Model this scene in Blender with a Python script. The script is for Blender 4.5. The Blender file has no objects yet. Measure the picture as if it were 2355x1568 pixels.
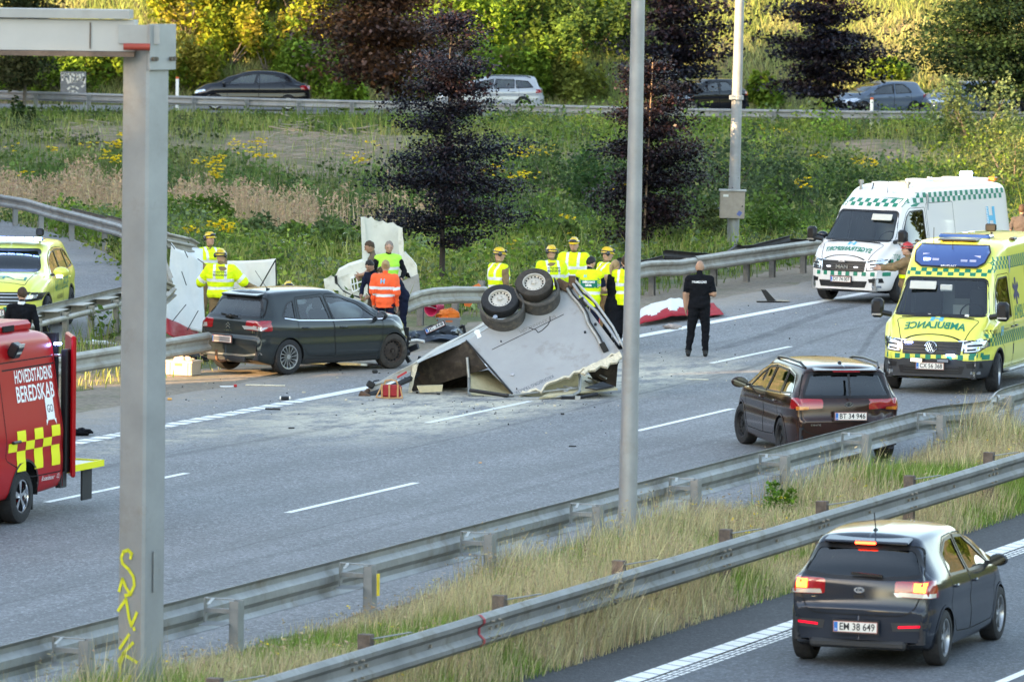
import bpy, bmesh, math, random
import numpy as np
from mathutils import Vector, Matrix
from mathutils.bvhtree import BVHTree
from mathutils.geometry import tessellate_polygon
rng = np.random.default_rng(7); random.seed(7)
S = bpy.context.scene; C = S.collection
R = math.radians
# ---------------------------------------------------------------- camera
FPX, PITCH, ROLL, CAMH = 13715.0, 0.07048, 0.01334, 8.25      # focal length in units of a 2354 wide picture
cd = bpy.data.cameras.new('camera'); cam = bpy.data.objects.new('camera', cd); C.objects.link(cam)
cd.sensor_width = 36; cd.lens = 36 * FPX / 2354; cd.clip_start = 1; cd.clip_end = 3000
cam.matrix_world = Matrix.Translation((0, 0, CAMH)) @ Matrix.Rotation(math.pi / 2 - PITCH, 4, 'X') @ Matrix.Rotation(ROLL, 4, 'Z')
cd.dof.use_dof = True; cd.dof.focus_distance = 104; cd.dof.aperture_fstop = 5.6
S.camera = cam
# ---------------------------------------------------------------- light
SUN_EL, SUN_AZ = 13.0, 233.0      # azimuth clockwise from +Y: the sun stands low behind the camera on the left
w = bpy.data.worlds.new('World'); S.world = w; w.use_nodes = True
nt = w.node_tree; sky = nt.nodes.new('ShaderNodeTexSky'); sky.sky_type = 'NISHITA'; sky.sun_disc = False
sky.sun_elevation = R(SUN_EL); sky.sun_rotation = R(SUN_AZ); sky.air_density = 1.0; sky.dust_density = .6; sky.ozone_density = 1.0
nt.links.new(sky.outputs[0], nt.nodes['Background'].inputs[0]); nt.nodes['Background'].inputs[1].default_value = 0.15
sl = bpy.data.lights.new('sun', 'SUN'); sl.energy = 3.6; sl.angle = R(0.5); sl.color = (1.0, 0.72, 0.42)
so_ = bpy.data.objects.new('sun', sl); C.objects.link(so_)
SUNDIR = Vector((math.sin(R(SUN_AZ)) * math.cos(R(SUN_EL)), math.cos(R(SUN_AZ)) * math.cos(R(SUN_EL)), math.sin(R(SUN_EL))))
so_.rotation_euler = SUNDIR.to_track_quat('Z', 'Y').to_euler()
S.view_settings.view_transform = 'Standard'; S.view_settings.look = 'None'; S.view_settings.gamma = 1
S.view_settings.exposure = 2.7; S.view_settings.use_curve_mapping = False
S.view_settings.use_white_balance = True; S.view_settings.white_balance_temperature = 7900; S.view_settings.white_balance_tint = 11
S.render.engine = 'CYCLES'
S.cycles.max_bounces = 6; S.cycles.transparent_max_bounces = 12
# ---------------------------------------------------------------- places: pixels of a 2354x1568 view -> world points
_c, _s, _cr, _sr = math.cos(PITCH), math.sin(PITCH), math.cos(ROLL), math.sin(ROLL)
def _ray(x, y):
    xi = (x - 1177) / FPX; yi = (784 - y) / FPX
    r = xi * _cr - yi * _sr; u = xi * _sr + yi * _cr
    return r, _c + u * _s, -_s + u * _c
def gp(x, y, z=0.0):
    r, Y, Z = _ray(x, y); t = (z - CAMH) / Z
    return Vector((r * t, Y * t, z))
def at(x, y, Yw):
    r, Y, Z = _ray(x, y); t = Yw / Y
    return Vector((r * t, Yw, CAMH + Z * t))
TH, KURV = 0.34746, 1.33e-4
RD = np.array([math.sin(TH), math.cos(TH)]); RN = np.array([-math.cos(TH), math.sin(TH)])
def rd(s, o, z=0.0):
    """road coordinates: s metres along the carriageway, o metres to its left"""
    p = np.array([0, 110.]) + RD * s + RN * (o + .5 * KURV * s * s)
    return Vector((p[0], p[1], z))
def so(p):
    q = np.array([p[0], p[1] - 110.]); s = q @ RD
    return s, q @ RN - .5 * KURV * s * s
# ---------------------------------------------------------------- objects
def tag(o, label=None, cat=None, group=None, kind=None):
    if label: o['label'] = label
    if cat: o['category'] = cat
    if group: o['group'] = group
    if kind: o['kind'] = kind
    return o
def empty(name, loc=(0, 0, 0), rz=0.0, label=None, cat=None, group=None):
    o = bpy.data.objects.new(name, None); C.objects.link(o); o.location = loc; o.rotation_euler = (0, 0, rz); o.empty_display_size = .2
    return tag(o, label, cat, group)
def mesh_obj(name, V, F, mat, parent=None, smooth=False, col=None, uv=None, mats=None, mi=None):
    me = bpy.data.meshes.new(name)
    if isinstance(F, np.ndarray) and isinstance(V, np.ndarray):
        k = F.shape[1]; me.vertices.add(len(V)); me.vertices.foreach_set('co', V.astype(np.float32).ravel())
        me.loops.add(F.size); me.loops.foreach_set('vertex_index', F.astype(np.int32).ravel())
        me.polygons.add(len(F)); me.polygons.foreach_set('loop_start', np.arange(0, F.size, k, dtype=np.int32)); me.update(calc_edges=True)
    else:
        me.from_pydata([tuple(v) for v in V], [], [tuple(f) for f in F]); me.update()
    for m in (mats or [mat]): me.materials.append(m)
    if mi is not None: me.polygons.foreach_set('material_index', np.asarray(mi, dtype=np.int32))
    if smooth: me.polygons.foreach_set('use_smooth', np.ones(len(me.polygons), dtype=bool))
    if col is not None:
        a = me.color_attributes.new('col', 'FLOAT_COLOR', 'POINT'); c4 = np.ones((len(V), 4), dtype=np.float32); c4[:, :3] = col; a.data.foreach_set('color', c4.ravel())
    if uv is not None:
        u = me.uv_layers.new(name='road'); li = np.empty(len(me.loops), dtype=np.int32); me.loops.foreach_get('vertex_index', li)
        u.data.foreach_set('uv', np.asarray(uv, dtype=np.float32)[li].ravel())
    o = bpy.data.objects.new(name, me); C.objects.link(o)
    if parent: o.parent = parent
    return o
class MB:
    """collects simple solids into one mesh"""
    def __init__(s): s.V = []; s.F = []; s.M = []; s.m = 0
    def add(s, V, F):
        n = len(s.V); s.V += [Vector(v) for v in V]; s.F += [[i + n for i in f] for f in F]; s.M += [s.m] * len(F); return s
    def box(s, c, d, rot=None, bev=0.0):
        x, y, z = [k / 2 for k in d]; c = Vector(c)
        if bev:
            b = min(bev, x * .9, y * .9, z * .9); V = []; 
            for sx in (-1, 1):
                for sy in (-1, 1):
                    for sz in (-1, 1):
                        V += [Vector((sx * x, sy * (y - b), sz * (z - b))), Vector((sx * (x - b), sy * y, sz * (z - b))), Vector((sx * (x - b), sy * (y - b), sz * z))]
            bm = bmesh.new(); [bm.verts.new(v) for v in V]; bmesh.ops.convex_hull(bm, input=bm.verts); bm.verts.index_update()
            bmesh.ops.dissolve_limit(bm, angle_limit=.01, verts=bm.verts, edges=bm.edges); bm.verts.index_update()
            V = [v.co.copy() for v in bm.verts]; F = [[v.index for v in f.verts] for f in bm.faces]; bm.free()
        else:
            V = [Vector((sx * x, sy * y, sz * z)) for sx in (-1, 1) for sy in (-1, 1) for sz in (-1, 1)]
            F = [(0, 1, 3, 2), (4, 6, 7, 5), (0, 4, 5, 1), (2, 3, 7, 6), (0, 2, 6, 4), (1, 5, 7, 3)]
        if rot is not None:
            if not isinstance(rot, Matrix): rot = Matrix.Rotation(rot, 3, 'Z')
            V = [rot @ v for v in V]
        return s.add([v + c for v in V], F)
    def cyl(s, a, b, r, r2=None, n=12, cap=True):
        a = Vector(a); b = Vector(b); r2 = r if r2 is None else r2; d = (b - a).normalized()
        u = d.orthogonal().normalized(); v = d.cross(u); V = []
        for p, q in ((a, r), (b, r2)):
            V += [p + (u * math.cos(t) + v * math.sin(t)) * q for t in [2 * math.pi * i / n for i in range(n)]]
        F = [(i, (i + 1) % n, n + (i + 1) % n, n + i) for i in range(n)]
        if cap: F += [list(range(n))[::-1], list(range(n, 2 * n))]
        return s.add(V, F)
    def tube(s, pts, r, n=8):
        pts = [Vector(p) for p in pts]
        for a, b in zip(pts, pts[1:]): s.cyl(a, b, r, n=n)
        return s
    def lathe(s, prof, n=32, c=(0, 0, 0), axis='Y'):
        V = []; k = len(prof)
        for i in range(n):
            t = 2 * math.pi * i / n
            for (r, h) in prof:
                p = {'Y': (r * math.cos(t), h, r * math.sin(t)), 'Z': (r * math.cos(t), r * math.sin(t), h), 'X': (h, r * math.cos(t), r * math.sin(t))}[axis]
                V.append(Vector(p) + Vector(c))
        F = [(i * k + j, i * k + j + 1, ((i + 1) % n) * k + j + 1, ((i + 1) % n) * k + j) for i in range(n) for j in range(k - 1)]
        return s.add(V, F)
    def sphere(s, c, r, n=12, m=8, rot=None):
        if not isinstance(r, (tuple, list)): r = (r, r, r)
        V = []
        for j in range(1, m):
            p = math.pi * j / m
            for i in range(n):
                t = 2 * math.pi * i / n; V.append(Vector((r[0] * math.sin(p) * math.cos(t), r[1] * math.sin(p) * math.sin(t), r[2] * math.cos(p))))
        V += [Vector((0, 0, r[2])), Vector((0, 0, -r[2]))]; a, b = len(V) - 2, len(V) - 1
        F = [(j * n + i, (j + 1) * n + i, (j + 1) * n + (i + 1) % n, j * n + (i + 1) % n) for j in range(m - 2) for i in range(n)]
        F += [(a, i, (i + 1) % n) for i in range(n)] + [(b, (m - 2) * n + (i + 1) % n, (m - 2) * n + i) for i in range(n)]
        if rot is not None: V = [rot @ v for v in V]
        return s.add([v + Vector(c) for v in V], F)
    def prism(s, poly, d):
        """solid between polygon (3-D points) and the same polygon moved by d"""
        poly = [Vector(p) for p in poly]; d = Vector(d); n = len(poly)
        T = [list(t) for t in tessellate_polygon([poly])]
        F = [t for t in T] + [[i + n for i in t[::-1]] for t in T] + [(i, (i + 1) % n, n + (i + 1) % n, n + i) for i in range(n)]
        return s.add(poly + [p + d for p in poly], F)
    def build(s, name, mat, parent=None, smooth=None):
        mats = mat if isinstance(mat, list) else [mat]
        o = mesh_obj(name, s.V, s.F, None, parent, mats=mats, mi=s.M)
        bm = bmesh.new(); bm.from_mesh(o.data); bmesh.ops.recalc_face_normals(bm, faces=bm.faces); bm.to_mesh(o.data); bm.free()
        if smooth is not None: shade(o, smooth)
        return o
def shade(o, ang=35):
    me = o.data; me.polygons.foreach_set('use_smooth', np.ones(len(me.polygons), dtype=bool)); me.set_sharp_from_angle(angle=R(ang)); return o
def settle(root):
    """children were built in world coordinates: hang them under the root without moving them"""
    for c in root.children: c.location = Vector(c.location) - root.location
def copy_tree(o, parent=None):
    c = o.copy(); C.objects.link(c); c.parent = parent
    for ch in list(o.children): copy_tree(ch, c)
    return c
# ---------------------------------------------------------------- materials
MATS = {}
def mat(name, col=(.5, .5, .5), rough=.6, metal=0., spec=.35, noise=0., nscale=8., bump=0., bscale=60., emit=None, coat=0., attr=False, trans=0., dirt=None, alpha=1., uv=False, flake=0.):
    if name in MATS: return MATS[name]
    m = bpy.data.materials.new(name); m.use_nodes = True; n = m.node_tree; N = n.nodes; L = n.links; b = N['Principled BSDF']; MATS[name] = m
    b.inputs['Base Color'].default_value = (*col, 1); b.inputs['Roughness'].default_value = rough; b.inputs['Metallic'].default_value = metal
    b.inputs['Specular IOR Level'].default_value = spec; b.inputs['Coat Weight'].default_value = coat; b.inputs['Coat Roughness'].default_value = .03
    src = None
    if attr:
        a = N.new('ShaderNodeVertexColor'); a.layer_name = 'col'; src = a.outputs[0]; L.new(src, b.inputs['Base Color'])
    if noise or bump or dirt:
        tc = N.new('ShaderNodeTexCoord')
    if noise:
        t = N.new('ShaderNodeTexNoise'); t.inputs['Scale'].default_value = nscale; t.inputs['Detail'].default_value = 8; t.inputs['Roughness'].default_value = .65; L.new(tc.outputs['Object'], t.inputs['Vector'])
        mx = N.new('ShaderNodeMix'); mx.data_type = 'RGBA'; mx.blend_type = 'MULTIPLY'; mx.inputs[0].default_value = 1
        mr = N.new('ShaderNodeMapRange'); mr.inputs[1].default_value = .3; mr.inputs[2].default_value = .7; mr.inputs[3].default_value = 1 - noise; mr.inputs[4].default_value = 1 + noise
        L.new(t.outputs[0], mr.inputs[0]); L.new(mr.outputs[0], mx.inputs[7])
        if src: L.new(src, mx.inputs[6])
        else: mx.inputs[6].default_value = (*col, 1)
        src = mx.outputs[2]; L.new(src, b.inputs['Base Color'])
    if dirt:
        dc, amt, dsc = dirt
        t = N.new('ShaderNodeTexNoise'); t.inputs['Scale'].default_value = dsc; t.inputs['Detail'].default_value = 10; t.inputs['Roughness'].default_value = .7; L.new(tc.outputs['Object'], t.inputs['Vector'])
        mr = N.new('ShaderNodeMapRange'); mr.inputs[1].default_value = .62 - amt * .3; mr.inputs[2].default_value = .75 - amt * .2; mr.inputs[3].default_value = 0; mr.inputs[4].default_value = min(1, .4 + amt); L.new(t.outputs[0], mr.inputs[0])
        mx = N.new('ShaderNodeMix'); mx.data_type = 'RGBA'; L.new(mr.outputs[0], mx.inputs[0]); mx.inputs[7].default_value = (*dc, 1)
        if src: L.new(src, mx.inputs[6])
        else: mx.inputs[6].default_value = (*col, 1)
        L.new(mx.outputs[2], b.inputs['Base Color']); src = mx.outputs[2]
    if bump:
        t = N.new('ShaderNodeTexNoise'); t.inputs['Scale'].default_value = bscale; t.inputs['Detail'].default_value = 5; L.new(tc.outputs['Object'], t.inputs['Vector'])
        bp = N.new('ShaderNodeBump'); bp.inputs['Strength'].default_value = bump; bp.inputs['Distance'].default_value = .02; L.new(t.outputs[0], bp.inputs['Height']); L.new(bp.outputs[0], b.inputs['Normal'])
    if emit:
        b.inputs['Emission Color'].default_value = (*emit[0], 1); b.inputs['Emission Strength'].default_value = emit[1]
    if trans:
        tr = N.new('ShaderNodeBsdfTranslucent'); ms = N.new('ShaderNodeMixShader'); ms.inputs[0].default_value = trans
        if src: L.new(src, tr.inputs[0])
        else: tr.inputs[0].default_value = (*col, 1)
        L.new(b.outputs[0], ms.inputs[1]); L.new(tr.outputs[0], ms.inputs[2]); L.new(ms.outputs[0], N['Material Output'].inputs[0])
    return m
def glass(name, tint=(.3, .34, .36), refl=1.0, rough=.0):
    if name in MATS: return MATS[name]
    m = bpy.data.materials.new(name); m.use_nodes = True; N = m.node_tree.nodes; L = m.node_tree.links; N.clear(); MATS[name] = m
    o = N.new('ShaderNodeOutputMaterial'); ms = N.new('ShaderNodeMixShader'); g = N.new('ShaderNodeBsdfGlossy'); g.inputs['Roughness'].default_value = .02
    t = N.new('ShaderNodeBsdfTransparent'); t.inputs[0].default_value = (*tint, 1); f = N.new('ShaderNodeFresnel'); f.inputs[0].default_value = 1.6
    mm = N.new('ShaderNodeMath'); mm.operation = 'MULTIPLY_ADD'; mm.inputs[1].default_value = refl; mm.inputs[2].default_value = .03
    L.new(f.outputs[0], mm.inputs[0]); L.new(mm.outputs[0], ms.inputs[0]); L.new(t.outputs[0], ms.inputs[1]); L.new(g.outputs[0], ms.inputs[2]); L.new(ms.outputs[0], o.inputs[0])
    return m
galv = mat('galvanised steel', (.36, .37, .38), .5, .55, noise=.25, nscale=3, dirt=((.2, .17, .13), .25, 2.5), bump=.1)
galv_d = mat('weathered galvanised steel', (.22, .21, .2), .65, .3, noise=.3, nscale=4, dirt=((.12, .08, .05), .35, 5))
blackp = mat('black plastic', (.02, .02, .022), .5, noise=.2)
rubber = mat('tyre rubber', (.025, .025, .027), .85, noise=.3, nscale=20, bump=.3, bscale=80)
darkv = mat('dark void', (.008, .008, .009), .9)
chrome = mat('chrome', (.7, .7, .72), .15, 1.)
silver = mat('silver alloy', (.45, .46, .48), .3, .8)
white = mat('white paint', (.78, .78, .76), .35)
yellow = mat('hi vis yellow', (.70, .88, .015), .7, noise=.12, nscale=14, emit=None)
reflw = mat('reflective silver tape', (.72, .74, .76), .45)
rail_sand = galv
green_t = mat('green foil', (.0, .19, .12), .4)
text_w = mat('white lettering', (.85, .85, .85), .5)
text_k = mat('black lettering', (.02, .02, .025), .5)
# ---------------------------------------------------------------- lettering and flat print
def text_mesh(txt, size=1.0, bold=0.0, mirror=False, width=None, align='CENTER'):
    cu = bpy.data.curves.new('t', 'FONT'); cu.body = txt; cu.size = size; cu.align_x = align; cu.align_y = 'CENTER'; cu.offset = bold; cu.resolution_u = 2
    ob = bpy.data.objects.new('t', cu); C.objects.link(ob)
    me = bpy.data.meshes.new_from_object(ob.evaluated_get(bpy.context.evaluated_depsgraph_get()))
    V = np.array([v.co for v in me.vertices]).reshape(-1, 3)[:, :2]; F = [list(p.vertices) for p in me.polygons]
    bpy.data.objects.remove(ob); bpy.data.curves.remove(cu); bpy.data.meshes.remove(me)
    if len(V) and width:
        w = V[:, 0].max() - V[:, 0].min(); V[:, 0] *= width / max(w, 1e-6)
    if mirror: V[:, 0] *= -1
    return V, F
def split2d(V, F, step):
    """cut a flat 2-D mesh on a grid so that it can follow a curved surface"""
    bm = bmesh.new(); vs = [bm.verts.new((x, y, 0)) for x, y in V]
    for f in F:
        try: bm.faces.new([vs[i] for i in f])
        except Exception: pass
    for ax in (0, 1):
        lo, hi = (V[:, ax].min(), V[:, ax].max()) if len(V) else (0, 0)
        k = math.floor(lo / step) + 1
        while k * step < hi:
            co = [0, 0, 0]; no = [0, 0, 0]; co[ax] = k * step; no[ax] = 1
            bmesh.ops.bisect_plane(bm, geom=bm.verts[:] + bm.edges[:] + bm.faces[:], plane_co=co, plane_no=no); k += 1
    bmesh.ops.triangulate(bm, faces=bm.faces); bm.verts.index_update()
    V2 = np.array([v.co[:2] for v in bm.verts]); F2 = [[v.index for v in f.verts] for f in bm.faces]; bm.free(); return V2, F2
def wrap(name, V, F, origin, right, up, bvh, m, parent=None, off=.004, step=.12, reach=1.2, thick=True):
    """lay flat print onto a surface: each point is carried along right x up until it meets the surface"""
    right = Vector(right).normalized(); up = Vector(up).normalized(); out = right.cross(up).normalized(); origin = Vector(origin)
    if step: V, F = split2d(np.asarray(V, float), F, step)
    P = []; ok = []
    for x, y in V:
        p = origin + right * x + up * y
        if bvh is None: P.append(p + out * off); ok.append(True); continue
        h = bvh.ray_cast(p + out * reach, -out, reach * 2)
        if h[0] is None: P.append(p); ok.append(False)
        else: P.append(h[0] + out * off); ok.append(True)
    F = [f for f in F if all(ok[i] for i in f)]
    if not F: return None
    o = mesh_obj(name, P, F, m, parent)
    return o
def print_text(name, txt, h, origin, right, up, bvh, m, parent, width=None, bold=0.0, mirror=False, off=.005, step=.15):
    V, F = text_mesh(txt, h * 1.38, bold, mirror, width)
    return wrap(name, V, F, origin, right, up, bvh, m, parent, off, step)
def rect2(w, h, cx=0, cy=0): return [(cx - w / 2, cy - h / 2), (cx + w / 2, cy - h / 2), (cx + w / 2, cy + h / 2), (cx - w / 2, cy + h / 2)]
pl_white = mat('plate white', (.74, .72, .68), .4); pl_red = mat('plate red rim', (.5, .2, .17), .4); pl_blue = mat('plate blue', (.02, .16, .5), .4)
def plate(txt, parent, origin, right, up, w=.504, h=.12, blank=False):
    right = Vector(right).normalized(); up = Vector(up).normalized(); out = right.cross(up); origin = Vector(origin); rot = Matrix((right, out, up)).transposed()
    b = MB(); b.box(origin, (w + .03, .016, h + .035), rot); hold = b.build('plate_holder', blackp, parent)
    b = MB(); b.box(origin + out * .012, (w, .01, h), rot); p = b.build('number_plate', pl_red, parent)
    b = MB(); b.box(origin + out * .018, (w - .014, .006, h - .014), rot); b.build('plate_face', pl_white, p)
    b = MB(); b.box(origin + out * .0225 - right * (w / 2 - .03), (.042, .004, h - .016), rot); b.build('blue_strip', pl_blue, p)
    if blank: return p
    V, F = text_mesh(txt, h * .95, .0015, False, w * .8)
    mesh_obj('lettering', [origin + out * .0245 + right * (x + .022) + up * y for x, y in V], F, text_k, p)
    V, F = text_mesh('DK', .03, 0, False, .028)
    mesh_obj('lettering', [origin + out * .0255 + right * (x - w / 2 + .03) + up * (y - .03) for x, y in V], F, text_w, p)
    return p
# ---------------------------------------------------------------- terrain
def sm(a, b, x): t = np.clip((x - a) / (b - a), 0, 1); return t * t * (3 - 2 * t)
def vnoise(x, y, f, seed=0):
    """cheap smooth value noise"""
    x = np.asarray(x, float) * f + seed * 17.3; y = np.asarray(y, float) * f + seed * 9.1
    xi, yi = np.floor(x).astype(int), np.floor(y).astype(int); xf, yf = x - xi, y - yi
    h = lambda a, b: np.modf(np.abs(np.sin(a * 127.1 + b * 311.7 + seed) * 43758.5453))[0]
    u, v = xf * xf * (3 - 2 * xf), yf * yf * (3 - 2 * yf)
    return (h(xi, yi) * (1 - u) + h(xi + 1, yi) * u) * (1 - v) + (h(xi, yi + 1) * (1 - u) + h(xi + 1, yi + 1) * u) * v
def bgy(x): return 246.6 + .03 * np.asarray(x)          # middle of the far road
def tz(x, y):
    x = np.asarray(x, float); y = np.asarray(y, float)
    qx, qy = x, y - 110; s = qx * RD[0] + qy * RD[1]; o = qx * RN[0] + qy * RN[1] - .5 * KURV * s * s
    z = np.full(np.broadcast(x, y).shape, -.03) + 0 * x
    off = sm(5.5, 9, o)
    ramp = sm(-6, -9, x) * sm(172, 160, y)
    dip = sm(140, 172, y) * sm(222, 196, y) * (1 - ramp)
    z = z - off * dip * (.9 + .3 * vnoise(x, y, .05, 3))
    z = z + off * (.22 * sm(205, 232, y)) + off * (1 - ramp) * sm(112, 140, y) * (vnoise(x, y, .35, 1) - .5) * .25 * sm(238, 228, y)
    hs = np.maximum(0, y - (251.6 + .03 * x)); hill = np.minimum(hs, 80) * .62
    z = z + hill * (1 + .12 * (vnoise(x, y, .12, 2) - .5))
    med = sm(-12.3, -13.0, o) * sm(-15.6, -15.0, o)
    return z + med * .06
xs = np.concatenate([np.linspace(-900, -60, 12), np.linspace(-55, 60, 150), np.linspace(70, 900, 12)])
ys = np.concatenate([np.linspace(-600, 40, 10), np.linspace(45, 300, 300), np.linspace(310, 1500, 16)])
GX, GY = np.meshgrid(xs, ys, indexing='ij'); GZ = tz(GX, GY)
nx, ny = GX.shape; idx = np.arange(nx * ny).reshape(nx, ny)
F = np.stack([idx[:-1, :-1], idx[1:, :-1], idx[1:, 1:], idx[:-1, 1:]], -1).reshape(-1, 4)
def soil_mat():
    m = bpy.data.materials.new('soil and turf'); m.use_nodes = True; N = m.node_tree.nodes; L = m.node_tree.links; b = N['Principled BSDF']; b.inputs['Roughness'].default_value = .95
    tc = N.new('ShaderNodeTexCoord'); t = N.new('ShaderNodeTexNoise'); t.inputs['Scale'].default_value = .35; t.inputs['Detail'].default_value = 12; t.inputs['Roughness'].default_value = .7; L.new(tc.outputs['Object'], t.inputs[0])
    r = N.new('ShaderNodeValToRGB'); e = r.color_ramp.elements; e[0].position = .35; e[0].color = (.05, .075, .02, 1); e[1].position = .62; e[1].color = (.25, .18, .125, 1)
    k = e.new(.5); k.color = (.12, .12, .045, 1); L.new(t.outputs[0], r.inputs[0])
    t2 = N.new('ShaderNodeTexNoise'); t2.inputs['Scale'].default_value = 14; t2.inputs['Detail'].default_value = 6; L.new(tc.outputs['Object'], t2.inputs[0])
    mx = N.new('ShaderNodeMix'); mx.data_type = 'RGBA'; mx.blend_type = 'OVERLAY'; mx.inputs[0].default_value = .9; L.new(r.outputs[0], mx.inputs[6]); L.new(t2.outputs[0], mx.inputs[7]); L.new(mx.outputs[2], b.inputs[0])
    bp = N.new('ShaderNodeBump'); bp.inputs[0].default_value = .8; bp.inputs[1].default_value = .1; L.new(t2.outputs[0], bp.inputs['Height']); L.new(bp.outputs[0], b.inputs['Normal']); return m
soil = soil_mat()
o = mesh_obj('ground', np.stack([GX.ravel(), GY.ravel(), GZ.ravel()], 1), F, soil, smooth=True); tag(o, 'grassy verge, ditch and hillside around the motorway', kind='structure')
# ---------------------------------------------------------------- road surfaces
def asphalt(name, base, var, kind):
    m = bpy.data.materials.new(name); m.use_nodes = True; N = m.node_tree.nodes; L = m.node_tree.links; b = N['Principled BSDF']; b.inputs['Roughness'].default_value = .82
    tc = N.new('ShaderNodeTexCoord'); sep = N.new('ShaderNodeSeparateXYZ'); L.new(tc.outputs['UV'], sep.inputs[0]); sU, oU = sep.outputs[0], sep.outputs[1]
    def M(op, a, b_=None, c=None):
        n = N.new('ShaderNodeMath'); n.operation = op
        for i, v in enumerate((a, b_, c)):
            if v is None: continue
            if hasattr(v, 'is_linked') or hasattr(v, 'links'): L.new(v, n.inputs[i])
            else: n.inputs[i].default_value = v
        return n.outputs[0]
    def noise(sc, det=6, ro=.6, vec=None, sx=1, sy=1):
        n = N.new('ShaderNodeTexNoise'); n.inputs['Scale'].default_value = sc; n.inputs['Detail'].default_value = det; n.inputs['Roughness'].default_value = ro
        mp = N.new('ShaderNodeMapping'); mp.inputs['Scale'].default_value = (sx, sy, 1); L.new(tc.outputs['UV'], mp.inputs[0]); L.new(mp.outputs[0], n.inputs['Vector']); return n.outputs[0]
    def mr(v, a, b_, c=0, d=1):
        n = N.new('ShaderNodeMapRange'); n.interpolation_type = 'SMOOTHSTEP'; L.new(v, n.inputs[0]); n.inputs[1].default_value = a; n.inputs[2].default_value = b_; n.inputs[3].default_value = c; n.inputs[4].default_value = d; return n.outputs[0]
    def mix(f, a, c, blend='MIX'):
        n = N.new('ShaderNodeMix'); n.data_type = 'RGBA'; n.blend_type = blend
        if hasattr(f, 'links'): L.new(f, n.inputs[0])
        else: n.inputs[0].default_value = f
        for i, v in ((6, a), (7, c)):
            if hasattr(v, 'links'): L.new(v, n.inputs[i])
            else: n.inputs[i].default_value = (*v, 1)
        return n.outputs[2]
    def near(x0, x1, v, f): return M('MULTIPLY', mr(v, x0 - f, x0 + f), mr(v, x1 - f, x1 + f, 1, 0))
    col = mix(mr(noise(.35, 8), .3, .7), tuple(k * (1 - var) for k in base), tuple(k * (1 + var) for k in base))
    st = noise(1.0, 5, .6, sx=.04, sy=1.4); col = mix(mr(st, .4, .65, 0, .5), col, tuple(k * .72 for k in base))       # long streaks worn by tyres
    v = N.new('ShaderNodeTexVoronoi'); v.inputs['Scale'].default_value = 34; L.new(tc.outputs['UV'], v.inputs['Vector'])
    sc = N.new('ShaderNodeSeparateColor'); L.new(v.outputs['Color'], sc.inputs[0])
    col = mix(M('MULTIPLY', mr(sc.outputs[0], .7, .95), .55), col, tuple(min(1, k * 2.3) for k in base)); col = mix(M('MULTIPLY', mr(sc.outputs[1], .6, .95), .6), col, tuple(k * .35 for k in base))
    fine = noise(6, 10, .8); col = mix(.5, col, fine, 'OVERLAY')
    if kind == 'main':
        wob = M('ADD', oU, M('MULTIPLY', M('SUBTRACT', noise(.15, 3), .5), 1.2))
        for c in (-1.6, -3.8, -5.6, -7.5, -9.0): col = mix(M('MULTIPLY', near(c - .3, c + .3, wob, .3), .26), col, tuple(k * .6 for k in base))
        # dust and grit washed over the shoulder
        d = M('MULTIPLY', mr(M('ADD', oU, M('MULTIPLY', noise(.5, 8), 2.4)), 1.6, 4.2), mr(noise(2.5, 8, .75), .25, .65, .35, 1)); col = mix(M('MULTIPLY', d, .85), col, (.31, .25, .19))
        # pale chaff spilled round the trailer
        sp = M('MULTIPLY', near(-15, 3, sU, 4), near(-3.9, -.6, oU, .9)); sp = M('MULTIPLY', sp, mr(noise(1.3, 10, .8, sx=.5), .40, .56)); sp = M('MULTIPLY', sp, mr(noise(9, 6, .7), .3, .6, .3, 1)); col = mix(M('MULTIPLY', sp, .95), col, (.58, .52, .40))
        sp = M('MULTIPLY', near(-20, -2, sU, 4), near(-.9, .2, oU, .5)); sp = M('MULTIPLY', sp, mr(noise(1.7, 10, .8), .42, .6)); col = mix(M('MULTIPLY', sp, .7), col, (.5, .44, .33))
        # brake marks
        def mark(o0, o1, s0, s1, wd, k):
            ctr = M('MULTIPLY_ADD', mr(sU, s0, s1), o1 - o0, o0); dd = M('ABSOLUTE', M('SUBTRACT', oU, ctr)); a = M('MULTIPLY', mr(dd, wd * .5, wd * 1.3, 1, 0), near(s0, s1, sU, 1.2)); return M('MULTIPLY', M('MULTIPLY', a, mr(noise(3, 6, .7, sx=.3), .25, .6)), k)
        for a in ((-1.9, -.5, 6, 21, .16, .6), (-5.6, -2.2, 0, 20, .07, .55), (-4.2, -2.6, -2, 14, .08, .4), (-1.2, -1.9, -30, -12, .12, .35), (-4.4, -3.9, -18, 6, .06, .4), (-2.4, -2.3, 15.5, 18.2, .26, .75), (-8.6, -8.2, -44, -10, .1, .2)): col = mix(mark(*a), col, (.03, .03, .035))
        for c0, k in ((-7.55, .5), (-1.25, .5), (-4.4, .35)):                                                              # sealed joints
            dd = M('ABSOLUTE', M('SUBTRACT', M('ADD', oU, M('MULTIPLY', noise(.6, 5), .25)), c0)); col = mix(M('MULTIPLY', M('MULTIPLY', mr(dd, .008, .022, 1, 0), mr(noise(.12, 2), .45, .55)), k), col, (.03, .03, .035))
    if kind == 'ramp':
        col = mix(M('MULTIPLY', mr(noise(.25, 8), .45, .6), .35), col, (.3, .27, .23))
    L.new(col, b.inputs['Base Color'])
    bp = N.new('ShaderNodeBump'); bp.inputs[0].default_value = .5; bp.inputs[1].default_value = .012; L.new(v.outputs['Distance'], bp.inputs['Height']); L.new(bp.outputs[0], b.inputs['Normal'])
    return m
as_main = asphalt('worn grey asphalt', (.175, .178, .185), .12, 'main')
as_near = asphalt('dark new asphalt', (.042, .043, .048), .12, 'plain')
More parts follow.
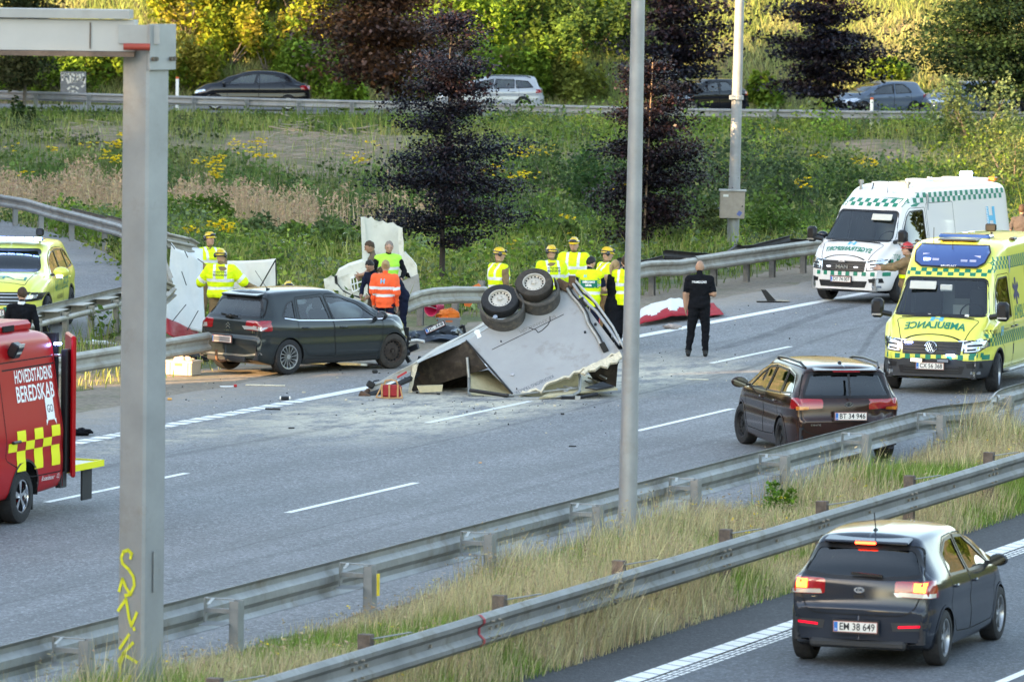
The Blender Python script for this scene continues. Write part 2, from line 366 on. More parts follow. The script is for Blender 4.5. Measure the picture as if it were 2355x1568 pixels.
as_lane = asphalt('blue grey asphalt', (.088, .098, .112), .12, 'plain')
as_ramp = asphalt('ramp asphalt', (.16, .158, .165), .1, 'ramp')
def strip(name, m, s0, s1, o0, o1, z, ds=2.0, do=None, label=None, edge=0.0, fo=None):
    n = max(2, int((s1 - s0) / ds) + 1); ss = np.linspace(s0, s1, n); os_ = np.linspace(o0, o1, max(2, int(abs(o1 - o0) / (do or 99)) + 1)); V = []; UV = []
    for s in ss:
        for j, o_ in enumerate(os_):
            oo = o_ + ((rng.random() - .5) * edge if j in (0, len(os_) - 1) else 0)
            if fo: oo = fo(s, oo)
            V.append(rd(s, oo, z)); UV.append((s, oo))
    k = len(os_); F = [(i * k + j, (i + 1) * k + j, (i + 1) * k + j + 1, i * k + j + 1) for i in range(n - 1) for j in range(k - 1)]
    o = mesh_obj(name, V, F, m, uv=UV); tag(o, label, kind='structure'); return o
gravel = mat('dusty gravel', (.24, .195, .15), .95, noise=.35, nscale=9, bump=.8, bscale=35, dirt=((.1, .12, .04), .3, .8))
strip('shoulder', gravel, -80, 120, 2.2, 4.9, -.012, .7, edge=.5, label='dusty gravel shoulder beside the far guardrail')
strip('main_carriageway', as_main, -110, 420, -11.95, 2.9, 0, .9, edge=.22, label='worn grey asphalt carriageway')
strip('median_gravel', gravel, -90, 200, -12.9, -11.8, -.012, .7, edge=.2, label='gravel strip under the middle guardrail')
strip('near_shoulder', as_near, -110, 300, -17.0, -15.65, 0, .9, edge=.16, label='dark asphalt shoulder of the near carriageway')
strip('near_carriageway', as_lane, -110, 300, -40, -17.0, .0, 3, label='blue grey asphalt of the near carriageway')
# ramp on the left, bending away to the far left
def poly_sheet(name, pts, z, m, label, sub=4):
    P = [gp(x, y, z) if len(p) == 2 else Vector((p[0], p[1], z)) for p in pts for x, y in [p[:2]]]
    bm = bmesh.new(); bm.faces.new([bm.verts.new(p) for p in P]); bmesh.ops.triangulate(bm, faces=bm.faces); bm.verts.index_update()
    V = [v.co.copy() for v in bm.verts]; F = [[v.index for v in f.verts] for f in bm.faces]; bm.free()
    o = mesh_obj(name, V, F, m, uv=[(v.x, v.y) for v in V]); tag(o, label, kind='structure'); return o
poly_sheet('ramp', [(-900, 395), (-300, 440), (0, 505), (90, 527), (170, 550), (240, 580), (300, 620), (350, 665), (392, 735), (330, 748), (272, 762), (150, 795), (0, 835), (-300, 900), (-900, 1010)], .0, as_ramp, 'slip road where the yellow estate car stands')
# far road behind the ditch
xs2 = np.linspace(-160, 160, 60); V = []; UV = []
for x in xs2:
    for dy in (-4.2, 4.2): V.append((x, bgy(x) + dy, .26)); UV.append((x, dy))
o = mesh_obj('far_road', V, [(2 * i, 2 * i + 2, 2 * i + 3, 2 * i + 1) for i in range(59)], as_ramp, uv=UV); tag(o, 'far road running along the foot of the hill', kind='structure')
# painted lines
paint = mat('road paint', (.74, .74, .72), .6, noise=.12, nscale=6, dirt=((.3, .29, .28), .25, 2.2))
paint_ribs = paint
V = []; F = []
def dash(s0, s1, o0, wd=.12, z=.005):
    n = len(V); k = max(1, int((s1 - s0) / 2.5))
    for i in range(k + 1):
        s = s0 + (s1 - s0) * i / k; V.extend([rd(s, o0 - wd / 2, z), rd(s, o0 + wd / 2, z)])
    for i in range(k): F.append((n + 2 * i, n + 2 * i + 2, n + 2 * i + 3, n + 2 * i + 1))
for k in range(-5, 24):
    dash(-27.0 + 15 * k, -22.0 + 15 * k, -6.54); dash(-27.2 + 15 * k, -22.2 + 15 * k, -2.97)
dash(-109, -12, .56, .30, .006) if False else None
s = -85.0
while s < -9: dash(s, s + .36, .56, .34); s += .5                       # ribbed edge line
dash(-9, 418, .56, .27)
o = mesh_obj('lane_markings', V, F, paint); tag(o, 'white dashed lane lines and ribbed edge line', kind='structure')
V = []; F = []
s = -80.0
while s < 40:                                                            # near carriageway: rows of slanted ribs
    for (a, b, sh) in ((-16.97, -16.72, .13),):
        n = len(V); V.extend([rd(s, a, .005), rd(s + .365, a, .005), rd(s + .365 + sh, b, .005), rd(s + sh, b, .005)]); F.append((n, n + 1, n + 2, n + 3))
    for j in range(3):
        n = len(V); a = -17.06 - .07 * j; V.extend([rd(s + .03, a, .005), rd(s + .2, a, .005), rd(s + .2, a + .045, .005), rd(s + .03, a + .045, .005)]); F.append((n, n + 1, n + 2, n + 3))
        n = len(V); V.extend([rd(s + .23, a, .005), rd(s + .37, a, .005), rd(s + .37, a + .045, .005), rd(s + .23, a + .045, .005)]); F.append((n, n + 1, n + 2, n + 3))
    s += .4
for k in range(-3, 8): dash(-34.6 + 15 * k - 7.1, -29.6 + 15 * k - 7.1, -20.55)
o = mesh_obj('near_lane_markings', V, F, paint); tag(o, 'white rumble edge line of slanted ribs on the near carriageway', kind='structure')
# ---------------------------------------------------------------- vegetation
leafm = mat('leaves', (.1, .1, .1), .55, attr=True, trans=.35, spec=.08)
darkleaf = mat('purple beech leaves', (.05, .03, .04), .42, attr=True, trans=.12, spec=.22)
grassm = mat('grass blades', (.1, .1, .1), .7, attr=True, trans=.3, spec=.05)
petal = mat('petals', (.5, .5, .5), .7, attr=True, trans=.3)
bark = mat('bark', (.13, .11, .09), .9, noise=.4, nscale=12, bump=.6, bscale=30)
barkd = mat('dark bark', (.05, .042, .04), .9, noise=.4, nscale=12, bump=.6, bscale=30)
def leafcloud(name, P, size, col, m, parent=None, up=.5, asp=1.5, seed=0):
    """one small folded quad per point"""
    r = np.random.default_rng(seed + len(P)); n = len(P); nr = r.normal(size=(n, 3)); nr[:, 2] = np.abs(nr[:, 2]) + up; nr /= np.linalg.norm(nr, axis=1)[:, None]
    t = r.normal(size=(n, 3)); t -= (t * nr).sum(1)[:, None] * nr; t /= np.linalg.norm(t, axis=1)[:, None]; b = np.cross(nr, t)
    s = (size * (.6 + .8 * r.random(n)))[:, None] if np.ndim(size) == 0 else (size * (.6 + .8 * r.random(n)))[:, None]
    V = np.stack([P - t * s * asp * .5, P + b * s * .5 - nr * s * .12, P + t * s * asp * .5, P - b * s * .5 - nr * s * .12], 1).reshape(-1, 3)
    F = np.arange(4 * n).reshape(n, 4); c = np.repeat(col, 4, axis=0)
    return mesh_obj(name, V, F, m, parent, col=c)
def blades(name, P, h, wd, col, lean=.25, m=None, parent=None, seed=1, bendto=None):
    r = np.random.default_rng(seed); n = len(P); a = r.random(n) * 2 * np.pi; d = np.stack([np.cos(a), np.sin(a), 0 * a], 1); sd = np.stack([-np.sin(a), np.cos(a), 0 * a], 1)
    # blades turn their flat side any way
    a2 = r.random(n) * 2 * np.pi; sd = np.stack([np.cos(a2), np.sin(a2), 0 * a2], 1)
    h = np.asarray(h)[:, None] if np.ndim(h) else np.full((n, 1), h); wd = np.asarray(wd)[:, None] if np.ndim(wd) else wd; L = lean * h * (.4 + r.random((n, 1)))
    if bendto is not None: d = d + np.array(bendto)
    z = np.array([0, 0, 1.]); mid = P + z * h * .55 + d * L * .35; tip = P + z * h + d * L
    V = np.stack([P - sd * wd / 2, P + sd * wd / 2, mid + sd * wd * .4, mid - sd * wd * .4, tip], 1).reshape(-1, 3); i = np.arange(n)[:, None] * 5
    F = np.concatenate([i + [[0, 1, 2]], i + [[0, 2, 3]], i + [[3, 2, 4]]]).reshape(-1, 3)
    return mesh_obj(name, V, F, m or grassm, parent, col=np.repeat(col, 5, axis=0))
BARE = [(gp(740, 335), 3.6, 10), (gp(215, 312), 2.6, 6), (gp(1190, 385), 1.6, 5), (gp(560, 400), .9, 4), (gp(2030, 345), 1.8, 6)]
def bare_at(x, y):
    k = np.zeros(np.shape(x), bool)
    for c, a, b_ in BARE: k |= ((x - c.x) / a) ** 2 + ((y - c.y) / b_) ** 2 < .45 + .9 * vnoise(x, y, .45, 23)
    return k
def cvar(base, n, v=.25, seed=0, hue=.12):
    r = np.random.default_rng(seed + n); k = np.exp(r.normal(size=(n, 1)) * v); h = 1 + r.normal(size=(n, 3)) * hue * .5
    return np.clip(np.array(base) * k * h, .003, .95)
def in_view(x, y, margin=60):
    """points the picture could see, with room to step aside"""
    Z = -CAMH; d = y * _c - Z * _s; px = 1177 + FPX * x / d; return (px > -margin - 420) & (px < 2354 + 420 + margin)
# --- median grass
def scatter_so(n, s0, s1, o0, o1, seed):
    r = np.random.default_rng(seed); s = s0 + (s1 - s0) * r.random(n); o_ = o0 + (o1 - o0) * r.random(n)
    P = np.array([0, 110.]) + s[:, None] * RD + (o_ + .5 * KURV * s * s)[:, None] * RN
    return P[:, 0], P[:, 1], s, o_
x, y, s_, o_ = scatter_so(230000, -58, 30, -15.85, -12.2, 3); k = in_view(x, y) & (rng.random(len(x)) < np.clip(1.15 - (s_ + 58) / 120, .35, 1)) & (rng.random(len(x)) < np.clip((-12.05 - o_) / .5, .12, 1)); x, y, o_ = x[k], y[k], o_[k]
n = len(x); mix_ = vnoise(x, y, .28, 5) + .5 * vnoise(x, y, 1.1, 6) - .36 + .45 * (rng.random(n) - .5); straw = mix_ > .33
col = np.where(straw[:, None], cvar((.50, .42, .24), n, .28, 1), cvar((.19, .28, .06), n, .32, 2))
hh = (.16 + .75 * vnoise(x, y, .55, 7) ** 1.6) * (.55 + .7 * rng.random(n)) * np.where(straw, 1.15, .8) * np.clip((o_ + 16.2) / .8, .45, 1)
o = blades('median_grass', np.stack([x, y, tz(x, y)], 1), hh, .009, col, .3, bendto=(.35, -.1, 0)); tag(o, 'long dry grass on the strip between the two carriageways', kind='stuff')
# seed heads above the straw
k = straw & (rng.random(n) < .05); P = np.stack([x, y, tz(x, y) + hh], 1)[k]; q = []
for j in range(4): q.append(P + rng.normal(size=P.shape) * [.02, .02, .045])
P = np.concatenate(q); o = leafcloud('grass_seed_heads', P, .016, cvar((.4, .31, .19), len(P), .25, 4), grassm, asp=3); tag(o, 'pale seed heads above the median grass', kind='stuff')
# --- verge and meadow beyond the far guardrail
def region(n, x0, x1, y0, y1, seed):
    r = np.random.default_rng(seed); return x0 + (x1 - x0) * r.random(n), y0 + (y1 - y0) * r.random(n)
def off_road(x, y, lim=4.7):
    q = np.stack([x, y - 110], 1); s = q @ RD; o_ = q @ RN - .5 * KURV * s * s
    lim = np.where(((x + 6.2) / 1.7) ** 2 + ((y - 114.6) / 2.9) ** 2 < 1, 99, lim); lim = np.where(((x + 2.0) / 3.2) ** 2 + ((y - 118.5) / 6.0) ** 2 < 1, 99, lim); rp = (x < -7.0 - .0 * y) & (y > 107) & (y < 166) & (o_ > 8.6) 
    return (o_ > lim), o_, rp
def ramp_mask(x, y):
    """True on the slip road"""
    Z = -CAMH; d = y * _c - Z * _s; u = Z * _c + y * _s; X = (x * _cr + u * _sr) / d * FPX + 1177; Y = 784 - FPX * (-x * _sr + u * _cr) / d
    top = np.interp(X, [-900, 0, 90, 170, 240, 300, 350, 392], [395, 505, 527, 550, 580, 620, 665, 735]); bot = np.interp(X, [-900, 0, 150, 272, 392], [1010, 835, 795, 762, 735])
    return (X < 392) & (Y > top) & (Y < bot), X, Y
x, y = region(150000, -22, 24, 95, 236, 11); k, o_, _ = off_road(x, y, 4.5); rm, PX, PY = ramp_mask(x, y); k &= ~rm & in_view(x, y) & (rng.random(len(x)) < np.where(y < 150, 1, .62)); x, y, PX, PY, o_ = x[k], y[k], PX[k], PY[k], o_[k]
n = len(x); v = vnoise(x, y, .22, 8) + .5 * vnoise(x, y, .9, 9)
bare = bare_at(x, y)
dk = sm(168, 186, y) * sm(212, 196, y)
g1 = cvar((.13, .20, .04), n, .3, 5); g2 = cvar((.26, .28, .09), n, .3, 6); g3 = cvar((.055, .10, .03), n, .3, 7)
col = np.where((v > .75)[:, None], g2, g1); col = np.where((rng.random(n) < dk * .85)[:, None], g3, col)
hh = (.22 + .5 * vnoise(x, y, .3, 12)) * (.5 + rng.random(n)) * (1 + .6 * dk) * np.where(o_ < 6.5, .5, 1)
kk = ~bare | (rng.random(n) < .3); kk &= (o_ > 5.2) | (rng.random(n) < .45)
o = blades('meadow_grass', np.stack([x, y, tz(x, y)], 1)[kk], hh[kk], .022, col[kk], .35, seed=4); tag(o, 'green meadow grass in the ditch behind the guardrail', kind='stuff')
# leafy herbs in clumps, light and dark
def herbs(name, label, nc, x0, x1, y0, y1, seed, rad, hgt, cols, leaf, per, maskf=None, m=None):
    r = np.random.default_rng(seed); x, y = region(nc, x0, x1, y0, y1, seed); ok, o_, _ = off_road(x, y, 5.8); rm, PX, PY = ramp_mask(x, y); ok &= ~rm & in_view(x, y)
    ok &= ~bare_at(x, y) | (r.random(len(x)) < .12)
    if maskf is not None: ok &= maskf(x, y, PX, PY, r)
    x, y = x[ok], y[ok]; P = []; c = []
    for i in range(len(x)):
        ra = r.uniform(*rad); h = r.uniform(*hgt); k = int(per * (ra / np.mean(rad)) ** 2 * h / np.mean(hgt)) + 4; d = r.normal(size=(k, 3)); d /= np.linalg.norm(d, axis=1)[:, None]; d[:, 2] = np.abs(d[:, 2])
        q = d * (.55 + .5 * r.random((k, 1))) * [ra, ra, h] + [x[i], y[i], float(tz(x[i], y[i]))]; P.append(q); b = np.array(cols[r.integers(len(cols))]) * math.exp(r.normal() * .22); c.append(np.clip(b * np.exp(r.normal(size=(k, 1)) * .22), .004, .9))
    P = np.concatenate(P); o = leafcloud(name, P, leaf, np.concatenate(c), m or leafm, seed=seed); return tag(o, label, kind='stuff')
G = [(.11, .19, .03), (.15, .24, .035), (.08, .14, .03), (.22, .28, .05), (.12, .17, .08)]
herbs('meadow_herbs', 'leafy green herbs and umbels behind the guardrail', 3300, -14, 20, 116, 182, 31, (.3, .8), (.25, .8), G, .085, 34, lambda x, y, X, Y, r: (r.random(len(x)) < np.clip((y - 112) / 30, .25, 1)))
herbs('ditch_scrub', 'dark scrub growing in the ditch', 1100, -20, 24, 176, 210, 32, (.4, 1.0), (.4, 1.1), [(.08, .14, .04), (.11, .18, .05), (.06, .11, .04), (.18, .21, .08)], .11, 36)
herbs('bank_herbs', 'low plants on the bank below the far road', 900, -22, 26, 210, 240, 33, (.25, .8), (.15, .6), [(.08, .13, .03), (.13, .17, .04), (.06, .1, .03), (.1, .12, .06)], .1, 24)
herbs('bank_scrub', 'tall leafy weeds on the bank, centre and right', 620, -1, 24, 186, 239, 34, (.4, 1.0), (.5, 1.3), G + [(.07, .12, .05)], .1, 34)
# straw coloured reeds, left
r = np.random.default_rng(41); P = []
for (xa, xb, yb0, yb1, cnt) in ((-40, 285, 462, 500, 2300), (385, 560, 485, 520, 950), (550, 730, 490, 522, 750), (730, 1000, 495, 540, 260)):
    for i in range(cnt):
        g = gp(r.uniform(xa, xb), r.uniform(yb0, yb1) - 6 * math.sin(i), -.6); P.append((g.x + r.normal() * .1, g.y + r.normal() * .5, float(tz(g.x, g.y))))
P = np.array(P); n = len(P); h = (.9 + 1.0 * vnoise(P[:, 0], P[:, 1] * .3, 1.6, 3)) * (.55 + .6 * r.random(n)); c = cvar((.50, .37, .23), n, .25, 8)
o = blades('reed_stems', P, h, .02, c, .12, seed=8); tag(o, 'straw coloured dry reeds standing in the ditch', kind='stuff')
q = np.concatenate([P + np.stack([r.normal(size=n) * .02 + .03, r.normal(size=n) * .02, h - .02 - .055 * j], 1) for j in range(4)]); q = q[r.random(len(q)) < .6]
o = leafcloud('reed_plumes', q, .05, cvar((.45, .32, .21), len(q), .2, 9), grassm, up=0, asp=2.4); tag(o, 'feathery plumes on the dry reeds', kind='stuff')
# yellow ragwort: stems with flat heads
r = np.random.default_rng(51); P = []; spots = [(500, 365, 10), (545, 330, 7), (600, 325, 8), (610, 360, 8), (575, 350, 4), (492, 398, 10), (490, 383, 6), (465, 370, 4), (270, 330, 10), (260, 365, 8), (245, 350, 4), (205, 330, 3), (120, 340, 4), (505, 515, 12), (520, 525, 12), (440, 528, 8), (270, 310, 4), (820, 360, 6), (835, 372, 3), (855, 330, 2), (1145, 380, 4), (1190, 350, 6), (1215, 355, 6), (1240, 345, 5), (1270, 345, 3), (1185, 405, 5), (1215, 400, 6), (1110, 390, 6), (1135, 400, 3), (1330, 272, 8), (1360, 268, 6), (1385, 272, 9), (1300, 278, 4), (1345, 300, 4), (1230, 300, 3), (1430, 430, 3), (1800, 300, 3), (1880, 360, 5), (1925, 300, 4), (1975, 365, 4), (1990, 370, 4), (2000, 378, 3), (1950, 300, 3), (2070, 300, 9), (1740, 297, 4), (1765, 300, 4), (1845, 420, 3), (1850, 430, 2), (1300, 500, 3), (1310, 540, 3), (1180, 560, 2), (30, 340, 2), (55, 400, 2)]
for (px_, py_, k) in spots:
    g = gp(px_, py_, .35); zc = float(tz(g.x, g.y))
    yy = max(118, g.y + 1.2 * (zc - .0) * 0)
    for j in range(k * 2):
        h = at(px_ + r.normal() * 11, py_ + r.normal() * 5, yy + r.normal() * .2); P.append(h)
P = np.array([tuple(p) for p in P]); q = np.concatenate([P + r.normal(size=P.shape) * [.035, .035, .012] for j in range(7)])
o = leafcloud('ragwort_flowers', q, .07, cvar((.85, .6, .01), len(q), .12, 3, .05), petal, up=2, asp=1.1); tag(o, 'bright yellow ragwort flowers scattered over the bank', kind='stuff')
zt = tz(P[:, 0], P[:, 1]); o = blades('ragwort_stems', np.stack([P[:, 0], P[:, 1], zt], 1), np.maximum(.1, P[:, 2] - zt), .02, cvar((.1, .16, .04), len(P), .2, 2), .02, seed=3); tag(o, 'green stems of the yellow ragwort', kind='stuff')
# white umbels in the meadow and small flowers on the median
r = np.random.default_rng(61); P = []
for i in range(90):
    g = gp(r.uniform(640, 1480), r.uniform(540, 690), .0)
    if so(g)[1] > 5.8: P.append((g.x, g.y, float(tz(g.x, g.y)) + r.uniform(.4, .7)))
P = np.array(P); q = np.concatenate([P + r.normal(size=P.shape) * [.03, .03, .008] for j in range(9)])
o = leafcloud('white_umbels', q, .022, cvar((.7, .72, .62), len(q), .1, 3, .03), petal, up=2, asp=1.1); tag(o, 'small white umbel flowers in the meadow', kind='stuff')
P = []
for (px_, py_) in [(875, 1432), (905, 1440), (1075, 1425), (1335, 1400), (1500, 1400), (1240, 1250), (1545, 1120), (1570, 1135), (1630, 1125), (1700, 1130), (1450, 1255), (1320, 1260), (1210, 1370), (380, 1520), (925, 1550), (1930, 1140), (1960, 1100), (2100, 1060), (2270, 1010), (2060, 1080), (1810, 1190), (1735, 1180), (1690, 1260), (600, 1475), (700, 1440), (980, 1340), (1000, 1330), (2180, 1090), (2250, 1060)] + [(r.uniform(400, 2300), 0) for _ in range(60)]:
    if py_ == 0:
        q = rd(r.uniform(-45, 5), r.uniform(-14.5, -12)); P.append((q.x, q.y, .3 + .2 * r.random())); continue
    g = gp(px_, py_, .4)
    P.append(tuple(g))
P = np.array(P); q = np.concatenate([P + r.normal(size=P.shape) * [.025, .025, .01] for j in range(5)])
o = leafcloud('median_flowers', q, .024, cvar((.85, .6, .02), len(q), .1, 3, .05), petal, up=2, asp=1.1); tag(o, 'small yellow flowers in the median grass', kind='stuff')
# --- trees
def limbs(b, base, h, n, rad, low, rr, droop=.1, r0=.08):
    """trunk with limbs; returns points along the limbs and how far out they are"""
    top = Vector(base) + Vector((rr.normal() * .1, rr.normal() * .1, h)); seg = 7; prev = Vector(base); pts = []
    tr = [Vector(base) + (top - Vector(base)) * (i / seg) + Vector((rr.normal() * .04, rr.normal() * .04, 0)) * (0 < i < seg) for i in range(seg + 1)]
    for i in range(seg): b.cyl(tr[i], tr[i + 1], r0 * (1 - .85 * i / seg) + .01, r0 * (1 - .85 * (i + 1) / seg) + .01, 8, False)
    ga = rr.random() * 6.28
    for k in range(n):
        f = low + (1 - low) * (k + .5) / n; L = rad(f) * rr.uniform(.5, 1.2); ga += 2.4; f = min(.97, max(low * .8, f + rr.normal() * .03)); c = tr[0].lerp(tr[-1], f); a = ga; d = Vector((math.cos(a), math.sin(a), .35 - .3 * droop + (f - .5) * .5)).normalized(); p = c.copy(); m_ = 6; th = max(.008, .02 * L)
        for j in range(m_):
            q = p + d * (L / m_); d = (d + Vector((rr.normal() * .12, rr.normal() * .12, -droop * .25 + rr.normal() * .06))).normalized(); b.cyl(p, q, th * (1 - j / m_) + .004, th * (1 - (j + 1) / m_) + .004, 5, False); p = q; pts.append((p.copy(), (j + 1) / m_, L))
    return pts, tr
def tree(name, label, base, h, rad, low=.15, n=60, leaf=.07, per=60, cols=((.02, .013, .02),), seed=0, m=None, bk=None, flat=.3, spread=.3, droop=.15, r0=.08, grp=None):
    rr = np.random.default_rng(seed); root = empty(name, base, label=label, cat='tree', group=grp); b = MB(); pts, tr = limbs(b, (0, 0, 0), h, n, rad, low, rr, droop, r0)
    b.build('trunk', bk or bark, root, 60); P = []; c = []; cols = np.array(cols)
    for p, t, L in pts:
        k = int(per * (.35 + .65 * t) * max(.35, L)); s = spread * (.5 + .5 * L) * (.6 + .5 * t)
        q = rr.normal(size=(k, 3)) * [s, s, s * flat] + np.array(p); P.append(q); cc = cols[rr.integers(len(cols))] * math.exp(rr.normal() * .2); c.append(np.clip(cc * np.exp(rr.normal(size=(k, 1)) * .3), .002, .9))
    P = np.concatenate(P); leafcloud('crown', P, leaf, np.concatenate(c), m or leafm, root, seed=seed); return root
PUR = ((.009, .009, .017), (.012, .009, .015), (.007, .008, .015), (.02, .011, .014))
g = gp(1015, 663); tree('purple_beech', 'slender purple leaved tree standing behind the damaged guardrail, tallest in the middle', g, 6.15, lambda f: 1.75 * (1 - f) ** .6 * min(1, (f + .12) * 2.4) + .2, .17, 54, .052, 125, PUR, 3, darkleaf, barkd, .34, .27, .12, .06)
g = gp(1490, 590); tree('purple_beech', 'smaller purple tree with a bare leader behind the front lamp post', g, 4.7, lambda f: 1.35 * (1 - f) ** .5 * min(1, (f + .15) * 2.5) + .2, .12, 64, .055, 105, ((.014, .009, .013), (.022, .011, .013), (.009, .008, .012)), 4, darkleaf, barkd, .4, .24, .1, .05)
def far(x, y): return gp(x, y, .2)
tree('copper_beech', 'broad copper brown tree beyond the far road rail, left of the middle', far(888, 268), 8.5, lambda f: 2.9 * (1 - f) ** .4 * min(1, (f + .1) * 3) + .2, .14, 80, .13, 44, ((.06, .03, .02), (.035, .02, .018), (.1, .045, .02)), 5, darkleaf, bark, .4, .36, .1, .11)
tree('purple_beech', 'dark purple tree right of the front lamp post beside the far road', far(1550, 275), 8.0, lambda f: 2.1 * (1 - f) ** .4 * min(1, (f - .06) * 4) + .2, .16, 66, .12, 40, PUR, 6, darkleaf, barkd, .3, .33, .15, .09)
tree('purple_beech', 'dark purple tree between the rear lamp post and the yellow ambulance, beside the far road', far(1889, 287), 7.6, lambda f: 2.3 * (1 - f) ** .5 * min(1, (f - .02) * 4) + .2, .13, 76, .11, 44, PUR, 7, darkleaf, bark, .22, .34, .12, .09)
tree('dark_elm', 'dark green spreading tree at the right edge by the far road', far(2297, 296), 7.8, lambda f: 3.4 * (1 - f) ** .45 * min(1, (f - .02) * 4) + .2, .14, 86, .11, 44, ((.022, .045, .018), (.03, .055, .02), (.018, .036, .02)), 8, leafm, bark, .25, .4, .12, .11)
tree('roadside_tree', 'dark leafy tree at the left edge behind the sign gantry beam', far(55, 255), 6.6, lambda f: 1.5 * (1 - f) ** .4 * min(1, (f - .05) * 4) + .2, .16, 60, .12, 44, ((.035, .05, .02), (.06, .06, .025)), 9, leafm, bark, .5, .3, .1, .07)
# low shoots at the foot of two trees
def bush(name, label, c, rad, leaf, per, cols, seed, lobes=9, m=None, cat='bush', grp=None, upright=0.):
    rr = np.random.default_rng(seed); c = Vector(c); root = empty(name, c, label=label, cat=cat, group=grp); P = []; cc = []; b = MB(); cols = np.array(cols)
    for k in range(lobes):
        d = Vector((rr.uniform(-1, 1) * rad[0] * .75, rr.uniform(-1, 1) * rad[1] * .75, rr.uniform(.1, .75) * rad[2])); e = 1 - .45 * (d.z / rad[2]); s = np.array(rad) * rr.uniform(.3, .5) * [e, e, 1]
        b.cyl((d.x * .2, d.y * .2, 0), tuple(d), .03 * rad[2] / 1.5 + .006, .006, 5, False); kk = int(per * rr.uniform(.7, 1.3)); q = rr.normal(size=(kk, 3)); q /= np.linalg.norm(q, axis=1)[:, None]
        lump = .75 + .25 * np.sin(q[:, :1] * 5 + k) * np.cos(q[:, 1:2] * 6 + 2 * k) + .25 * rr.random((kk, 1)); P.append(q * s * lump + np.array(d) + [0, 0, s[2] * upright]); base = cols[rr.integers(len(cols))] * math.exp(rr.normal() * .18); cc.append(np.clip(base * np.exp(rr.normal(size=(kk, 1)) * .25), .004, .9))
    b.build('stems', bark, root); leafcloud('foliage', np.concatenate(P), leaf, np.concatenate(cc), m or leafm, root, seed=seed); return root
def gz(x, y, Y): p = at(x, y, Y); return Vector((p.x, Y, float(tz(p.x, Y))))
bush('tree_shoots', 'dark purple shoots round the foot of the tree by the far road', far(1885, 290), (.9, .6, .7), .1, 90, PUR, 71, 6, darkleaf)
bush('tree_shoots', 'dark green shoots round the foot of the tree at the left edge', far(55, 285) , (.6, .5, .9), .1, 90, ((.03, .05, .015),), 72, 6)
for i, (x_, Y_, rad, cols, lb) in enumerate([
    (445, 165, (1.1, .9, 1.05), G[:3], 'round green bush beside the gantry column near the reeds'),
    (1290, 196, (1.7, 1.2, 1.9), [(.05, .09, .04), (.07, .12, .04)], 'dense green bush left of the front lamp post'),
    (1400, 190, (1.2, 1, 1.9), [(.04, .09, .03), (.06, .12, .03)], 'glossy green bush behind the front lamp post'),
    (1650, 196, (2.0, 1.2, 2.2), [(.06, .095, .05), (.08, .12, .06)], 'grey green willow bush left of the rear lamp post'),
    (1760, 188, (1.5, 1.2, 2.1), [(.05, .085, .04), (.07, .11, .05)], 'willow bush just right of the rear lamp post'),
    (1930, 190, (2.2, 1.3, 1.7), [(.055, .1, .035), (.08, .13, .04)], 'wide green bush above the white ambulance bonnet'),
    (2235, 222, (1.5, 1.1, 1.9), [(.1, .15, .06), (.13, .18, .08), (.08, .12, .05)], 'tall silvery willow bush in front of the far cars at the right'),
    (2330, 205, (1.5, 1.2, 2.0), [(.09, .14, .06), (.12, .17, .07)], 'silvery bush above the roof of the white ambulance'),
    (1230, 158, (1.1, .9, .8), [(.11, .18, .03), (.08, .14, .03)], 'light green bush behind the group of rescuers'),
    (1380, 150, (1.0, .9, .9), [(.12, .18, .05), (.08, .13, .03)], 'light green bush right behind the tallest rescuer'),
    (1580, 152, (1.0, .9, 1.3), [(.13, .17, .06), (.1, .14, .05)], 'yellow green feathery bush by the grey cabinet'),
    (1790, 158, (1.3, 1., 1.5), [(.07, .14, .03), (.1, .17, .04)], 'bright green bush right of the grey cabinet'),
    (730, 150, (1.1, .9, .7), [(.08, .14, .03), (.1, .16, .05)], 'green bush between the white screen and the purple tree'),
    (690, 160, (1.3, .9, .8), [(.09, .14, .05)], 'pale green bush behind the white screen'),
    (2080, 178, (1.5, 1., 1.4), [(.06, .11, .03), (.09, .14, .04)], 'green bush behind the roof of the white ambulance')]):
    rad = tuple(k * 1.2 for k in rad); bush('shrub', lb, gz(x_, 500, Y_), rad, .09, 210, cols, 100 + i, 12, grp='shrubs in the ditch')
bush('tall_weed', 'bright green leafy weed standing in the median beside a rail post', rd(-24.5, -12.9, .03), (.24, .24, .5), .045, 45, [(.14, .25, .03), (.1, .2, .03)], 61, 8, upright=.3)
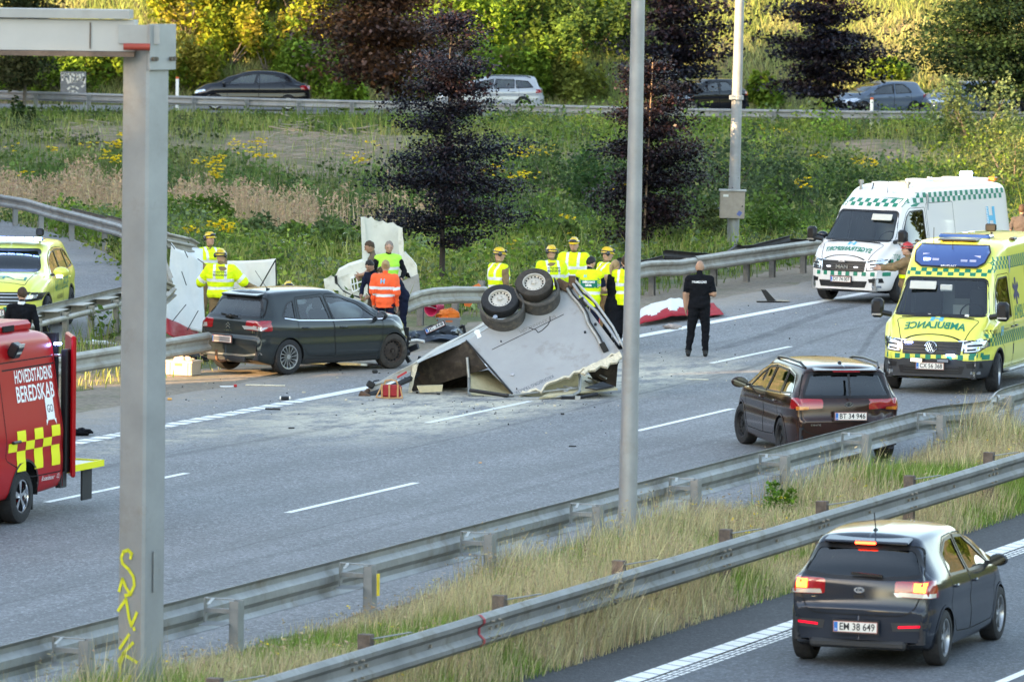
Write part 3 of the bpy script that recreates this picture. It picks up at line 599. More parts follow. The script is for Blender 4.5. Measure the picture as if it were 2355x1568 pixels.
# hillside
def hill_pt(px_, py_):
    lo, hi = 248.0, 330.0
    for _ in range(30):
        mid = (lo + hi) / 2; p = at(px_, py_, mid)
        if p.z > float(tz(p.x, mid)): lo = mid
        else: hi = mid
    return Vector((p.x, mid, float(tz(p.x, mid))))
YG = [(.19, .23, .025), (.23, .25, .03), (.13, .19, .025), (.25, .22, .04)]; MG = [(.17, .28, .04), (.21, .31, .045), (.12, .2, .03)]; OG = [(.2, .23, .05), (.15, .19, .045)]  # YG leaves yellowed to carry the low sun on the left bushes
hb = [(440, 190, (1.6, 1.2, 2.2), YG, 'left of the black car'), (520, 130, (2.0, 1.5, 2.8), YG, 'above the black car bonnet'), (620, 150, (1.8, 1.3, 2.4), YG, 'above the black car roof'), (700, 200, (1.6, 1.1, 2.2), MG, 'right of the black car roof'),
      (740, 90, (2.2, 1.6, 3.0), YG, 'left of the copper tree'), (430, 60, (2.2, 1.5, 3.0), YG, 'topmost left of the gantry column'), (560, 40, (2.2, 1.5, 3.0), YG, 'at the top edge right of the gantry column'), (680, 30, (2.0, 1.5, 3.0), YG, 'at the top edge above the black car tail'),
      (150, 190, (2.2, 1.4, 2.6), MG, 'behind the graffiti board'), (240, 160, (1.6, 1.3, 2.4), OG, 'between graffiti board and gantry column'), (330, 190, (1.4, 1.1, 2.2), MG, 'hidden mostly by the gantry column'), (10, 195, (1.8, 1.3, 2.4), MG, 'at the left edge'),
      (800, 240, (1.2, .9, 1.4), MG, 'at the road under the copper tree'), (1110, 120, (2.0, 1.4, 3.2), MG, 'right of the middle purple tree top'), (1180, 215, (1.9, 1.2, 2.6), MG, 'above the silver estate car'), (1260, 190, (1.6, 1.2, 2.8), [(.08, .14, .03), (.1, .16, .03)], 'right above the silver estate tail'),
      (1330, 215, (1.4, 1., 2.0), OG, 'left of the front lamp post at the far road'), (1240, 70, (2.2, 1.5, 2.8), [(.06, .11, .03), (.08, .13, .03)], 'dark one high above the silver estate'), (1370, 100, (2.2, 1.5, 2.4), [(.05, .09, .03), (.07, .12, .03)], 'dark one left of the lamp post top'),  # dark ones have the hillside shade put into their leaf colour
      (1000, 130, (2.2, 1.4, 3.0), MG, 'behind the middle purple tree'), (930, 210, (1.6, 1.1, 2.0), MG, 'between copper and purple trees'), (1760, 235, (1.1, .8, 1.5), MG, 'beside the rear lamp post at the far road'), (2050, 165, (1.1, .8, .9), MG, 'right of the purple tree on the grassy hill'), (2110, 232, (.9, .7, .8), MG, 'behind the blue car tail'),
      (1420, 30, (1.6, 1.2, 2.0), MG, 'at the top edge left of the front lamp post'), (1150, 10, (2, 1.3, 2.2), MG, 'at the top edge right of the middle')]
for i, (x_, y_, rad, cols, lb) in enumerate(hb):
    rs = [k * .9 for k in rad]; bush('hill_bush', 'leafy bush on the hillside, ' + lb, hill_pt(x_, y_ + 20), rs, .15, 190, cols, 200 + i, 14, grp='bushes on the hillside', upright=.3)
x, y = region(95000, -26, 28, 251, 266, 71); k = in_view(x, y); x, y = x[k], y[k]; n = len(x); v = vnoise(x, y, .3, 30) + .4 * vnoise(x, y, 1.2, 31)
col = np.where((v > .7)[:, None], cvar((.36, .38, .16), n, .15, 9), cvar((.27, .33, .11), n, .15, 10))
o = blades('hillside_grass', np.stack([x, y, tz(x, y)], 1), .15 + .4 * rng.random(n), .035, col, .6, seed=14, bendto=(0, -.4, 0)); tag(o, 'tall pale grass covering the hillside', kind='stuff')
x, y = region(14000, -30, 32, 232, 256, 72); k = in_view(x, y) & (np.abs(y - bgy(x)) > 4.4); x, y = x[k], y[k]; n = len(x)
o = blades('far_verge_grass', np.stack([x, y, tz(x, y)], 1), .15 + .3 * rng.random(n), .04, cvar((.12, .17, .04), n, .25, 11), .4, seed=15); tag(o, 'short grass along the far road', kind='stuff')
# brushwood and bare soil on the bank
twig = mat('dead wood', (.33, .27, .22), .9, noise=.3)
b = MB(); r = np.random.default_rng(81)
for (cx_, cy_, k) in ((680, 325, 40), (790, 335, 44), (730, 350, 20), (200, 315, 14), (640, 350, 8), (720, 300, 10), (930, 380, 5), (1170, 370, 5), (860, 325, 6), (560, 385, 5)):
    for j in range(k):
        g = gp(cx_ + r.normal() * 30, cy_ + r.normal() * 10, 0); z0 = float(tz(g.x, g.y)) + .05; a = r.normal() * .5 + (0 if r.random() < .7 else 1.2); L_ = r.uniform(.25, 1.1); d = Vector((math.cos(a), math.sin(a) * .6, r.normal() * .18)) * L_ / 2
        c = Vector((g.x, g.y, z0 + .08 + r.random() * .12)); b.cyl(c - d, c + d, r.uniform(.01, .035), r.uniform(.006, .02), 5)
tag(b.build('brushwood', twig), 'bleached dead branches lying on the bank', kind='stuff')
# wood out of the picture on the left: it throws the evening shade over the road
r = np.random.default_rng(91); P = []; wn = []

# bare earth where nothing grows
earth = mat('bare brown earth', (.23, .16, .11), .95, noise=.55, nscale=2.2, bump=1, bscale=7, dirt=((.09, .11, .04), .6, .9))
for i, (c, a, b_) in enumerate(BARE[:5]):
    V = []; F = []; n_ = 26
    for j in range(n_):
        for k in range(n_):
            x_ = c.x + a * 1.3 * (2 * j / (n_ - 1) - 1); y_ = c.y + b_ * 1.3 * (2 * k / (n_ - 1) - 1); V.append((x_, y_, float(tz(x_, y_)) + .02))
    ok = bare_at(np.array([v[0] for v in V]), np.array([v[1] for v in V]))
    F = [(j * n_ + k, (j + 1) * n_ + k, (j + 1) * n_ + k + 1, j * n_ + k + 1) for j in range(n_ - 1) for k in range(n_ - 1) if ok[[j * n_ + k, (j + 1) * n_ + k + 1]].all()]
    if F: tag(mesh_obj('bare_ground', V, F, earth, smooth=True), 'patch of bare brown earth on the bank', kind='structure')
# light reaches: (a place, height above its ground up to which the wood keeps the sun off); -9 means sun down to the ground
WX = -52.0; SH = Vector((SUNDIR.x, SUNDIR.y)).normalized()
SHADE = [((0, 20, 0), 9), ((-4, 64, 0), 9), ((5, 80, 0), 9), ((4, 94, 0), 6), ((-6, 97.3, 0), 6), ((-6, 98.2, 0), 2.9), ((-6, 102.4, 0), 2.9), ((-6, 103.0, 0), -2.5), ((-6, 107.3, 0), -2.5), ((-6, 107.9, 0), 3.0), ((0, 113.5, 0), 5), ((7, 132, 0), 3.2), ((8, 133, 0), 1.9), ((8, 137, 0), 1.9), ((2, 142, 0), 4), ((0, 170, 0), 4), ((0, 200, 0), 4.5), ((20, 244, 0), 3.0), ((20, 249, 0), 2.0), ((8, 254, 0), 1.1), ((5, 256, 0), 2.0), ((-1, 257, 0), 2.0), ((-3.4, 257, 0), 1.4), ((-6, 257, 0), -.5), ((-14, 257, 0), -1), ((-22, 257, 0), 0), ((-30, 257, 0), 1)]
ts = []
for (p, zt_) in SHADE:
    d = (p[0] - WX) / -SH.x; ts.append((p[1] + SH.y * d, zt_ + d * math.tan(R(SUN_EL))))
ts.sort(); tt = np.array([a for a, b_ in ts]); hh = np.array([b_ for a, b_ in ts]); r = np.random.default_rng(91)
n = 100000; t = r.uniform(-40, 290, n); hcr = np.interp(t, tt, hh); u = r.random(n) ** .7; z = hcr * u - np.abs(r.normal(size=n)) * .15
m = 9000; t2 = np.where(r.random(m) < .5, r.uniform(67.6, 73.8, m), r.uniform(62.8, 67.6, m)); z2 = np.where(t2 > 67.6, 15.5, 18.6) + (r.random(m) ** 1.3) * 6.5      # unseen leaf bands added above the gaps to limit the sun
t = np.concatenate([t, t2]); z = np.concatenate([z, z2]); n += m
o = leafcloud('shade_wood', np.stack([WX - r.random(n) * 4, t, z], 1), .95, cvar((.06, .09, .02), n, .3, 12), leafm, seed=5); tag(o, 'wood of tall trees along the left side of the motorway', kind='stuff')
n = 30000; t = r.uniform(-110, 330, n); e_ = t < 0; z = 13 * r.random(n) ** .8 + 1.5 * np.sin(t * .21)
o = leafcloud('reflection_wood', np.stack([np.where(e_, 62 + t * 1.04, 62 + r.random(n) * 4), np.where(e_, -70 - r.random(n) * 4, t - 70), z], 1), 1.1, cvar((.07, .11, .025), n, .35, 13), leafm, seed=6); tag(o, 'wood of tall trees along the right side and behind', kind='stuff')  # out-of-view wood added so the cars reflect less bright horizon
# ---------------------------------------------------------------- guardrails
RAILP = [(-.155, 0.0), (-.152, .022), (-.115, .07), (-.075, .07), (-.03, .012), (.03, .012), (.075, .07), (.115, .07), (.152, .022), (.155, 0.0)]   # height, depth towards traffic
def rail_beam(name, path, side, zc, m, parent, h=1.0, tilt=None, thick=.006):
    """W-section swept along a path of points; side = +1 bulges to the left of the path"""
    V = []; F = []; n = len(path); k = len(RAILP)
    for i, p in enumerate(path):
        a = Vector(path[max(0, i - 1)]); b = Vector(path[min(n - 1, i + 1)]); t = (b - a); t.z = 0; t.normalize(); nn = Vector((-t.y, t.x, 0)) * side; up = Vector((0, 0, 1))
        if tilt:
            q = Matrix.Rotation(tilt[i] if isinstance(tilt, (list, tuple)) else tilt, 3, t); nn = q @ nn; up = q @ up
        c = Vector(p) + Vector((0, 0, zc))
        for e in (0, thick):
            for (z, d) in RAILP: V.append(c + up * z * h + nn * (d - e))
    for i in range(n - 1):
        for j in range(k - 1):
            a = i * 2 * k + j; b = a + 2 * k; F.append((a, b, b + 1, a + 1)); F.append((a + k, a + k + 1, b + k + 1, b + k))
        for j in (0, k - 1):
            a = i * 2 * k + j; b = a + 2 * k; F.append((a, a + k, b + k, b))
    o = mesh_obj(name, V, F, m, parent); bm = bmesh.new(); bm.from_mesh(o.data); bmesh.ops.recalc_face_normals(bm, faces=bm.faces); bm.to_mesh(o.data); bm.free(); shade(o, 22); return o
_pm = {}
def c_post(parent, p, ang, hgt, m, w=.1, d=.12):
    """C-section post"""
    key = (round(hgt, 2), m.name, w)
    if key not in _pm:
        b = MB(); b.box((0, 0, hgt / 2 - .2), (w, .006, hgt + .4)); b.box((-w / 2, -d / 2, hgt / 2 - .2), (.006, d, hgt + .4)); b.box((w / 2, -d / 2, hgt / 2 - .2), (.006, d, hgt + .4)); b.box((-w / 2 + .012, -d, hgt / 2 - .2), (.03, .006, hgt + .4)); b.box((w / 2 - .012, -d, hgt / 2 - .2), (.03, .006, hgt + .4))
        o = b.build('post', m, parent); _pm[key] = o.data
    else: o = bpy.data.objects.new('post', _pm[key]); C.objects.link(o); o.parent = parent
    o.location = p; o.rotation_euler = (0, 0, ang); return o
bolt = mat('bolt', (.35, .3, .24), .5, .6)
# middle guardrail facing the far carriageway
gal = mat('guardrail steel', (.27, .275, .28), .55, .45, noise=.22, nscale=2.5, dirt=((.16, .13, .1), .35, 1.6), bump=.08, bscale=9)
gals = mat('guardrail steel near', (.2, .2, .195), .55, .4, noise=.3, nscale=1.5, dirt=((.1, .085, .06), .4, 3), bump=.08, bscale=9)
RD3 = Vector((RD[0], RD[1], 0)); RN3 = Vector((RN[0], RN[1], 0)); RA = math.atan2(RD[1], RD[0])
ra = empty('middle_guardrail', rd(-32, -12.1), 0, 'guardrail of the far carriageway with spacer arms, dented behind the brown car', 'guardrail')
def dent(s): return .35 * math.exp(-((s + 12.0) / 1.3) ** 2)
SP = 4.0
segs = [-59.9 + SP * i for i in range(0, 38)]
for a in segs:
    pts = [rd(a + SP * j / 8, -12.05 - dent(a + SP * j / 8), -.0 - .10 * dent(a + SP * j / 8)) for j in range(9)]
    pts[-1] = pts[-1] + RD3 * .06
    rail_beam('rail_beam', pts, 1, .555, gal, ra, 1.36)
    o0 = -11.02 - dent(a)
    p = rd(a + 1.0, -12.52, 0); c_post(ra, p, RA + math.pi, .72, gal, .17, .1)
    pm = rd(a + 1.0, -12.28 - dent(a + 1) * .5, .60); b = MB(); b.box(pm + Vector((0, 0, .13)) , (.05, .34, .012), Matrix.Rotation(RA, 3, 'Z')); b.box(pm, (.05, .34, .05), Matrix.Rotation(RA, 3, 'Z')); b.box(rd(a + 1, -12.10 - dent(a + 1), .60), (.07, .02, .28), Matrix.Rotation(RA, 3, 'Z'))
    b.box(pm + Vector((0, 0, .135)) - RD3 * .28, (.62, .035, .008), Matrix.Rotation(RA + .3, 3, 'Z')); b.box(pm + Vector((0, 0, -.13)) - RD3 * .14, (.36, .3, .006), Matrix.Rotation(RA + .1, 3, 'Z')); b.build('spacer_arm', gal, ra)
b = MB(); b.box(rd(-38.9, -12.57, .5), (.07, .012, .26), RA); b.build('post_sticker', mat('yellow sticker', (.7, .5, .03), .6, noise=.3), ra)
# guardrail facing the near carriageway
rb = empty('near_guardrail', rd(-40, -15.5), 0, 'guardrail along the near carriageway with wide double corrugated beam and red mark', 'guardrail')
for i in range(28):
    a = -63.0 + 4.0 * i; pts = [rd(a + 4.0 * j / 4, -15.50, 0) for j in range(5)]; pts[-1] = pts[-1] + RD3 * .05
    rail_beam('rail_beam', pts, -1, .60, gals, rb, 1.15)
    c = rd(a + 1.2, -15.15, .0); b = MB(); b.box(c + Vector((0, 0, .28)), (.12, .14, 1.05), RA); b.build('post', mat('weathered brown post', (.13, .1, .085), .85, noise=.4, nscale=9, bump=.4), rb)
    b = MB(); b.box(rd(a + 1.2, -15.32, .60), (.06, .26, .16), RA); b.box(rd(a + 1.55, -15.30, .76), (.75, .04, .008), RA - .22); b.build('spacer_arm', gals, rb)
    b = MB()
    for ds in (.1, .28, 2.1, 3.9): 
        b.cyl(rd(a + ds, -15.48, .60), rd(a + ds, -15.54, .60), .018, n=8)
    for ds in (3.8, 4.0):
        for dz in (.09, -.09): b.cyl(rd(a + ds, -15.58, .60 + dz), rd(a + ds, -15.615, .60 + dz), .014, n=6)
    tag(b.build('bolts', bolt, rb), kind='stuff')
g = gp(1098, 1450, .6); sr = so(g)[0]; b = MB()
rm_ = mat('red paint mark', (.35, .03, .04), .6); pts = [rd(sr - .03, -15.503, 0), rd(sr + .03, -15.503, 0)]; rail_beam('red_mark', [p - RN3 * .006 for p in pts], -1, .60, rm_, rb, 1.15)
# outer guardrail left of the wreck, from the left edge up to the grey car
gal3 = mat('guardrail steel outer', (.34, .32, .28), .55, .35, noise=.2, nscale=2.5, dirt=((.2, .16, .11), .4, 1.3), bump=.08, bscale=9)
rc = empty('outer_guardrail', rd(-8, 4.4), 0, 'sandy grey guardrail running up to the tail of the wrecked car', 'guardrail')
for i in range(9):
    a = -4.35 - 4.0 * (i + 1); pts = [rd(a + j, 4.25, 0) for j in range(5)]
    rail_beam('rail_beam', pts, -1, .58, gal3, rc, 1.15)
    c_post(rc, rd(a + 2.0, 4.5, 0), RA, .7, gal3)
    b = MB(); b.box(rd(a + 2.0, 4.36, .58), (.08, .16, .2), RA); b.build('spacer_block', gal3, rc)
# gore rail beside the slip road with its back to us
rg = empty('slip_road_guardrail', rd(0, 9.1), 0, 'double guardrail with spacer boxes at the slip road, left of the gantry column', 'guardrail')
q0, q1 = gp(-60, 757, .72), gp(420, 640, .72); Lq = (q1 - q0).length; dq = (q1 - q0).normalized(); nq = Vector((-dq.y, dq.x, 0)); aq = math.atan2(dq.y, dq.x); m_ = int(Lq / 2.0)
def Q(s, o_, z): p = q0 + dq * s + nq * o_; return Vector((p.x, p.y, z))
for i in range(int(Lq / 4) + 1):
    rail_beam('rail_beam', [Q(4 * i + j, .35, 0) for j in range(5)], 1, .60, gal3, rg)
    b = MB(); b.cyl(Q(4 * i, -.05, .52), Q(4 * i + 4.0, -.05, .52), .055, n=10); b.build('lower_tube', gal3, rg, 40)
for i in range(int(Lq / 2) + 1):
    c_post(rg, Q(2 * i + .4, -.0, -.03), aq, .66, gal3, .12, .1); b = MB(); b.box(Q(2 * i + .4, .17, .66), (.9, .34, .012), aq); b.box(Q(2 * i + .4, .17, .58), (.26, .3, .15), aq); b.build('spacer_box', gal3, rg)
# far side rail of the slip road
rh = empty('slip_road_far_guardrail', gp(100, 540), 0, 'grey guardrail bending along the far side of the slip road at the left edge', 'guardrail')
ctl = [(-500, 415, .0), (-150, 432, 0), (0, 450, 0), (60, 460, 0), (120, 478, 0), (200, 498, 0), (272, 517, 0), (330, 540, 0), (372, 566, 0)]
pp = [gp(x, y, .75) for x, y, _ in ctl]; pp = [Vector((p.x, p.y, 0)) for p in pp]
for i in range(len(pp) - 1):
    a, b_ = pp[i], pp[i + 1]; rail_beam('rail_beam', [a.lerp(b_, j / 4) for j in range(5)], -1, .62, gal, rh, 1.05)
    k = max(1, int((b_ - a).length / 2.2))
    for j in range(k): p = a.lerp(b_, (j + .5) / k); c_post(rh, p + Vector((.1, .25, -.05)), math.atan2((b_ - a).y, (b_ - a).x), .74, gal)
    n_ = Vector((-(b_ - a).y, (b_ - a).x, 0)).normalized()
    if i >= 4: rail_beam('back_beam', [a.lerp(b_, j / 4) + n_ * .45 + Vector((0, 0, .04 * i - .18)) for j in range(5)], 1, .62, galv_d, rh, 1.05)
# damaged, bowed piece behind the grey car
rw = empty('bent_guardrail', gp(1000, 720), 0, 'bowed and twisted piece of guardrail between the rescuers and the grey car', 'guardrail')
cp = [(905, 712, 115.2, .15), (935, 700, 115.6, .0), (965, 688, 116.6, -.05), (1000, 681, 117.6, 0), (1050, 678, 119.0, 0), (1118, 678, 120.6, 0)]
P = [at(x, y, Y) for x, y, Y, _ in cp]; rail_beam('rail_beam', [P[0].lerp(P[1], .0)] + [P[i].lerp(P[i + 1], t) for i in range(5) for t in (.33, .66, 1.0)], -1, 0, gal3, rw, 1.1, tilt=-.12)
for x, y in ((960, 745), (1040, 725), (1100, 712)): c_post(rw, gp(x, y), RA, .62, galv_d)
# outer guardrail right of the front lamp post
ro = empty('far_guardrail', rd(26, 4.3), 0, 'outer guardrail right of the front lamp post with scraped patch and buckled back rail', 'guardrail')
p0, p1 = gp(1452, 611, .76), gp(1990, 537, .76); s0_, s1_ = so(p0)[0], so(p1)[0]; k = int((s1_ - s0_) / 4) + 1
fo_ = lambda s: np.interp(s, [s0_, s1_], [so(p0)[1], so(p1)[1]])
scr = mat('bare scraped steel', (.42, .33, .24), .55, .25, noise=.25, nscale=4)
for i in range(k):
    a = s0_ + 4 * i; pts = [rd(a + j, float(fo_(a + j)), .04 * math.sin(1.3 * (a + j)) * (i < 1)) for j in range(5)]; rail_beam('rail_beam', pts, -1, .6, gal3 if i != 1 else gal3, ro, 1.15)
    for dd in (0, 2): c_post(ro, rd(a + dd, float(fo_(a)) + .25), RA, .72, galv_d, .14, .12)
    b = MB(); b.box(rd(a, float(fo_(a)) + .12, .6), (.1, .22, .25), RA); b.build('spacer_block', gal3, ro)
    w_ = lambda s: .55 + .25 * math.sin(s * .9) * (1 if i < 4 else .3)
    rail_beam('back_beam', [rd(a + j, float(fo_(a + j)) + w_(a + j), .1 * math.sin(a * 1.7 + j)) for j in range(5)], 1, .66, mat('dark torn steel', (.06, .055, .055), .7, .3, noise=.3), ro, 1.15, tilt=.3)
pts = [rd(s0_ + 5.6 + .5 * j, float(fo_(s0_ + 5)), 0) for j in range(5)]; rail_beam('scraped_patch', [p - RN3 * .007 for p in pts], -1, .6, scr, ro, 1.155)
# far road rail
rf = empty('far_road_guardrail', gp(1177, 280, .2), 0, 'long guardrail along the far road in front of the queuing cars', 'guardrail')
galf = mat('guardrail steel far', (.26, .265, .27), .6, .3, noise=.25, nscale=1.2, dirt=((.2, .19, .17), .3, .8))
fp = [(-300, 238), (0, 248), (430, 262), (760, 271), (1250, 282), (1560, 291), (2000, 297), (2354, 299), (2700, 300)]
fq = [gp(x, y, .26) for x, y in fp]
def fpt(x): 
    X = [a for a, b_ in fp]; return gp(x, float(np.interp(x, X, [b_ for a, b_ in fp])), .26)
xs_ = np.arange(-280, 2650, 121.0)
for i in range(len(xs_) - 1):
    a, b_ = fpt(xs_[i]), fpt(xs_[i + 1]); a.z = b_.z = .2; rail_beam('rail_beam', [a, a.lerp(b_, .5), b_], -1, .60, galf, rf, 1.1)
    c_post(rf, a + Vector((0, -.05, 0)), 0, .72, galf, .16, .12)
    if i < 7 : rail_beam('back_beam', [a + Vector((0, .9, -.05)), b_ + Vector((0, .9, -.05))], 1, .55, galf, rf, .9)
for q_ in (ra, rb, rc, rg, rh, rw, ro, rf): settle(q_)
# white marker posts
for x, y, h, lb in ((407, 258, 1.35, 'white marker post with orange cap next to the gantry column'), (1527, 272, 1.1, 'white marker post behind the front lamp post'), (2003, 300, 1.2, 'white marker post with red cap in front of the blue car')):
    g = gp(x, y, .2); e = empty('marker_post', g, 0, lb, 'marker post', 'white marker posts along the far road'); b = MB(); b.box((0, 0, h / 2 - .1), (.13, .1, h + .2), bev=.02); b.build('post', white, e); b = MB(); b.box((0, 0, h + .04), (.132, .102, .08), bev=.02); b.build('cap', mat('orange cap', (.6, .12, .04), .5), e)
# board with graffiti
g = gp(168, 250, .2); e = empty('sign_board', g, 0, 'grey metal board sprayed with white graffiti behind the far rail', 'sign'); b = MB(); b.box((0, 0, .95), (1.06, .04, 1.15)); b.build('board', mat('dull grey board', (.2, .2, .21), .6, noise=.25), e)
b = MB(); b.cyl((-.45, .05, -.2), (-.45, .05, 1.5), .03); b.cyl((.45, .05, -.2), (.45, .05, 1.5), .03); b.build('posts', galv, e)
def stroke(b, pts, w, y, d=.004):
    pts = [Vector(p) for p in pts]
    for p, q in zip(pts, pts[1:]):
        t = (q - p).normalized(); n_ = Vector((-t.y, t.x)) * w / 2; e_ = t * w * .3; A = [p - e_ + n_, q + e_ + n_, q + e_ - n_, p - e_ - n_]
        b.add([(v.x, y, v.y) for v in A] , [(0, 1, 2, 3)])
b = MB(); Y_ = -.024
for pts in ([(-.45, 1.45), (-.45, 1.15)], [(-.5, 1.45), (-.32, 1.42), (-.3, 1.3), (-.45, 1.28)], [(-.3, 1.28), (-.2, 1.05)], [(-.2, 1.42), (-.02, 1.42)], [(-.12, 1.42), (-.12, 1.08)], [(.02, 1.12), (-.02, 1.3), (.1, 1.42), (.2, 1.3), (.14, 1.12), (.02, 1.12)], [(.26, 1.4), (.3, 1.2), (.4, 1.15), (.45, 1.3), (.38, 1.42)], [(.45, 1.3), (.47, .98), (.36, .9)],
            [(-.22, .8), (-.1, .9), (.08, .9), (.2, .82)], [(-.22, .58), (-.1, .7), (.08, .7), (.18, .62)], [(-.32, .42), (-.1, .52), (.1, .5), (.3, .52)], [(-.2, .45), (.1, .4)]): stroke(b, pts, .085, Y_)
b.build('graffiti', mat('white spray', (.72, .68, .62), .7), e)
# ---------------------------------------------------------------- sign gantry
gc = empty('gantry', (0, 0, 0), 0, 'galvanised steel sign gantry in the foreground with yellow graffiti on its column', 'gantry')
YG_ = 60.8; GA = at(320, 800, YG_); gx0 = GA.x - .0
m_col = mat('column steel', (.29, .305, .32), .5, .45, noise=.12, nscale=2.0, dirt=((.2, .18, .16), .3, 1.2), bump=.05, bscale=5)
pc = at(318, 1600, YG_); base = Vector((pc.x + .02, YG_, 0))
def tilt_at(z): return Vector((-.022 * z * 0, 0, 0))
Wc, Dc = .40, .46; ca = -RA + math.pi / 2; ang = -.62
top = at(330, 62, YG_).z; rot = Matrix.Rotation(ang, 3, 'Z'); b = MB(); w2, d2, bv = .20, .20, .03
sec = [(-w2, -d2 + bv), (-w2 + bv, -d2), (w2 - bv, -d2), (w2, -d2 + bv), (w2, d2 - bv), (w2 - bv, d2), (-w2 + bv, d2), (-w2, d2 - bv)]
sec = [rot @ Vector((x * .86, y * .9, 0)) for x, y in sec]
b.add([base + p + Vector((0, 0, -.3)) for p in sec] + [base + p + Vector((0, 0, top - .0)) for p in sec], [(i, (i + 1) % 8, 8 + (i + 1) % 8, 8 + i) for i in range(8)] + [tuple(range(8, 16))]); b.build('column', m_col, gc)
fl = rot @ Vector((0, -1, 0)); fr = rot @ Vector((1, 0, 0))      # outward normals of the two faces in view: fl faces left-front, fr faces right
zb_ = at(360, 158, YG_).z
b = MB(); b.box(base + fr * .205 + Vector((0, 0, (top + zb_) / 2 + .01)), (.03, .42, top - zb_ + .04), rot); cp_ = b.build('cap_plate', m_col, gc)
b = MB()
for dz in (.1,):
    for dy in (-.17, -.12, .12, .17): q = base + fr * .22 + rot @ Vector((0, dy, 0)); b.cyl(q + Vector((0, 0, zb_ + dz)), q + fr * .03 + Vector((0, 0, zb_ + dz)), .022, n=6)
tag(b.build('bolts', mat('rusty bolt', (.12, .1, .08), .7, .3), cp_), kind='stuff')
zt_, zl_ = at(280, 47, YG_).z, at(280, 118, YG_).z
bd = Vector((-1, .02, 0)).normalized(); brot = Matrix((-bd, Vector((bd.y, -bd.x, 0)) * -1, Vector((0, 0, 1)))).transposed()
b = MB(); st = base + Vector((-.10, 0, 0)); en = st + bd * 11; c = (st + en) / 2
b.box((c.x, c.y, (zt_ + zl_) / 2), (11, .42, zt_ - zl_), brot); b.build('beam', mat('beam face', (.38, .39, .4), .5, .25, noise=.06, nscale=1.5), gc)
b = MB(); b.box((c.x - .05, c.y - .03, zt_ + .06), (11, .5, .09), brot); b.build('top_rail', m_col, gc)
b = MB(); b.box((c.x, c.y, zl_ - .03), (11, .5, .05), brot); b.build('bottom_flange', mat('rusty flange', (.14, .1, .08), .8, noise=.3), gc)
b = MB(); b.box((base.x - .06, base.y - .22, (top + zl_) / 2 + .05), (.42, .05, top - zl_ - .06), brot); b.build('corner_plate', m_col, gc)
b = MB(); q = Vector((base.x - .21, base.y - .31, zl_ + .05)); b.cyl(q, q + Vector((.27, 0, 0)), .035, n=14); b.build('red_pipe', mat('red pipe', (.3, .045, .03), .5), gc, 40)
jx = at(206, 80, YG_ - .3).x; b = MB(); b.box((jx, base.y - .215, (zt_ + zl_) / 2), (.012, .008, zt_ - zl_ - .05)); b.build('beam_joint', mat('dark beam joint', (.1, .07, .05), .8), gc)  # joint in the beam drawn as a thin dark strip
# graffiti on the left front face
spray = mat('yellow spray', (.62, .62, .04), .6); ut = Vector((0, 0, 1)); b = MB()
face_c = base + fl * .1855; e1 = rot @ Vector((1, 0, 0))
def gpt(px_, py_):
    r_, Yd, Zd = _ray(px_, py_); d = Vector((r_, Yd, Zd)); o0_ = Vector((0, 0, CAMH)); t = (face_c - o0_).dot(fl) / d.dot(fl); return o0_ + d * t + fl * .004
def gstroke(pts, w):
    P = [gpt(*p) for p in pts]
    for p, q in zip(P, P[1:]):
        t = (q - p).normalized(); n_ = fl.cross(t) * w / 2; e_ = t * w * .3; b.add([p - e_ + n_, q + e_ + n_, q + e_ - n_, p - e_ - n_], [(0, 1, 2, 3)])
for pts in ([(300, 1283), (303, 1272), (295, 1264), (284, 1268), (279, 1282), (282, 1295), (296, 1308), (307, 1325), (309, 1345), (300, 1366), (288, 1368)], [(274, 1358), (282, 1330), (290, 1350), (300, 1365)], [(272, 1403), (290, 1376), (297, 1420), (302, 1438), (315, 1408)], [(308, 1443), (309, 1447)], [(276, 1490), (297, 1458)], [(306, 1477), (283, 1502), (315, 1522)], [(272, 1520), (287, 1500), (277, 1525), (274, 1555), (281, 1575), (297, 1560), (300, 1552)]): gstroke(pts, .035)
b.build('graffiti', spray, gc)
b = MB(); q = base + fr * .1865 + Vector((0, 0, at(345, 1310, YG_).z)); b.box(q, (.006, .07, .42), rot); b.build('hatch_cover', m_col, gc)
# ---------------------------------------------------------------- lamp posts
lampm = mat('lamp post steel', (.30, .31, .32), .5, .4, noise=.15, nscale=2.5, dirt=((.25, .23, .2), .3, 1.5))
def lamp_post(b0, label, r0, r1, h=11.5):
    e = empty('lamp_post', b0, 0, label, 'lamp post', 'street lamp posts'); b = MB(); prof = [(r0 * 1.0, -.3), (r0, 1.6), (r0 * .96, 1.65)] + [(r0 * .96 + (r1 - r0 * .96) * t, 1.65 + (h - 1.65) * t) for t in (.3, .6, 1)]
    b.lathe(prof, 24, axis='Z'); b.build('post', lampm, e, 40); b = MB(); b.tube([(0, 0, h), (0, 0, h + .2), (.5, .3, h + .6), (1.6, .9, h + .7)], .05); b.build('arm', lampm, e); b = MB(); b.box((2.0, 1.1, h + .7), (.8, .3, .12), .5, bev=.05); b.build('lamp_head', galv, e); return e
l1 = lamp_post(rd(*so(gp(1440, 1303))), 'smooth grey lamp post in the median grass in front of the trailer wreck', .118, .07, 11)
l1.rotation_euler = (0, R(.35), 0)
l2 = lamp_post(gp(1684, 580), 'mottled steel lamp post with a grey cabinet, standing behind the far guardrail', .15, .085, 11)
l2.rotation_euler = (0, R(.7), 0)
b = MB(); b.box((-.05, -.22, 1.35 + .0), (.62, .26, .68), bev=.01); cb = b.build('cabinet', mat('cabinet steel', (.36, .31, .27), .5, .3, noise=.12), l2)
cb.location.z = -.25 + .1
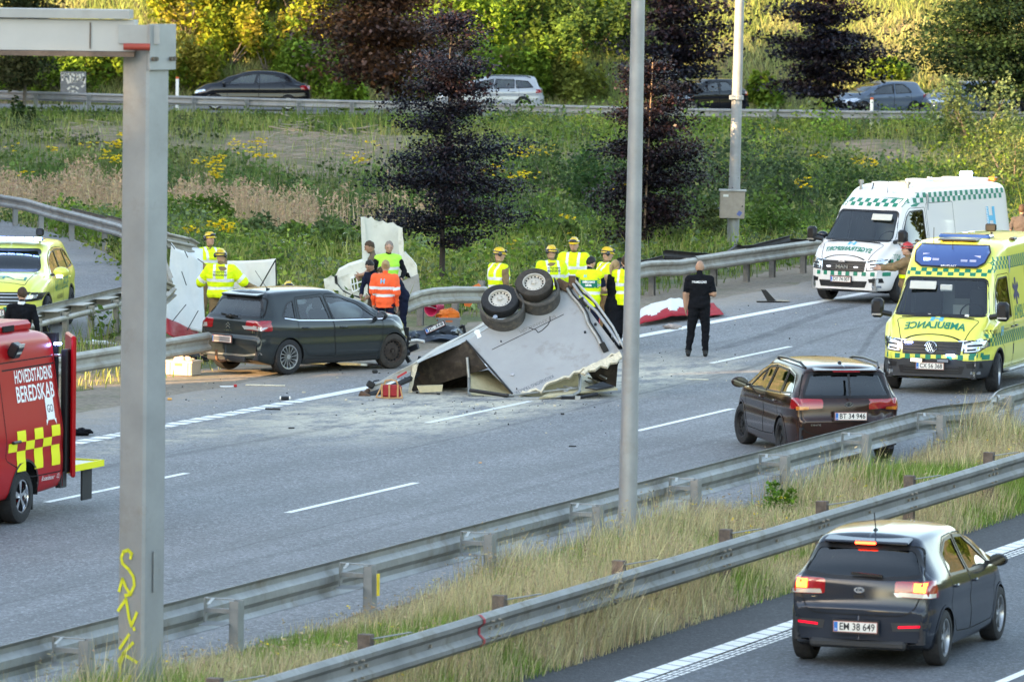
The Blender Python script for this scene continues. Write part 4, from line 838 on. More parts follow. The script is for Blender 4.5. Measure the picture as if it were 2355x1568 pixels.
b = MB(); b.box((-.05, -.23, 1.71), (.68, .32, .04)); b.build('cabinet_roof', galv, cb); b = MB(); b.box((-.22, -.352, 1.58), (.13, .004, .06)); b.build('cabinet_label', white, cb); b = MB(); b.cyl((.2, -.35, 1.32), (.2, -.37, 1.32), .02); b.build('lock', blackp, cb)
b = MB(); b.box((.13, -.353, 1.14), (.1, .004, .12), Matrix.Rotation(.6, 3, 'Y')); b.build('sticker', mat('blue sticker', (.12, .16, .4), .5), cb)
b = MB(); b.lathe([(.15, -.06), (.17, -.05), (.17, .05), (.15, .06)], 20, axis='Z'); b.box((-.12, -.14, 0), (.16, .06, .1)); o = b.build('clamp', galv, l2); o.location.z = at(1698, 225, gp(1684, 580).y).z
# thin bright pole inside the far purple tree
e = empty('lamp_post', far(1549, 272), 0, 'thin pale pole half hidden in the purple tree beside the far road', 'lamp post', 'street lamp posts'); b = MB(); b.lathe([(.1, -.3), (.09, 4), (.06, 9)], 14, axis='Z'); b.build('post', white, e, 40)
e = empty('tree_stake', gp(1478, 592), 0, 'bare leaning wooden stake beside the small purple tree', 'stake'); b = MB(); b.cyl((0, 0, -.1), (.17, 0, 4.8), .028, .018, n=8); b.build('stake_pole', mat('stake wood', (.17, .12, .085), .8, noise=.3), e)
# ---------------------------------------------------------------- vehicles
def pchip(xk, yk, x):
    xk = np.asarray(xk, float); yk = np.asarray(yk, float); x = np.clip(x, xk[0], xk[-1]); h = np.diff(xk); d = np.diff(yk) / h; m = np.zeros(len(xk)); m[0], m[-1] = d[0], d[-1]
    for i in range(1, len(xk) - 1):
        if d[i - 1] * d[i] > 0: w1, w2 = 2 * h[i] + h[i - 1], h[i] + 2 * h[i - 1]; m[i] = (w1 + w2) / (w1 / d[i - 1] + w2 / d[i])
    i = np.clip(np.searchsorted(xk, x) - 1, 0, len(xk) - 2); t = (x - xk[i]) / h[i]
    return (2 * t**3 - 3 * t**2 + 1) * yk[i] + (t**3 - 2 * t**2 + t) * h[i] * m[i] + (-2 * t**3 + 3 * t**2) * yk[i + 1] + (t**3 - t**2) * h[i] * m[i + 1]
def prof(keys, x): return pchip([k[0] for k in keys], [k[1] for k in keys], x)
def catmull(P, n):
    """smooth open curve through control points P (k,3) -> n points, evenly along"""
    P = np.asarray(P); Q = np.vstack([2 * P[0] - P[1], P, 2 * P[-1] - P[-2]]); out = []
    for i in range(1, len(Q) - 2):
        t = np.linspace(0, 1, 9)[:-1][:, None]; a, b, c, d = Q[i - 1], Q[i], Q[i + 1], Q[i + 2]
        out.append(.5 * (2 * b + (c - a) * t + (2 * a - 5 * b + 4 * c - d) * t**2 + (3 * b - a - 3 * c + d) * t**3))
    return np.vstack(out + [P[-1:]])
class Shell:
    """car body skin: sections along the length, split into named regions whose edges are moved onto their outlines"""
    def __init__(s, sp, cell=.026):
        L = sp['L']; tk = np.array(sp['top']); u = np.concatenate([[0], np.cumsum(np.hypot(np.diff(tk[:, 0]), np.diff(tk[:, 1])))])
        nU = int(u[-1] / cell); uu = np.linspace(0, u[-1], nU); xs = pchip(u, tk[:, 0], uu); zt = pchip(u, tk[:, 1], uu); xs = np.maximum.accumulate(xs + np.arange(nU) * 1e-6)
        zb = prof(sp['bot'], xs); W = prof(sp['W'], xs); Wr = prof(sp['Wr'], xs); be = prof(sp['belt'], xs); cr = sp.get('crown', .03); tum = sp.get('shoulder', .965); er = sp.get('edge', .07)
        rows = []
        per = sp.get('per', 110)
        for i in range(nU):
            e = max(zt[i], zb[i] + .02); b = min(be[i], e - .015); h = b - zb[i]; g = e - b; w_ = W[i]; wr = min(Wr[i], w_ * .98)
            up = min(1, g / .25); wt = w_ * tum * (1 - up) * .93 + wr * up; ee = min(er, g * .55); c = cr * up + .012
            P = [(0, zb[i] - .0), (w_ * .8, zb[i]), (w_ * .93, zb[i] + .03 * min(1, h / .3)), (w_ * .985, zb[i] + .22 * h), (w_, zb[i] + .48 * h), (w_ * .986, zb[i] + .66 * h), (w_ * .999, zb[i] + .83 * h), (w_ * tum, b), (w_ * tum * .52 + wt * .48, b + (g - ee) * .47), (wt + .004, e - ee), (wt - .035 * up - .01, e - ee * .22), (wt * .8, e + c * .25), (wt * .42, e + c * .8), (0, e + c)]
            Q = np.array([(0, *p) for p in P]); cv = catmull(Q, 0); 
            # even spacing by control intervals, the same index everywhere, so rows line up
            rows.append(np.c_[np.full(len(cv), xs[i]), cv[:, 1], cv[:, 2]])
        G = np.array(rows)                     # (nU, m, 3)
        # more points in the long side panels
        m = G.shape[1]; tgt = np.concatenate([[0], np.cumsum(np.linalg.norm(np.diff(G[nU // 2], axis=0), axis=1))]); k = int(tgt[-1] / cell); ti = np.interp(np.linspace(0, tgt[-1], k), tgt, np.arange(m)); i0 = np.clip(ti.astype(int), 0, m - 2); f = (ti - i0)[None, :, None]
        G = G[:, i0] * (1 - f) + G[:, i0 + 1] * f; m = k
        bow = sp.get('bow', 0)                   # front and rear bow outwards in plan
        for xe, amt, ln in ((0, sp.get('bow_rear', .10), .55), (L, -sp.get('bow_front', .22), .9)):
            t = np.clip(1 - np.abs(G[:, :, 0] - xe) / ln, 0, 1); G[:, :, 0] += amt * (np.abs(G[:, :, 1]) / G[:, :, 1].max()) ** 2.2 * t ** 1.0
        Lh = G[:, ::-1][:, :-1] * [1, -1, 1] ; full = np.concatenate([G[:, :], Lh[:, :]], 1)     # left side (y+) from underside to crown, then right side down
        s.nu, s.nv = nU, full.shape[1]; s.V = full.reshape(-1, 3); idx = np.arange(s.nu * s.nv).reshape(s.nu, s.nv); nxt = np.roll(idx, -1, 1)
        s.F = np.stack([idx[:-1], nxt[:-1], nxt[1:], idx[1:]], -1).reshape(-1, 4); s.caps = [list(idx[0][::-1]), list(idx[-1])]
        s.reg = np.zeros(len(s.F), int); s.names = ['body']; s.upd()
    def upd(s):
        V, F = s.V, s.F; n = np.cross(V[F[:, 2]] - V[F[:, 0]], V[F[:, 3]] - V[F[:, 1]]); s.fn = n / (np.linalg.norm(n, axis=1)[:, None] + 1e-12); s.fc = V[F].mean(1)
        if (s.fn * (s.fc - [s.fc[:, 0].mean(), 0, .7]))[:, 1].sum() < 0: s.fn *= -1
        vn = np.zeros_like(V)
        for k in range(4): np.add.at(vn, F[:, k], s.fn)
        s.vn = vn / (np.linalg.norm(vn, axis=1)[:, None] + 1e-12); s.bvh = BVHTree.FromPolygons([tuple(v) for v in V], [tuple(f) for f in F] + s.caps)
    def mark(s, name, poly, view, only=None, snap=True):
        """view: 'L','R' side outline (x,z); 'B' rear and 'F' front outline (y,z); 'T' top (x,y)"""
        ax = {'L': (0, 2, 1, 1), 'R': (0, 2, 1, -1), 'B': (1, 2, 0, -1), 'F': (1, 2, 0, 1), 'T': (0, 1, 2, 1)}[view]; a, b_, c, sg = ax; poly = np.asarray(poly, float)
        p = s.fc[:, (a, b_)]; ins = inside(p, poly) & (s.fn[:, c] * sg > (.12 if view in 'BF' else .2))
        if view in 'B': ins &= s.fc[:, 0] < s.V[:, 0].mean()
        if view in 'F': ins &= s.fc[:, 0] > s.V[:, 0].mean()
        if only is not None: ins &= np.isin(s.reg, [s.names.index(q) for q in only])
        r = len(s.names); s.names.append(name); s.reg[ins] = r
        if snap:
            vin = np.zeros(len(s.V), bool); vin[s.F[ins].ravel()] = True; vout = np.zeros(len(s.V), bool); vout[s.F[~ins].ravel()] = True; bd = np.where(vin & vout)[0]
            if len(bd):
                q = s.V[bd][:, (a, b_)]; A = poly; B = np.roll(poly, -1, 0); best = np.full(len(q), 9.); bp = q.copy()
                for i in range(len(A)):
                    d = B[i] - A[i]; t = np.clip(((q - A[i]) @ d) / (d @ d + 1e-9), 0, 1); pt = A[i] + t[:, None] * d; ds = np.linalg.norm(q - pt, axis=1); k = ds < best; best[k] = ds[k]; bp[k] = pt[k]
                k = best < .035; mv = (bp - q)[k]; j = bd[k]; nn = s.vn[j]; nc = np.where(np.abs(nn[:, c]) < .3, .3 * np.sign(nn[:, c] + 1e-9), nn[:, c]); s.V[j, a] += mv[:, 0]; s.V[j, b_] += mv[:, 1]; s.V[j, c] -= (nn[:, a] * mv[:, 0] + nn[:, b_] * mv[:, 1]) / nc
                s.fc = s.V[s.F].mean(1)
        return r
    def emit(s, region, name, m, parent, inset=0.0, cap=False, drop=()):
        """mesh object of one or several regions with the smooth normals of the whole skin"""
        rs = [i for i, n in enumerate(s.names) if n in (region if isinstance(region, (list, tuple)) else [region])]; k = np.isin(s.reg, rs); F = s.F[k]
        if not len(F): return None
        used, inv = np.unique(F.ravel(), return_inverse=True); V = s.V[used] - s.vn[used] * inset; F = inv.reshape(-1, 4); o = mesh_obj(name, V, F, m, parent, smooth=True)
        o.data.normals_split_custom_set_from_vertices([tuple(n) for n in s.vn[used]])
        return o
    def ray(s, p, d):
        h = s.bvh.ray_cast(Vector(p), Vector(d)); return h[0], h[1]
    def line(s, name, pts, view, w, m, parent, off=.004, closed=False, step=.04):
        """thin raised strip along a 2-D outline (door gaps, trims, rubber)"""
        a, b_, c, sg = {'L': (0, 2, 1, 1), 'R': (0, 2, 1, -1), 'B': (1, 2, 0, -1), 'F': (1, 2, 0, 1), 'T': (0, 1, 2, 1)}[view]; pts = [np.array(p, float) for p in pts]
        if closed: pts = pts + [pts[0]]
        q = []
        for p0, p1 in zip(pts, pts[1:]):
            n = max(1, int(np.linalg.norm(p1 - p0) / step)); q += [p0 + (p1 - p0) * i / n for i in range(n)]
        q.append(pts[-1]); V = []; N = len(q)
        for i in range(N):
            if closed: t = q[(i + 1) % (N - 1)] - q[(i - 1) % (N - 1)] 
            else: t = q[min(N - 1, i + 1)] - q[max(0, i - 1)]
            t = t / (np.linalg.norm(t) + 1e-9); n_ = np.array([-t[1], t[0]]) * w / 2
            for e in (-1, 1):
                z = q[i] + n_ * e; o_ = [0, 0, 0]; o_[a], o_[b_] = z; o_[c] = 4. * sg if c != 0 else (s.V[:, 0].mean() + 6 * sg); d = [0, 0, 0]; d[c] = -sg; h = s.bvh.ray_cast(Vector(o_), Vector(d)); V.append((Vector(h[0]) + Vector(h[1]) * (off if Vector(h[1])[c] * sg > 0 else -off)) if h[0] else None)
        F = [(2 * i, 2 * i + 1, 2 * i + 3, 2 * i + 2) for i in range(N - 1) if all(V[j] is not None for j in (2 * i, 2 * i + 1, 2 * i + 3, 2 * i + 2)) and (V[2 * i] - V[2 * i + 2]).length < step * 4]
        V = [v if v is not None else Vector((0, 0, 0)) for v in V]
        if not F: return None
        return mesh_obj(name, V, F, m, parent, smooth=True)
    def patch(s, name, poly, view, m, parent, off=.004, step=.06, raise_=0.0):
        a, b_, c, sg = {'L': (0, 2, 1, 1), 'R': (0, 2, 1, -1), 'B': (1, 2, 0, -1), 'F': (1, 2, 0, 1), 'T': (0, 1, 2, 1)}[view]; V = np.array(poly, float); V2, F2 = split2d(V, [list(range(len(V)))], step); P = []
        for q in V2:
            o_ = [0, 0, 0]; o_[a], o_[b_] = q; o_[c] = 4. * sg if c != 0 else (s.V[:, 0].mean() + 6 * sg); d = [0, 0, 0]; d[c] = -sg; h = s.bvh.ray_cast(Vector(o_), Vector(d)); n = Vector(h[1]) if h[0] else None
            P.append((Vector(h[0]) + n * (off if n[c] * sg > 0 else -off)) if h[0] else None)
        F2 = [f for f in F2 if all(P[i] is not None for i in f)]; P = [p if p is not None else Vector((0, 0, 0)) for p in P]
        return mesh_obj(name, P, F2, m, parent, smooth=True) if F2 else None
def inside(p, poly):
    x, y = p[:, 0], p[:, 1]; r = np.zeros(len(p), bool); n = len(poly)
    for i in range(n):
        x0, y0 = poly[i]; x1, y1 = poly[(i + 1) % n]; c = ((y0 > y) != (y1 > y)); xx = (x1 - x0) * (y - y0) / (y1 - y0 + 1e-12) + x0; r ^= c & (x < xx)
    return r
def rounded(poly, r=.04, n=4):
    out = []; N = len(poly)
    for i in range(N):
        p = np.array(poly[i], float); a = np.array(poly[i - 1], float) - p; b = np.array(poly[(i + 1) % N], float) - p; la, lb = np.linalg.norm(a), np.linalg.norm(b); rr = min(r, la * .45, lb * .45); a = p + a / la * rr; b = p + b / lb * rr
        for k in range(n + 1): t = k / n; out.append(tuple((1 - t) ** 2 * a + 2 * t * (1 - t) * p + t * t * b))
    return out
gl_dark = glass('tinted glass', (.4, .46, .46), 1.6); gl_clear = glass('windscreen glass', (.62, .7, .72), 1.1); gl_black = glass('privacy glass', (.05, .06, .07), 1.25)
trim_k = mat('black trim', (.015, .015, .017), .35); gapm = mat('panel gap', (.004, .004, .005), .8); inner = mat('dark cabin', (.03, .03, .034), .8); seatm = mat('seat fabric', (.045, .045, .05), .9); headl = mat('grey headliner', (.22, .22, .22), .9)
lamp_red = mat('red lamp', (.3, .008, .015), .12, coat=1., spec=.6); lamp_dr = mat('dark red lamp', (.16, .004, .01), .15, coat=1.); lamp_w = mat('clear lamp', (.5, .48, .48), .15, .3, coat=1.); lamp_o = mat('amber lamp', (.5, .16, .02), .2, coat=1.); hl_in = mat('headlamp chrome', (.6, .62, .65), .12, .9, coat=1.); plast = mat('grey lower plastic', (.03, .031, .034), .6)
def wheel(parent, c, r=.32, w=.215, style='alloy', side=1, steer=0.0, rimr=None, m_rim=None, dirty=False):
    """side +1: outer face to the left (y+)"""
    e = bpy.data.objects.new('wheel', None); C.objects.link(e); e.parent = parent; e.location = c; e.rotation_euler = (0, 0, steer); e.empty_display_size = .1; R_ = rimr or r * .66; h = w / 2
    b = MB(); b.lathe([(R_, -h * .8), (R_ + .012, -h), (r - .05, -h * 1.02), (r - .012, -h * .86), (r, -h * .55), (r, h * .55), (r - .012, h * .86), (r - .05, h * 1.02), (R_ + .012, h), (R_, h * .8)], 40)
    for gz_ in (-.3, 0, .3): pass
    b.build('tyre', rubber if not dirty else mat('dusty tyre', (.05, .042, .036), .9, noise=.35, nscale=9, dirt=((.13, .1, .075), .3, 6)), e, 40); m_rim = m_rim or silver; f = side * h * .72; b = MB()
    b.lathe([(R_ + .006, f + .02 * side), (R_ - .012, f + .018 * side), (R_ - .02, f - .01 * side), (R_ - .03, -f * .6)], 32); ro_ = b.build('rim', m_rim, e, 35)
    b = MB(); b.lathe([(0.001, f - .07 * side), (R_ - .02, f - .07 * side)], 24); b.build('brake_shadow', darkv, ro_)
    if style in ('alloy', 'five', 'multi', 'twist'):
        n = {'alloy': 10, 'five': 5, 'multi': 14, 'twist': 7}[style]; wd = {'alloy': .035, 'five': .075, 'multi': .018, 'twist': .05}[style]; b = MB()
        for k in range(n):
            t = 2 * math.pi * k / n + .3; tw = .25 if style in ('twist', 'multi') else 0
            def P_(rr, tt, y): return (rr * math.cos(tt), y, rr * math.sin(tt))
            for (r0, r1, w0, w1) in ((.05, R_ - .01, wd * .8, wd * 1.05),):
                V = []
                for rr, ww, yy, tt in ((r0, w0, f - .0 * side, t), (r1, w1, f + .0 * side, t + tw)):
                    da = ww / max(rr, .05) / 2 * (1 if rr > .06 else .6)
                    V += [P_(rr, tt - da, yy), P_(rr, tt + da, yy), P_(rr, tt + da * .7, yy - .04 * side), P_(rr, tt - da * .7, yy - .04 * side)]
                b.add(V, [(0, 1, 5, 4), (1, 2, 6, 5), (2, 3, 7, 6), (3, 0, 4, 7), (4, 5, 6, 7)])
        b.cyl((0, f - .05 * side, 0), (0, f + .006 * side, 0), .055, .045, n=16); b.build('spokes', m_rim, ro_)
    elif style == 'steel':
        b = MB(); b.lathe([(.03, f - .02 * side), (.07, f - .005 * side), (R_ * .62, f - .02 * side), (R_ * .8, f - .035 * side), (R_ - .015, f - .02 * side)], 32); b.build('disc', m_rim, ro_, 40); b = MB()
        for k in range(16): t = 2 * math.pi * k / 16; c_ = Vector((math.cos(t) * R_ * .79, f - .025 * side, math.sin(t) * R_ * .79)); b.cyl(c_ - Vector((0, .01 * side, 0)), c_ + Vector((0, .006 * side, 0)), R_ * .072, n=8)
        tag(b.build('ventilation_holes', darkv, ro_), kind='stuff'); b = MB(); b.cyl((0, f - .03 * side, 0), (0, f + .012 * side, 0), .032, n=14)
        for k in range(5): t = 2 * math.pi * k / 5; c_ = Vector((math.cos(t) * .055, f - .01 * side, math.sin(t) * .055)); b.cyl(c_, c_ + Vector((0, .02 * side, 0)), .011, n=6)
        b.build('hub', m_rim, ro_)
    return e
def seat(b, x, y, z, h=.62, w=.5): b.box((x + .25, y, z), (.5, w, .16), bev=.05); b.box((x - .03, y, z + h / 2), (.14, w, h), Matrix.Rotation(-.2, 3, 'Y'), bev=.05); b.box((x - .12, y, z + h + .1), (.1, .26, .2), bev=.04)
def mirror(parent, x, y, z, side, mt, sc=1.0, tall=1.0):
    b = MB(); b.sphere((x, y + side * .13 * sc, z), (.085 * sc, .13 * sc, .085 * sc * tall), 14, 10); b.V = [Vector((min(max(v.x, x - .05 * sc), 9), v.y, v.z)) for v in b.V]; o = b.build('mirror', mt, parent, 50); b = MB(); b.box((x + .01, y + side * .02, z - .04 * sc), (.06, .12, .04)); b.build('mirror_arm', trim_k, o)
    b = MB(); V = [(x - .052 * sc, y + side * .13 * sc + .11 * sc * math.cos(t), z + .07 * sc * tall * math.sin(t)) for t in [2 * math.pi * i / 16 for i in range(16)]]; b.add(V, [list(range(16))]); b.build('mirror_glass', gl_black, o); return o
def shut_handle(parent, sh, x, z, side, mt, w=.17):
    h, n = sh.ray((x, 3 * side, z), (0, -side, 0))
    if h is None: return
    b = MB(); b.box(h + Vector((0, side * .022, 0)), (w, .028, .03), bev=.012); b.box(h + Vector((-w * .4, side * .008, 0)), (.03, .03, .026)); b.box(h + Vector((w * .4, side * .008, 0)), (.03, .03, .026)); return b.build('handle', mt, parent, 50)
def arches(sh, xs_, r, zc):
    for x in xs_:
        c = [(x + r * math.cos(t), zc + r * math.sin(t)) for t in np.linspace(0, 2 * math.pi, 40, endpoint=False)]
        for v in 'LR': sh.mark('void', c, v)
def arch_trim(sh, parent, xs_, r, zc, m, w=.035, zmin=.2):
    for x in xs_:
        c = [(x + (r + w * .3) * math.cos(t), zc + (r + w * .3) * math.sin(t)) for t in np.linspace(-.35, math.pi + .35, 40)]; c = [p for p in c if p[1] > zmin]
        for v in 'LR': sh.line('wheel_arch', c, v, w, m, parent, .006)
        for sd in (-1, 1):
            b = MB(); y1 = sd * (np.abs(sh.V[:, 1]).max() - .03); y0 = sd * .42; n = 20; V = []
            for t in np.linspace(-.1, math.pi + .1, n): V += [(x + r * math.cos(t), y1, zc + r * math.sin(t)), (x + r * math.cos(t), y0, zc + r * math.sin(t))]
            k = n; b.add(V + [(x + r * math.cos(t), y0, max(.24, zc + r * math.sin(t))) for t in np.linspace(0, 2 * math.pi, 24, endpoint=False)], [(2 * i, 2 * i + 1, 2 * i + 3, 2 * i + 2) for i in range(n - 1)] + [list(range(2 * k, 2 * k + 24))]); b.build('wheel_well', darkv, parent)
def car_root(label, cat, heading, ref_local, ref_world, group=None, name='parked_car', z=0.0):
    """ref_local (x, y) of the car lands on ref_world; heading = unit vector of the way the car points"""
    a = math.atan2(heading[1], heading[0]); M_ = Matrix.Rotation(a, 3, 'Z'); p = Vector((ref_world[0], ref_world[1], z)) - M_ @ Vector((ref_local[0], ref_local[1], 0)); e = empty(name, p, a, label, cat, group); return e
def hatch_spec(L=4.2, H=1.48, W=.88, Wr=.56, belt=.93, roh=.8, wb=2.6, tail=.30, roofend=.25, nose=.70, hoodx=None, cowl=1.02, kind='hatch', nosex=.0):
    """profile of a two-box car, rear at x=0"""
    hx = L - .95 if hoodx is None else hoodx
    if kind == 'wagon': top = [(0.03, .30), (.0, .42), (-.0, .62), (.07, .70), (.10, .92), (.22, 1.06), (.46, H - .05), (.75, H - .015), (1.7, H), (2.3, H - .02)]
    elif kind == 'coupe': top = [(0.05, .34), (.0, .5), (.03, .72), (.05, .98), (.16, 1.06), (.6, 1.2), (1.2, H - .08), (1.9, H - .005), (2.25, H), (2.7, H - .04)]
    else: top = [(0.04, .28), (.0, .42), (-.0, .60), (.08, .70), (.12, .95), (.26, 1.10), (.50, H - .07), (.62, H - .03), (1.5, H), (2.0, H - .015)]
    xr = top[-1][0]; ws = hx - .05; zr = top[-1][1]
    top += [(xr + (ws - xr) * .3, zr - .10 * (zr - cowl) / .4), (xr + (ws - xr) * .62, zr - .48 * (zr - cowl)), (ws, cowl), (hx + .35, cowl - .06), (L - .28, nose + .09), (L - .1, nose - .04), (L - .02, nose - .2), (L, .42), (L - .04, .28)]
    return dict(L=L, top=top, bot=[(0, .30), (.25, .22), (.6, .17), (L - .7, .17), (L - .3, .19), (L, .24)], W=[(0, W * .80), (.10, W * .90), (.35, W * .965), (.9, W), (L - 1.2, W), (L - .5, W * .95), (L - .2, W * .86), (L - .05, W * .74), (L, W * .68)],
                Wr=[(0, W * .80), (.12, W * .8), (.45, Wr * 1.04), (1.2, Wr * 1.08), (2.0, Wr * 1.07), (ws - .4, Wr * 1.15), (ws, W * .86), (L, W * .7)], belt=[(0, .86), (.3, belt + .03), (1.2, belt), (ws, belt - .04), (L - .4, nose - .02), (L, nose - .12)], crown=.035, bow_rear=.13, bow_front=.28, hx=hx, ws=ws, xr=xr)
def lights_and_glass(sh, root, glassm, dark=None): pass
def cabin(root, x0, x1, z, W, seats=((.3, 0),), dash=None, mt=None, roofz=1.4, front=1):
    b = MB(); b.box(((x0 + x1) / 2, 0, z - .3), (x1 - x0, W * 1.8, .05)); b.build('cabin_floor', inner, root); b = MB()
    for x, ys in seats:
        for y in ys: seat(b, x, y, z - .12)
    b.build('seats', seatm, root, 50)
    if dash: b = MB(); b.box((dash, 0, z - .02), (.45, W * 1.7, .2), bev=.06); dn = b.build('dashboard', inner, root); b = MB(); b.lathe([(.17, 0), (.185, .012), (.2, 0), (.185, -.012), (.17, 0)], 24, (0, 0, 0), 'X'); o = b.build('steering_wheel', trim_k, root, 60); o.location = (dash - .33, W * .42, z + .12); o.rotation_euler = (0, -.4, 0)
def car(root, sp, paint_m, g, wheels, opt):
    """g: side window outlines etc. in car coordinates"""
    sh = Shell(sp, opt.get('cell', .027)); r = opt['arch']; xr_, xf = opt['xr'], opt['xf']; zc = opt.get('zc', opt['wr'])
    if opt.get('deform'): opt['deform'](sh); sh.upd()
    arches(sh, (xr_, xf), r, zc)
    for d in g.get('doors', []):
        for v in 'LR': sh.mark('door_' + v + d[0], rounded(d[1], .05), v, only=['body'])
    if 'tailgate' in g: sh.mark('tailgate', rounded(g['tailgate'], .08), 'B', only=['body'])
    if 'bonnet' in g: sh.mark('bonnet', rounded(g['bonnet'], .06), 'T', only=['body'])
    for nm, m_, pl in g.get('lower', []):
        for v in 'LR': sh.mark(nm, pl, v, only=['body'])
    for i, wn in enumerate(g['side']):
        for v in 'LR': sh.mark('glass_' + v + str(i), rounded(wn, .035), v)
    if 'rearglass' in g: sh.mark('rear_glass', rounded(g['rearglass'], .07), 'B')
    if 'windscreen' in g: sh.mark('windscreen', rounded(g['windscreen'], .08), 'F', only=None)
    for i, (nm, m_, pl, v) in enumerate(g.get('lamps', [])): sh.mark('lamp%d' % i, rounded(pl, .03, 3), v)
    body = sh.emit('body', 'body', paint_m, root)
    for nm, m_, pl in g.get('lower', []): sh.emit(nm, nm, m_, root)
    hm = opt.get('handle', paint_m)
    for d in g.get('doors', []):
        for v in 'LR':
            o = sh.emit('door_' + v + d[0], 'door', paint_m, root); sd = 1 if v == 'L' else -1
            if o is None: continue
            if d[2]: shut_handle(o, sh, d[2][0], d[2][1], sd, hm)
            sh.line('door_gap', rounded(d[1], .05), v, .011, gapm, o, .002, True)
    tg = sh.emit('tailgate', 'tailgate', paint_m, root)
    if tg: sh.line('tailgate_gap', rounded(g['tailgate'], .08), 'B', .014, gapm, tg, .002, True)
    bn = sh.emit('bonnet', 'bonnet', paint_m, root)
    if bn: sh.line('bonnet_gap', rounded(g['bonnet'], .06), 'T', .012, gapm, bn, .002, True)
    fr = opt.get('frame', trim_k)
    for i, wn in enumerate(g['side']):
        for v in 'LR':
            o = sh.emit('glass_' + v + str(i), 'side_window', opt.get('gls', gl_dark), root, .006)
            if o: sh.line('window_frame', rounded(wn, .035), v, .03, trim_k, o, .003, True)
    if g.get('chrome'):
        for v in 'LR': sh.line('window_trim', g['chrome'], v, .018, chrome, root, .009)
    if 'rearglass' in g:
        o = sh.emit('rear_glass', 'rear_window', opt.get('gls', gl_black), root, .004)
        if o: sh.line('window_rubber', rounded(g['rearglass'], .07), 'B', .04, trim_k, o, .003, True)
    if 'windscreen' in g:
        o = sh.emit('windscreen', 'windscreen', opt.get('glf', gl_clear), root, .004)
        if o: sh.line('window_rubber', rounded(g['windscreen'], .08), 'F', .045, trim_k, o, .003, True)
    for i, (nm, m_, pl, v) in enumerate(g.get('lamps', [])): sh.emit('lamp%d' % i, nm, m_, root, -.004)
    arch_trim(sh, root, (xr_, xf), r, zc, opt.get('archm', paint_m), opt.get('archw', .03))
    # inner lining of everything above the sills so that nothing looks hollow
    sh.emit(['body'] + ['door_%s%s' % (v, d[0]) for v in 'LR' for d in g.get('doors', [])] + ['tailgate', 'bonnet'], 'lining', opt.get('lining', inner), root, .03)
    W = np.abs(sh.V[:, 1]).max()
    for (x, sd, st, steer) in wheels: wheel(root, (x, sd * (W - .115 - opt.get('winset', .0)), opt['wr']), opt['wr'], opt.get('ww', .215), st, sd, steer, rimr=opt.get('rimr'), m_rim=opt.get('rimm'))
    b = MB(); b.box(((xr_ + xf) / 2, 0, .27), (xf - xr_ + .5, W * 1.35, .12)); b.cyl((xr_, -W + .3, opt['wr'] * .9), (xr_, W - .3, opt['wr'] * .9), .03); b.build('underbody', darkv, root)
    return sh
def paintm(name, col, metal=.5, rough=.32, dirt=.1):
    m = mat(name, tuple(c * .62 for c in col) if max(col) < .2 else col, rough * .6, metal * .25, coat=.0, spec=.5, noise=.0, dirt=((.10, .09, .085), dirt * .3, 1.4)); return m
def sp_lamps(z0, z1, yi, W, xs_, mt, slope=.0):
    """tail lamp wrapping round the corner: rear outline and side outline, both sides"""
    out = []
    for s in (-1, 1): out.append(('tail_lamp', mt, [(s * yi, z0 + slope), (s * W, z0), (s * W, z1), (s * yi, z1 - slope * .3)][::s], 'B'))
    for v in 'LR': out.append(('tail_lamp', mt, [(-.1, z0), (xs_ * .8, z0 + .03), (xs_, z1 - .02), (-.1, z1)], v))
    return out
# ---- wrecked grey hatchback (right side towards us)
pr_, pf_ = gp(663, 862), gp(898, 848); hd = (pf_ - pr_).normalized()
def crush(sh):
    V = sh.V; t = np.clip((V[:, 0] - 3.72) / .6, 0, 1); n = vnoise(V[:, 0] * 3 + V[:, 1] * 2, V[:, 2] * 3 + V[:, 1], 1.6, 4) - .5
    V[:, 0] -= t * (.22 + .25 * n); V[:, 2] += t * n * .16 + .05 * np.clip((V[:, 0] - 3.4) / .5, 0, 1) * (V[:, 2] > .7); V[:, 1] += t * (vnoise(V[:, 2] * 3, V[:, 0] * 2, 2, 8) - .5) * .16
sp = hatch_spec(4.30, 1.49, .895, .60, .93, hoodx=3.38, nose=.64, cowl=.99, kind='hatch')
c4 = car_root('dark grey hatchback wreck with crushed nose and tow bar standing across the shoulder', 'car', hd, (.80, -.86), pr_, name='wrecked_car')
C4P = paintm('anthracite paint', (.05, .06, .064), .8, .24, .08)
g = dict(side=[[(.70, 1.05), (.99, 1.0), (1.04, 1.33), (.88, 1.27)], [(1.09, .985), (1.84, .965), (1.74, 1.385), (1.13, 1.35)], [(1.93, .96), (3.03, .94), (2.62, 1.22), (2.25, 1.35), (1.83, 1.385)]],
         doors=[('a', [(1.02, .60), (1.30, .33), (1.93, .30), (1.89, .90), (1.80, 1.42), (1.09, 1.38), (1.02, .95)], (1.20, .84)), ('b', [(1.94, .30), (3.0, .31), (3.1, .60), (3.12, .93), (2.62, 1.27), (2.2, 1.41), (1.83, 1.42), (1.90, .9)], (2.12, .82))],
         tailgate=[(-.66, .74), (.66, .74), (.74, .92), (.62, 1.38), (-.62, 1.38), (-.74, .92)], rearglass=[(-.70, 1.04), (.70, 1.04), (.54, 1.35), (-.54, 1.35)], windscreen=[(-.66, 1.05), (.66, 1.05), (.52, 1.42), (-.52, 1.42)], bonnet=[(3.42, -.66), (4.05, -.6), (4.05, .6), (3.42, .66)],
         chrome=[(.72, 1.02), (1.05, .975), (1.9, .945), (3.1, .925)],
         lamps=sp_lamps(.80, .99, .44, .93, .40, lamp_red, .02))
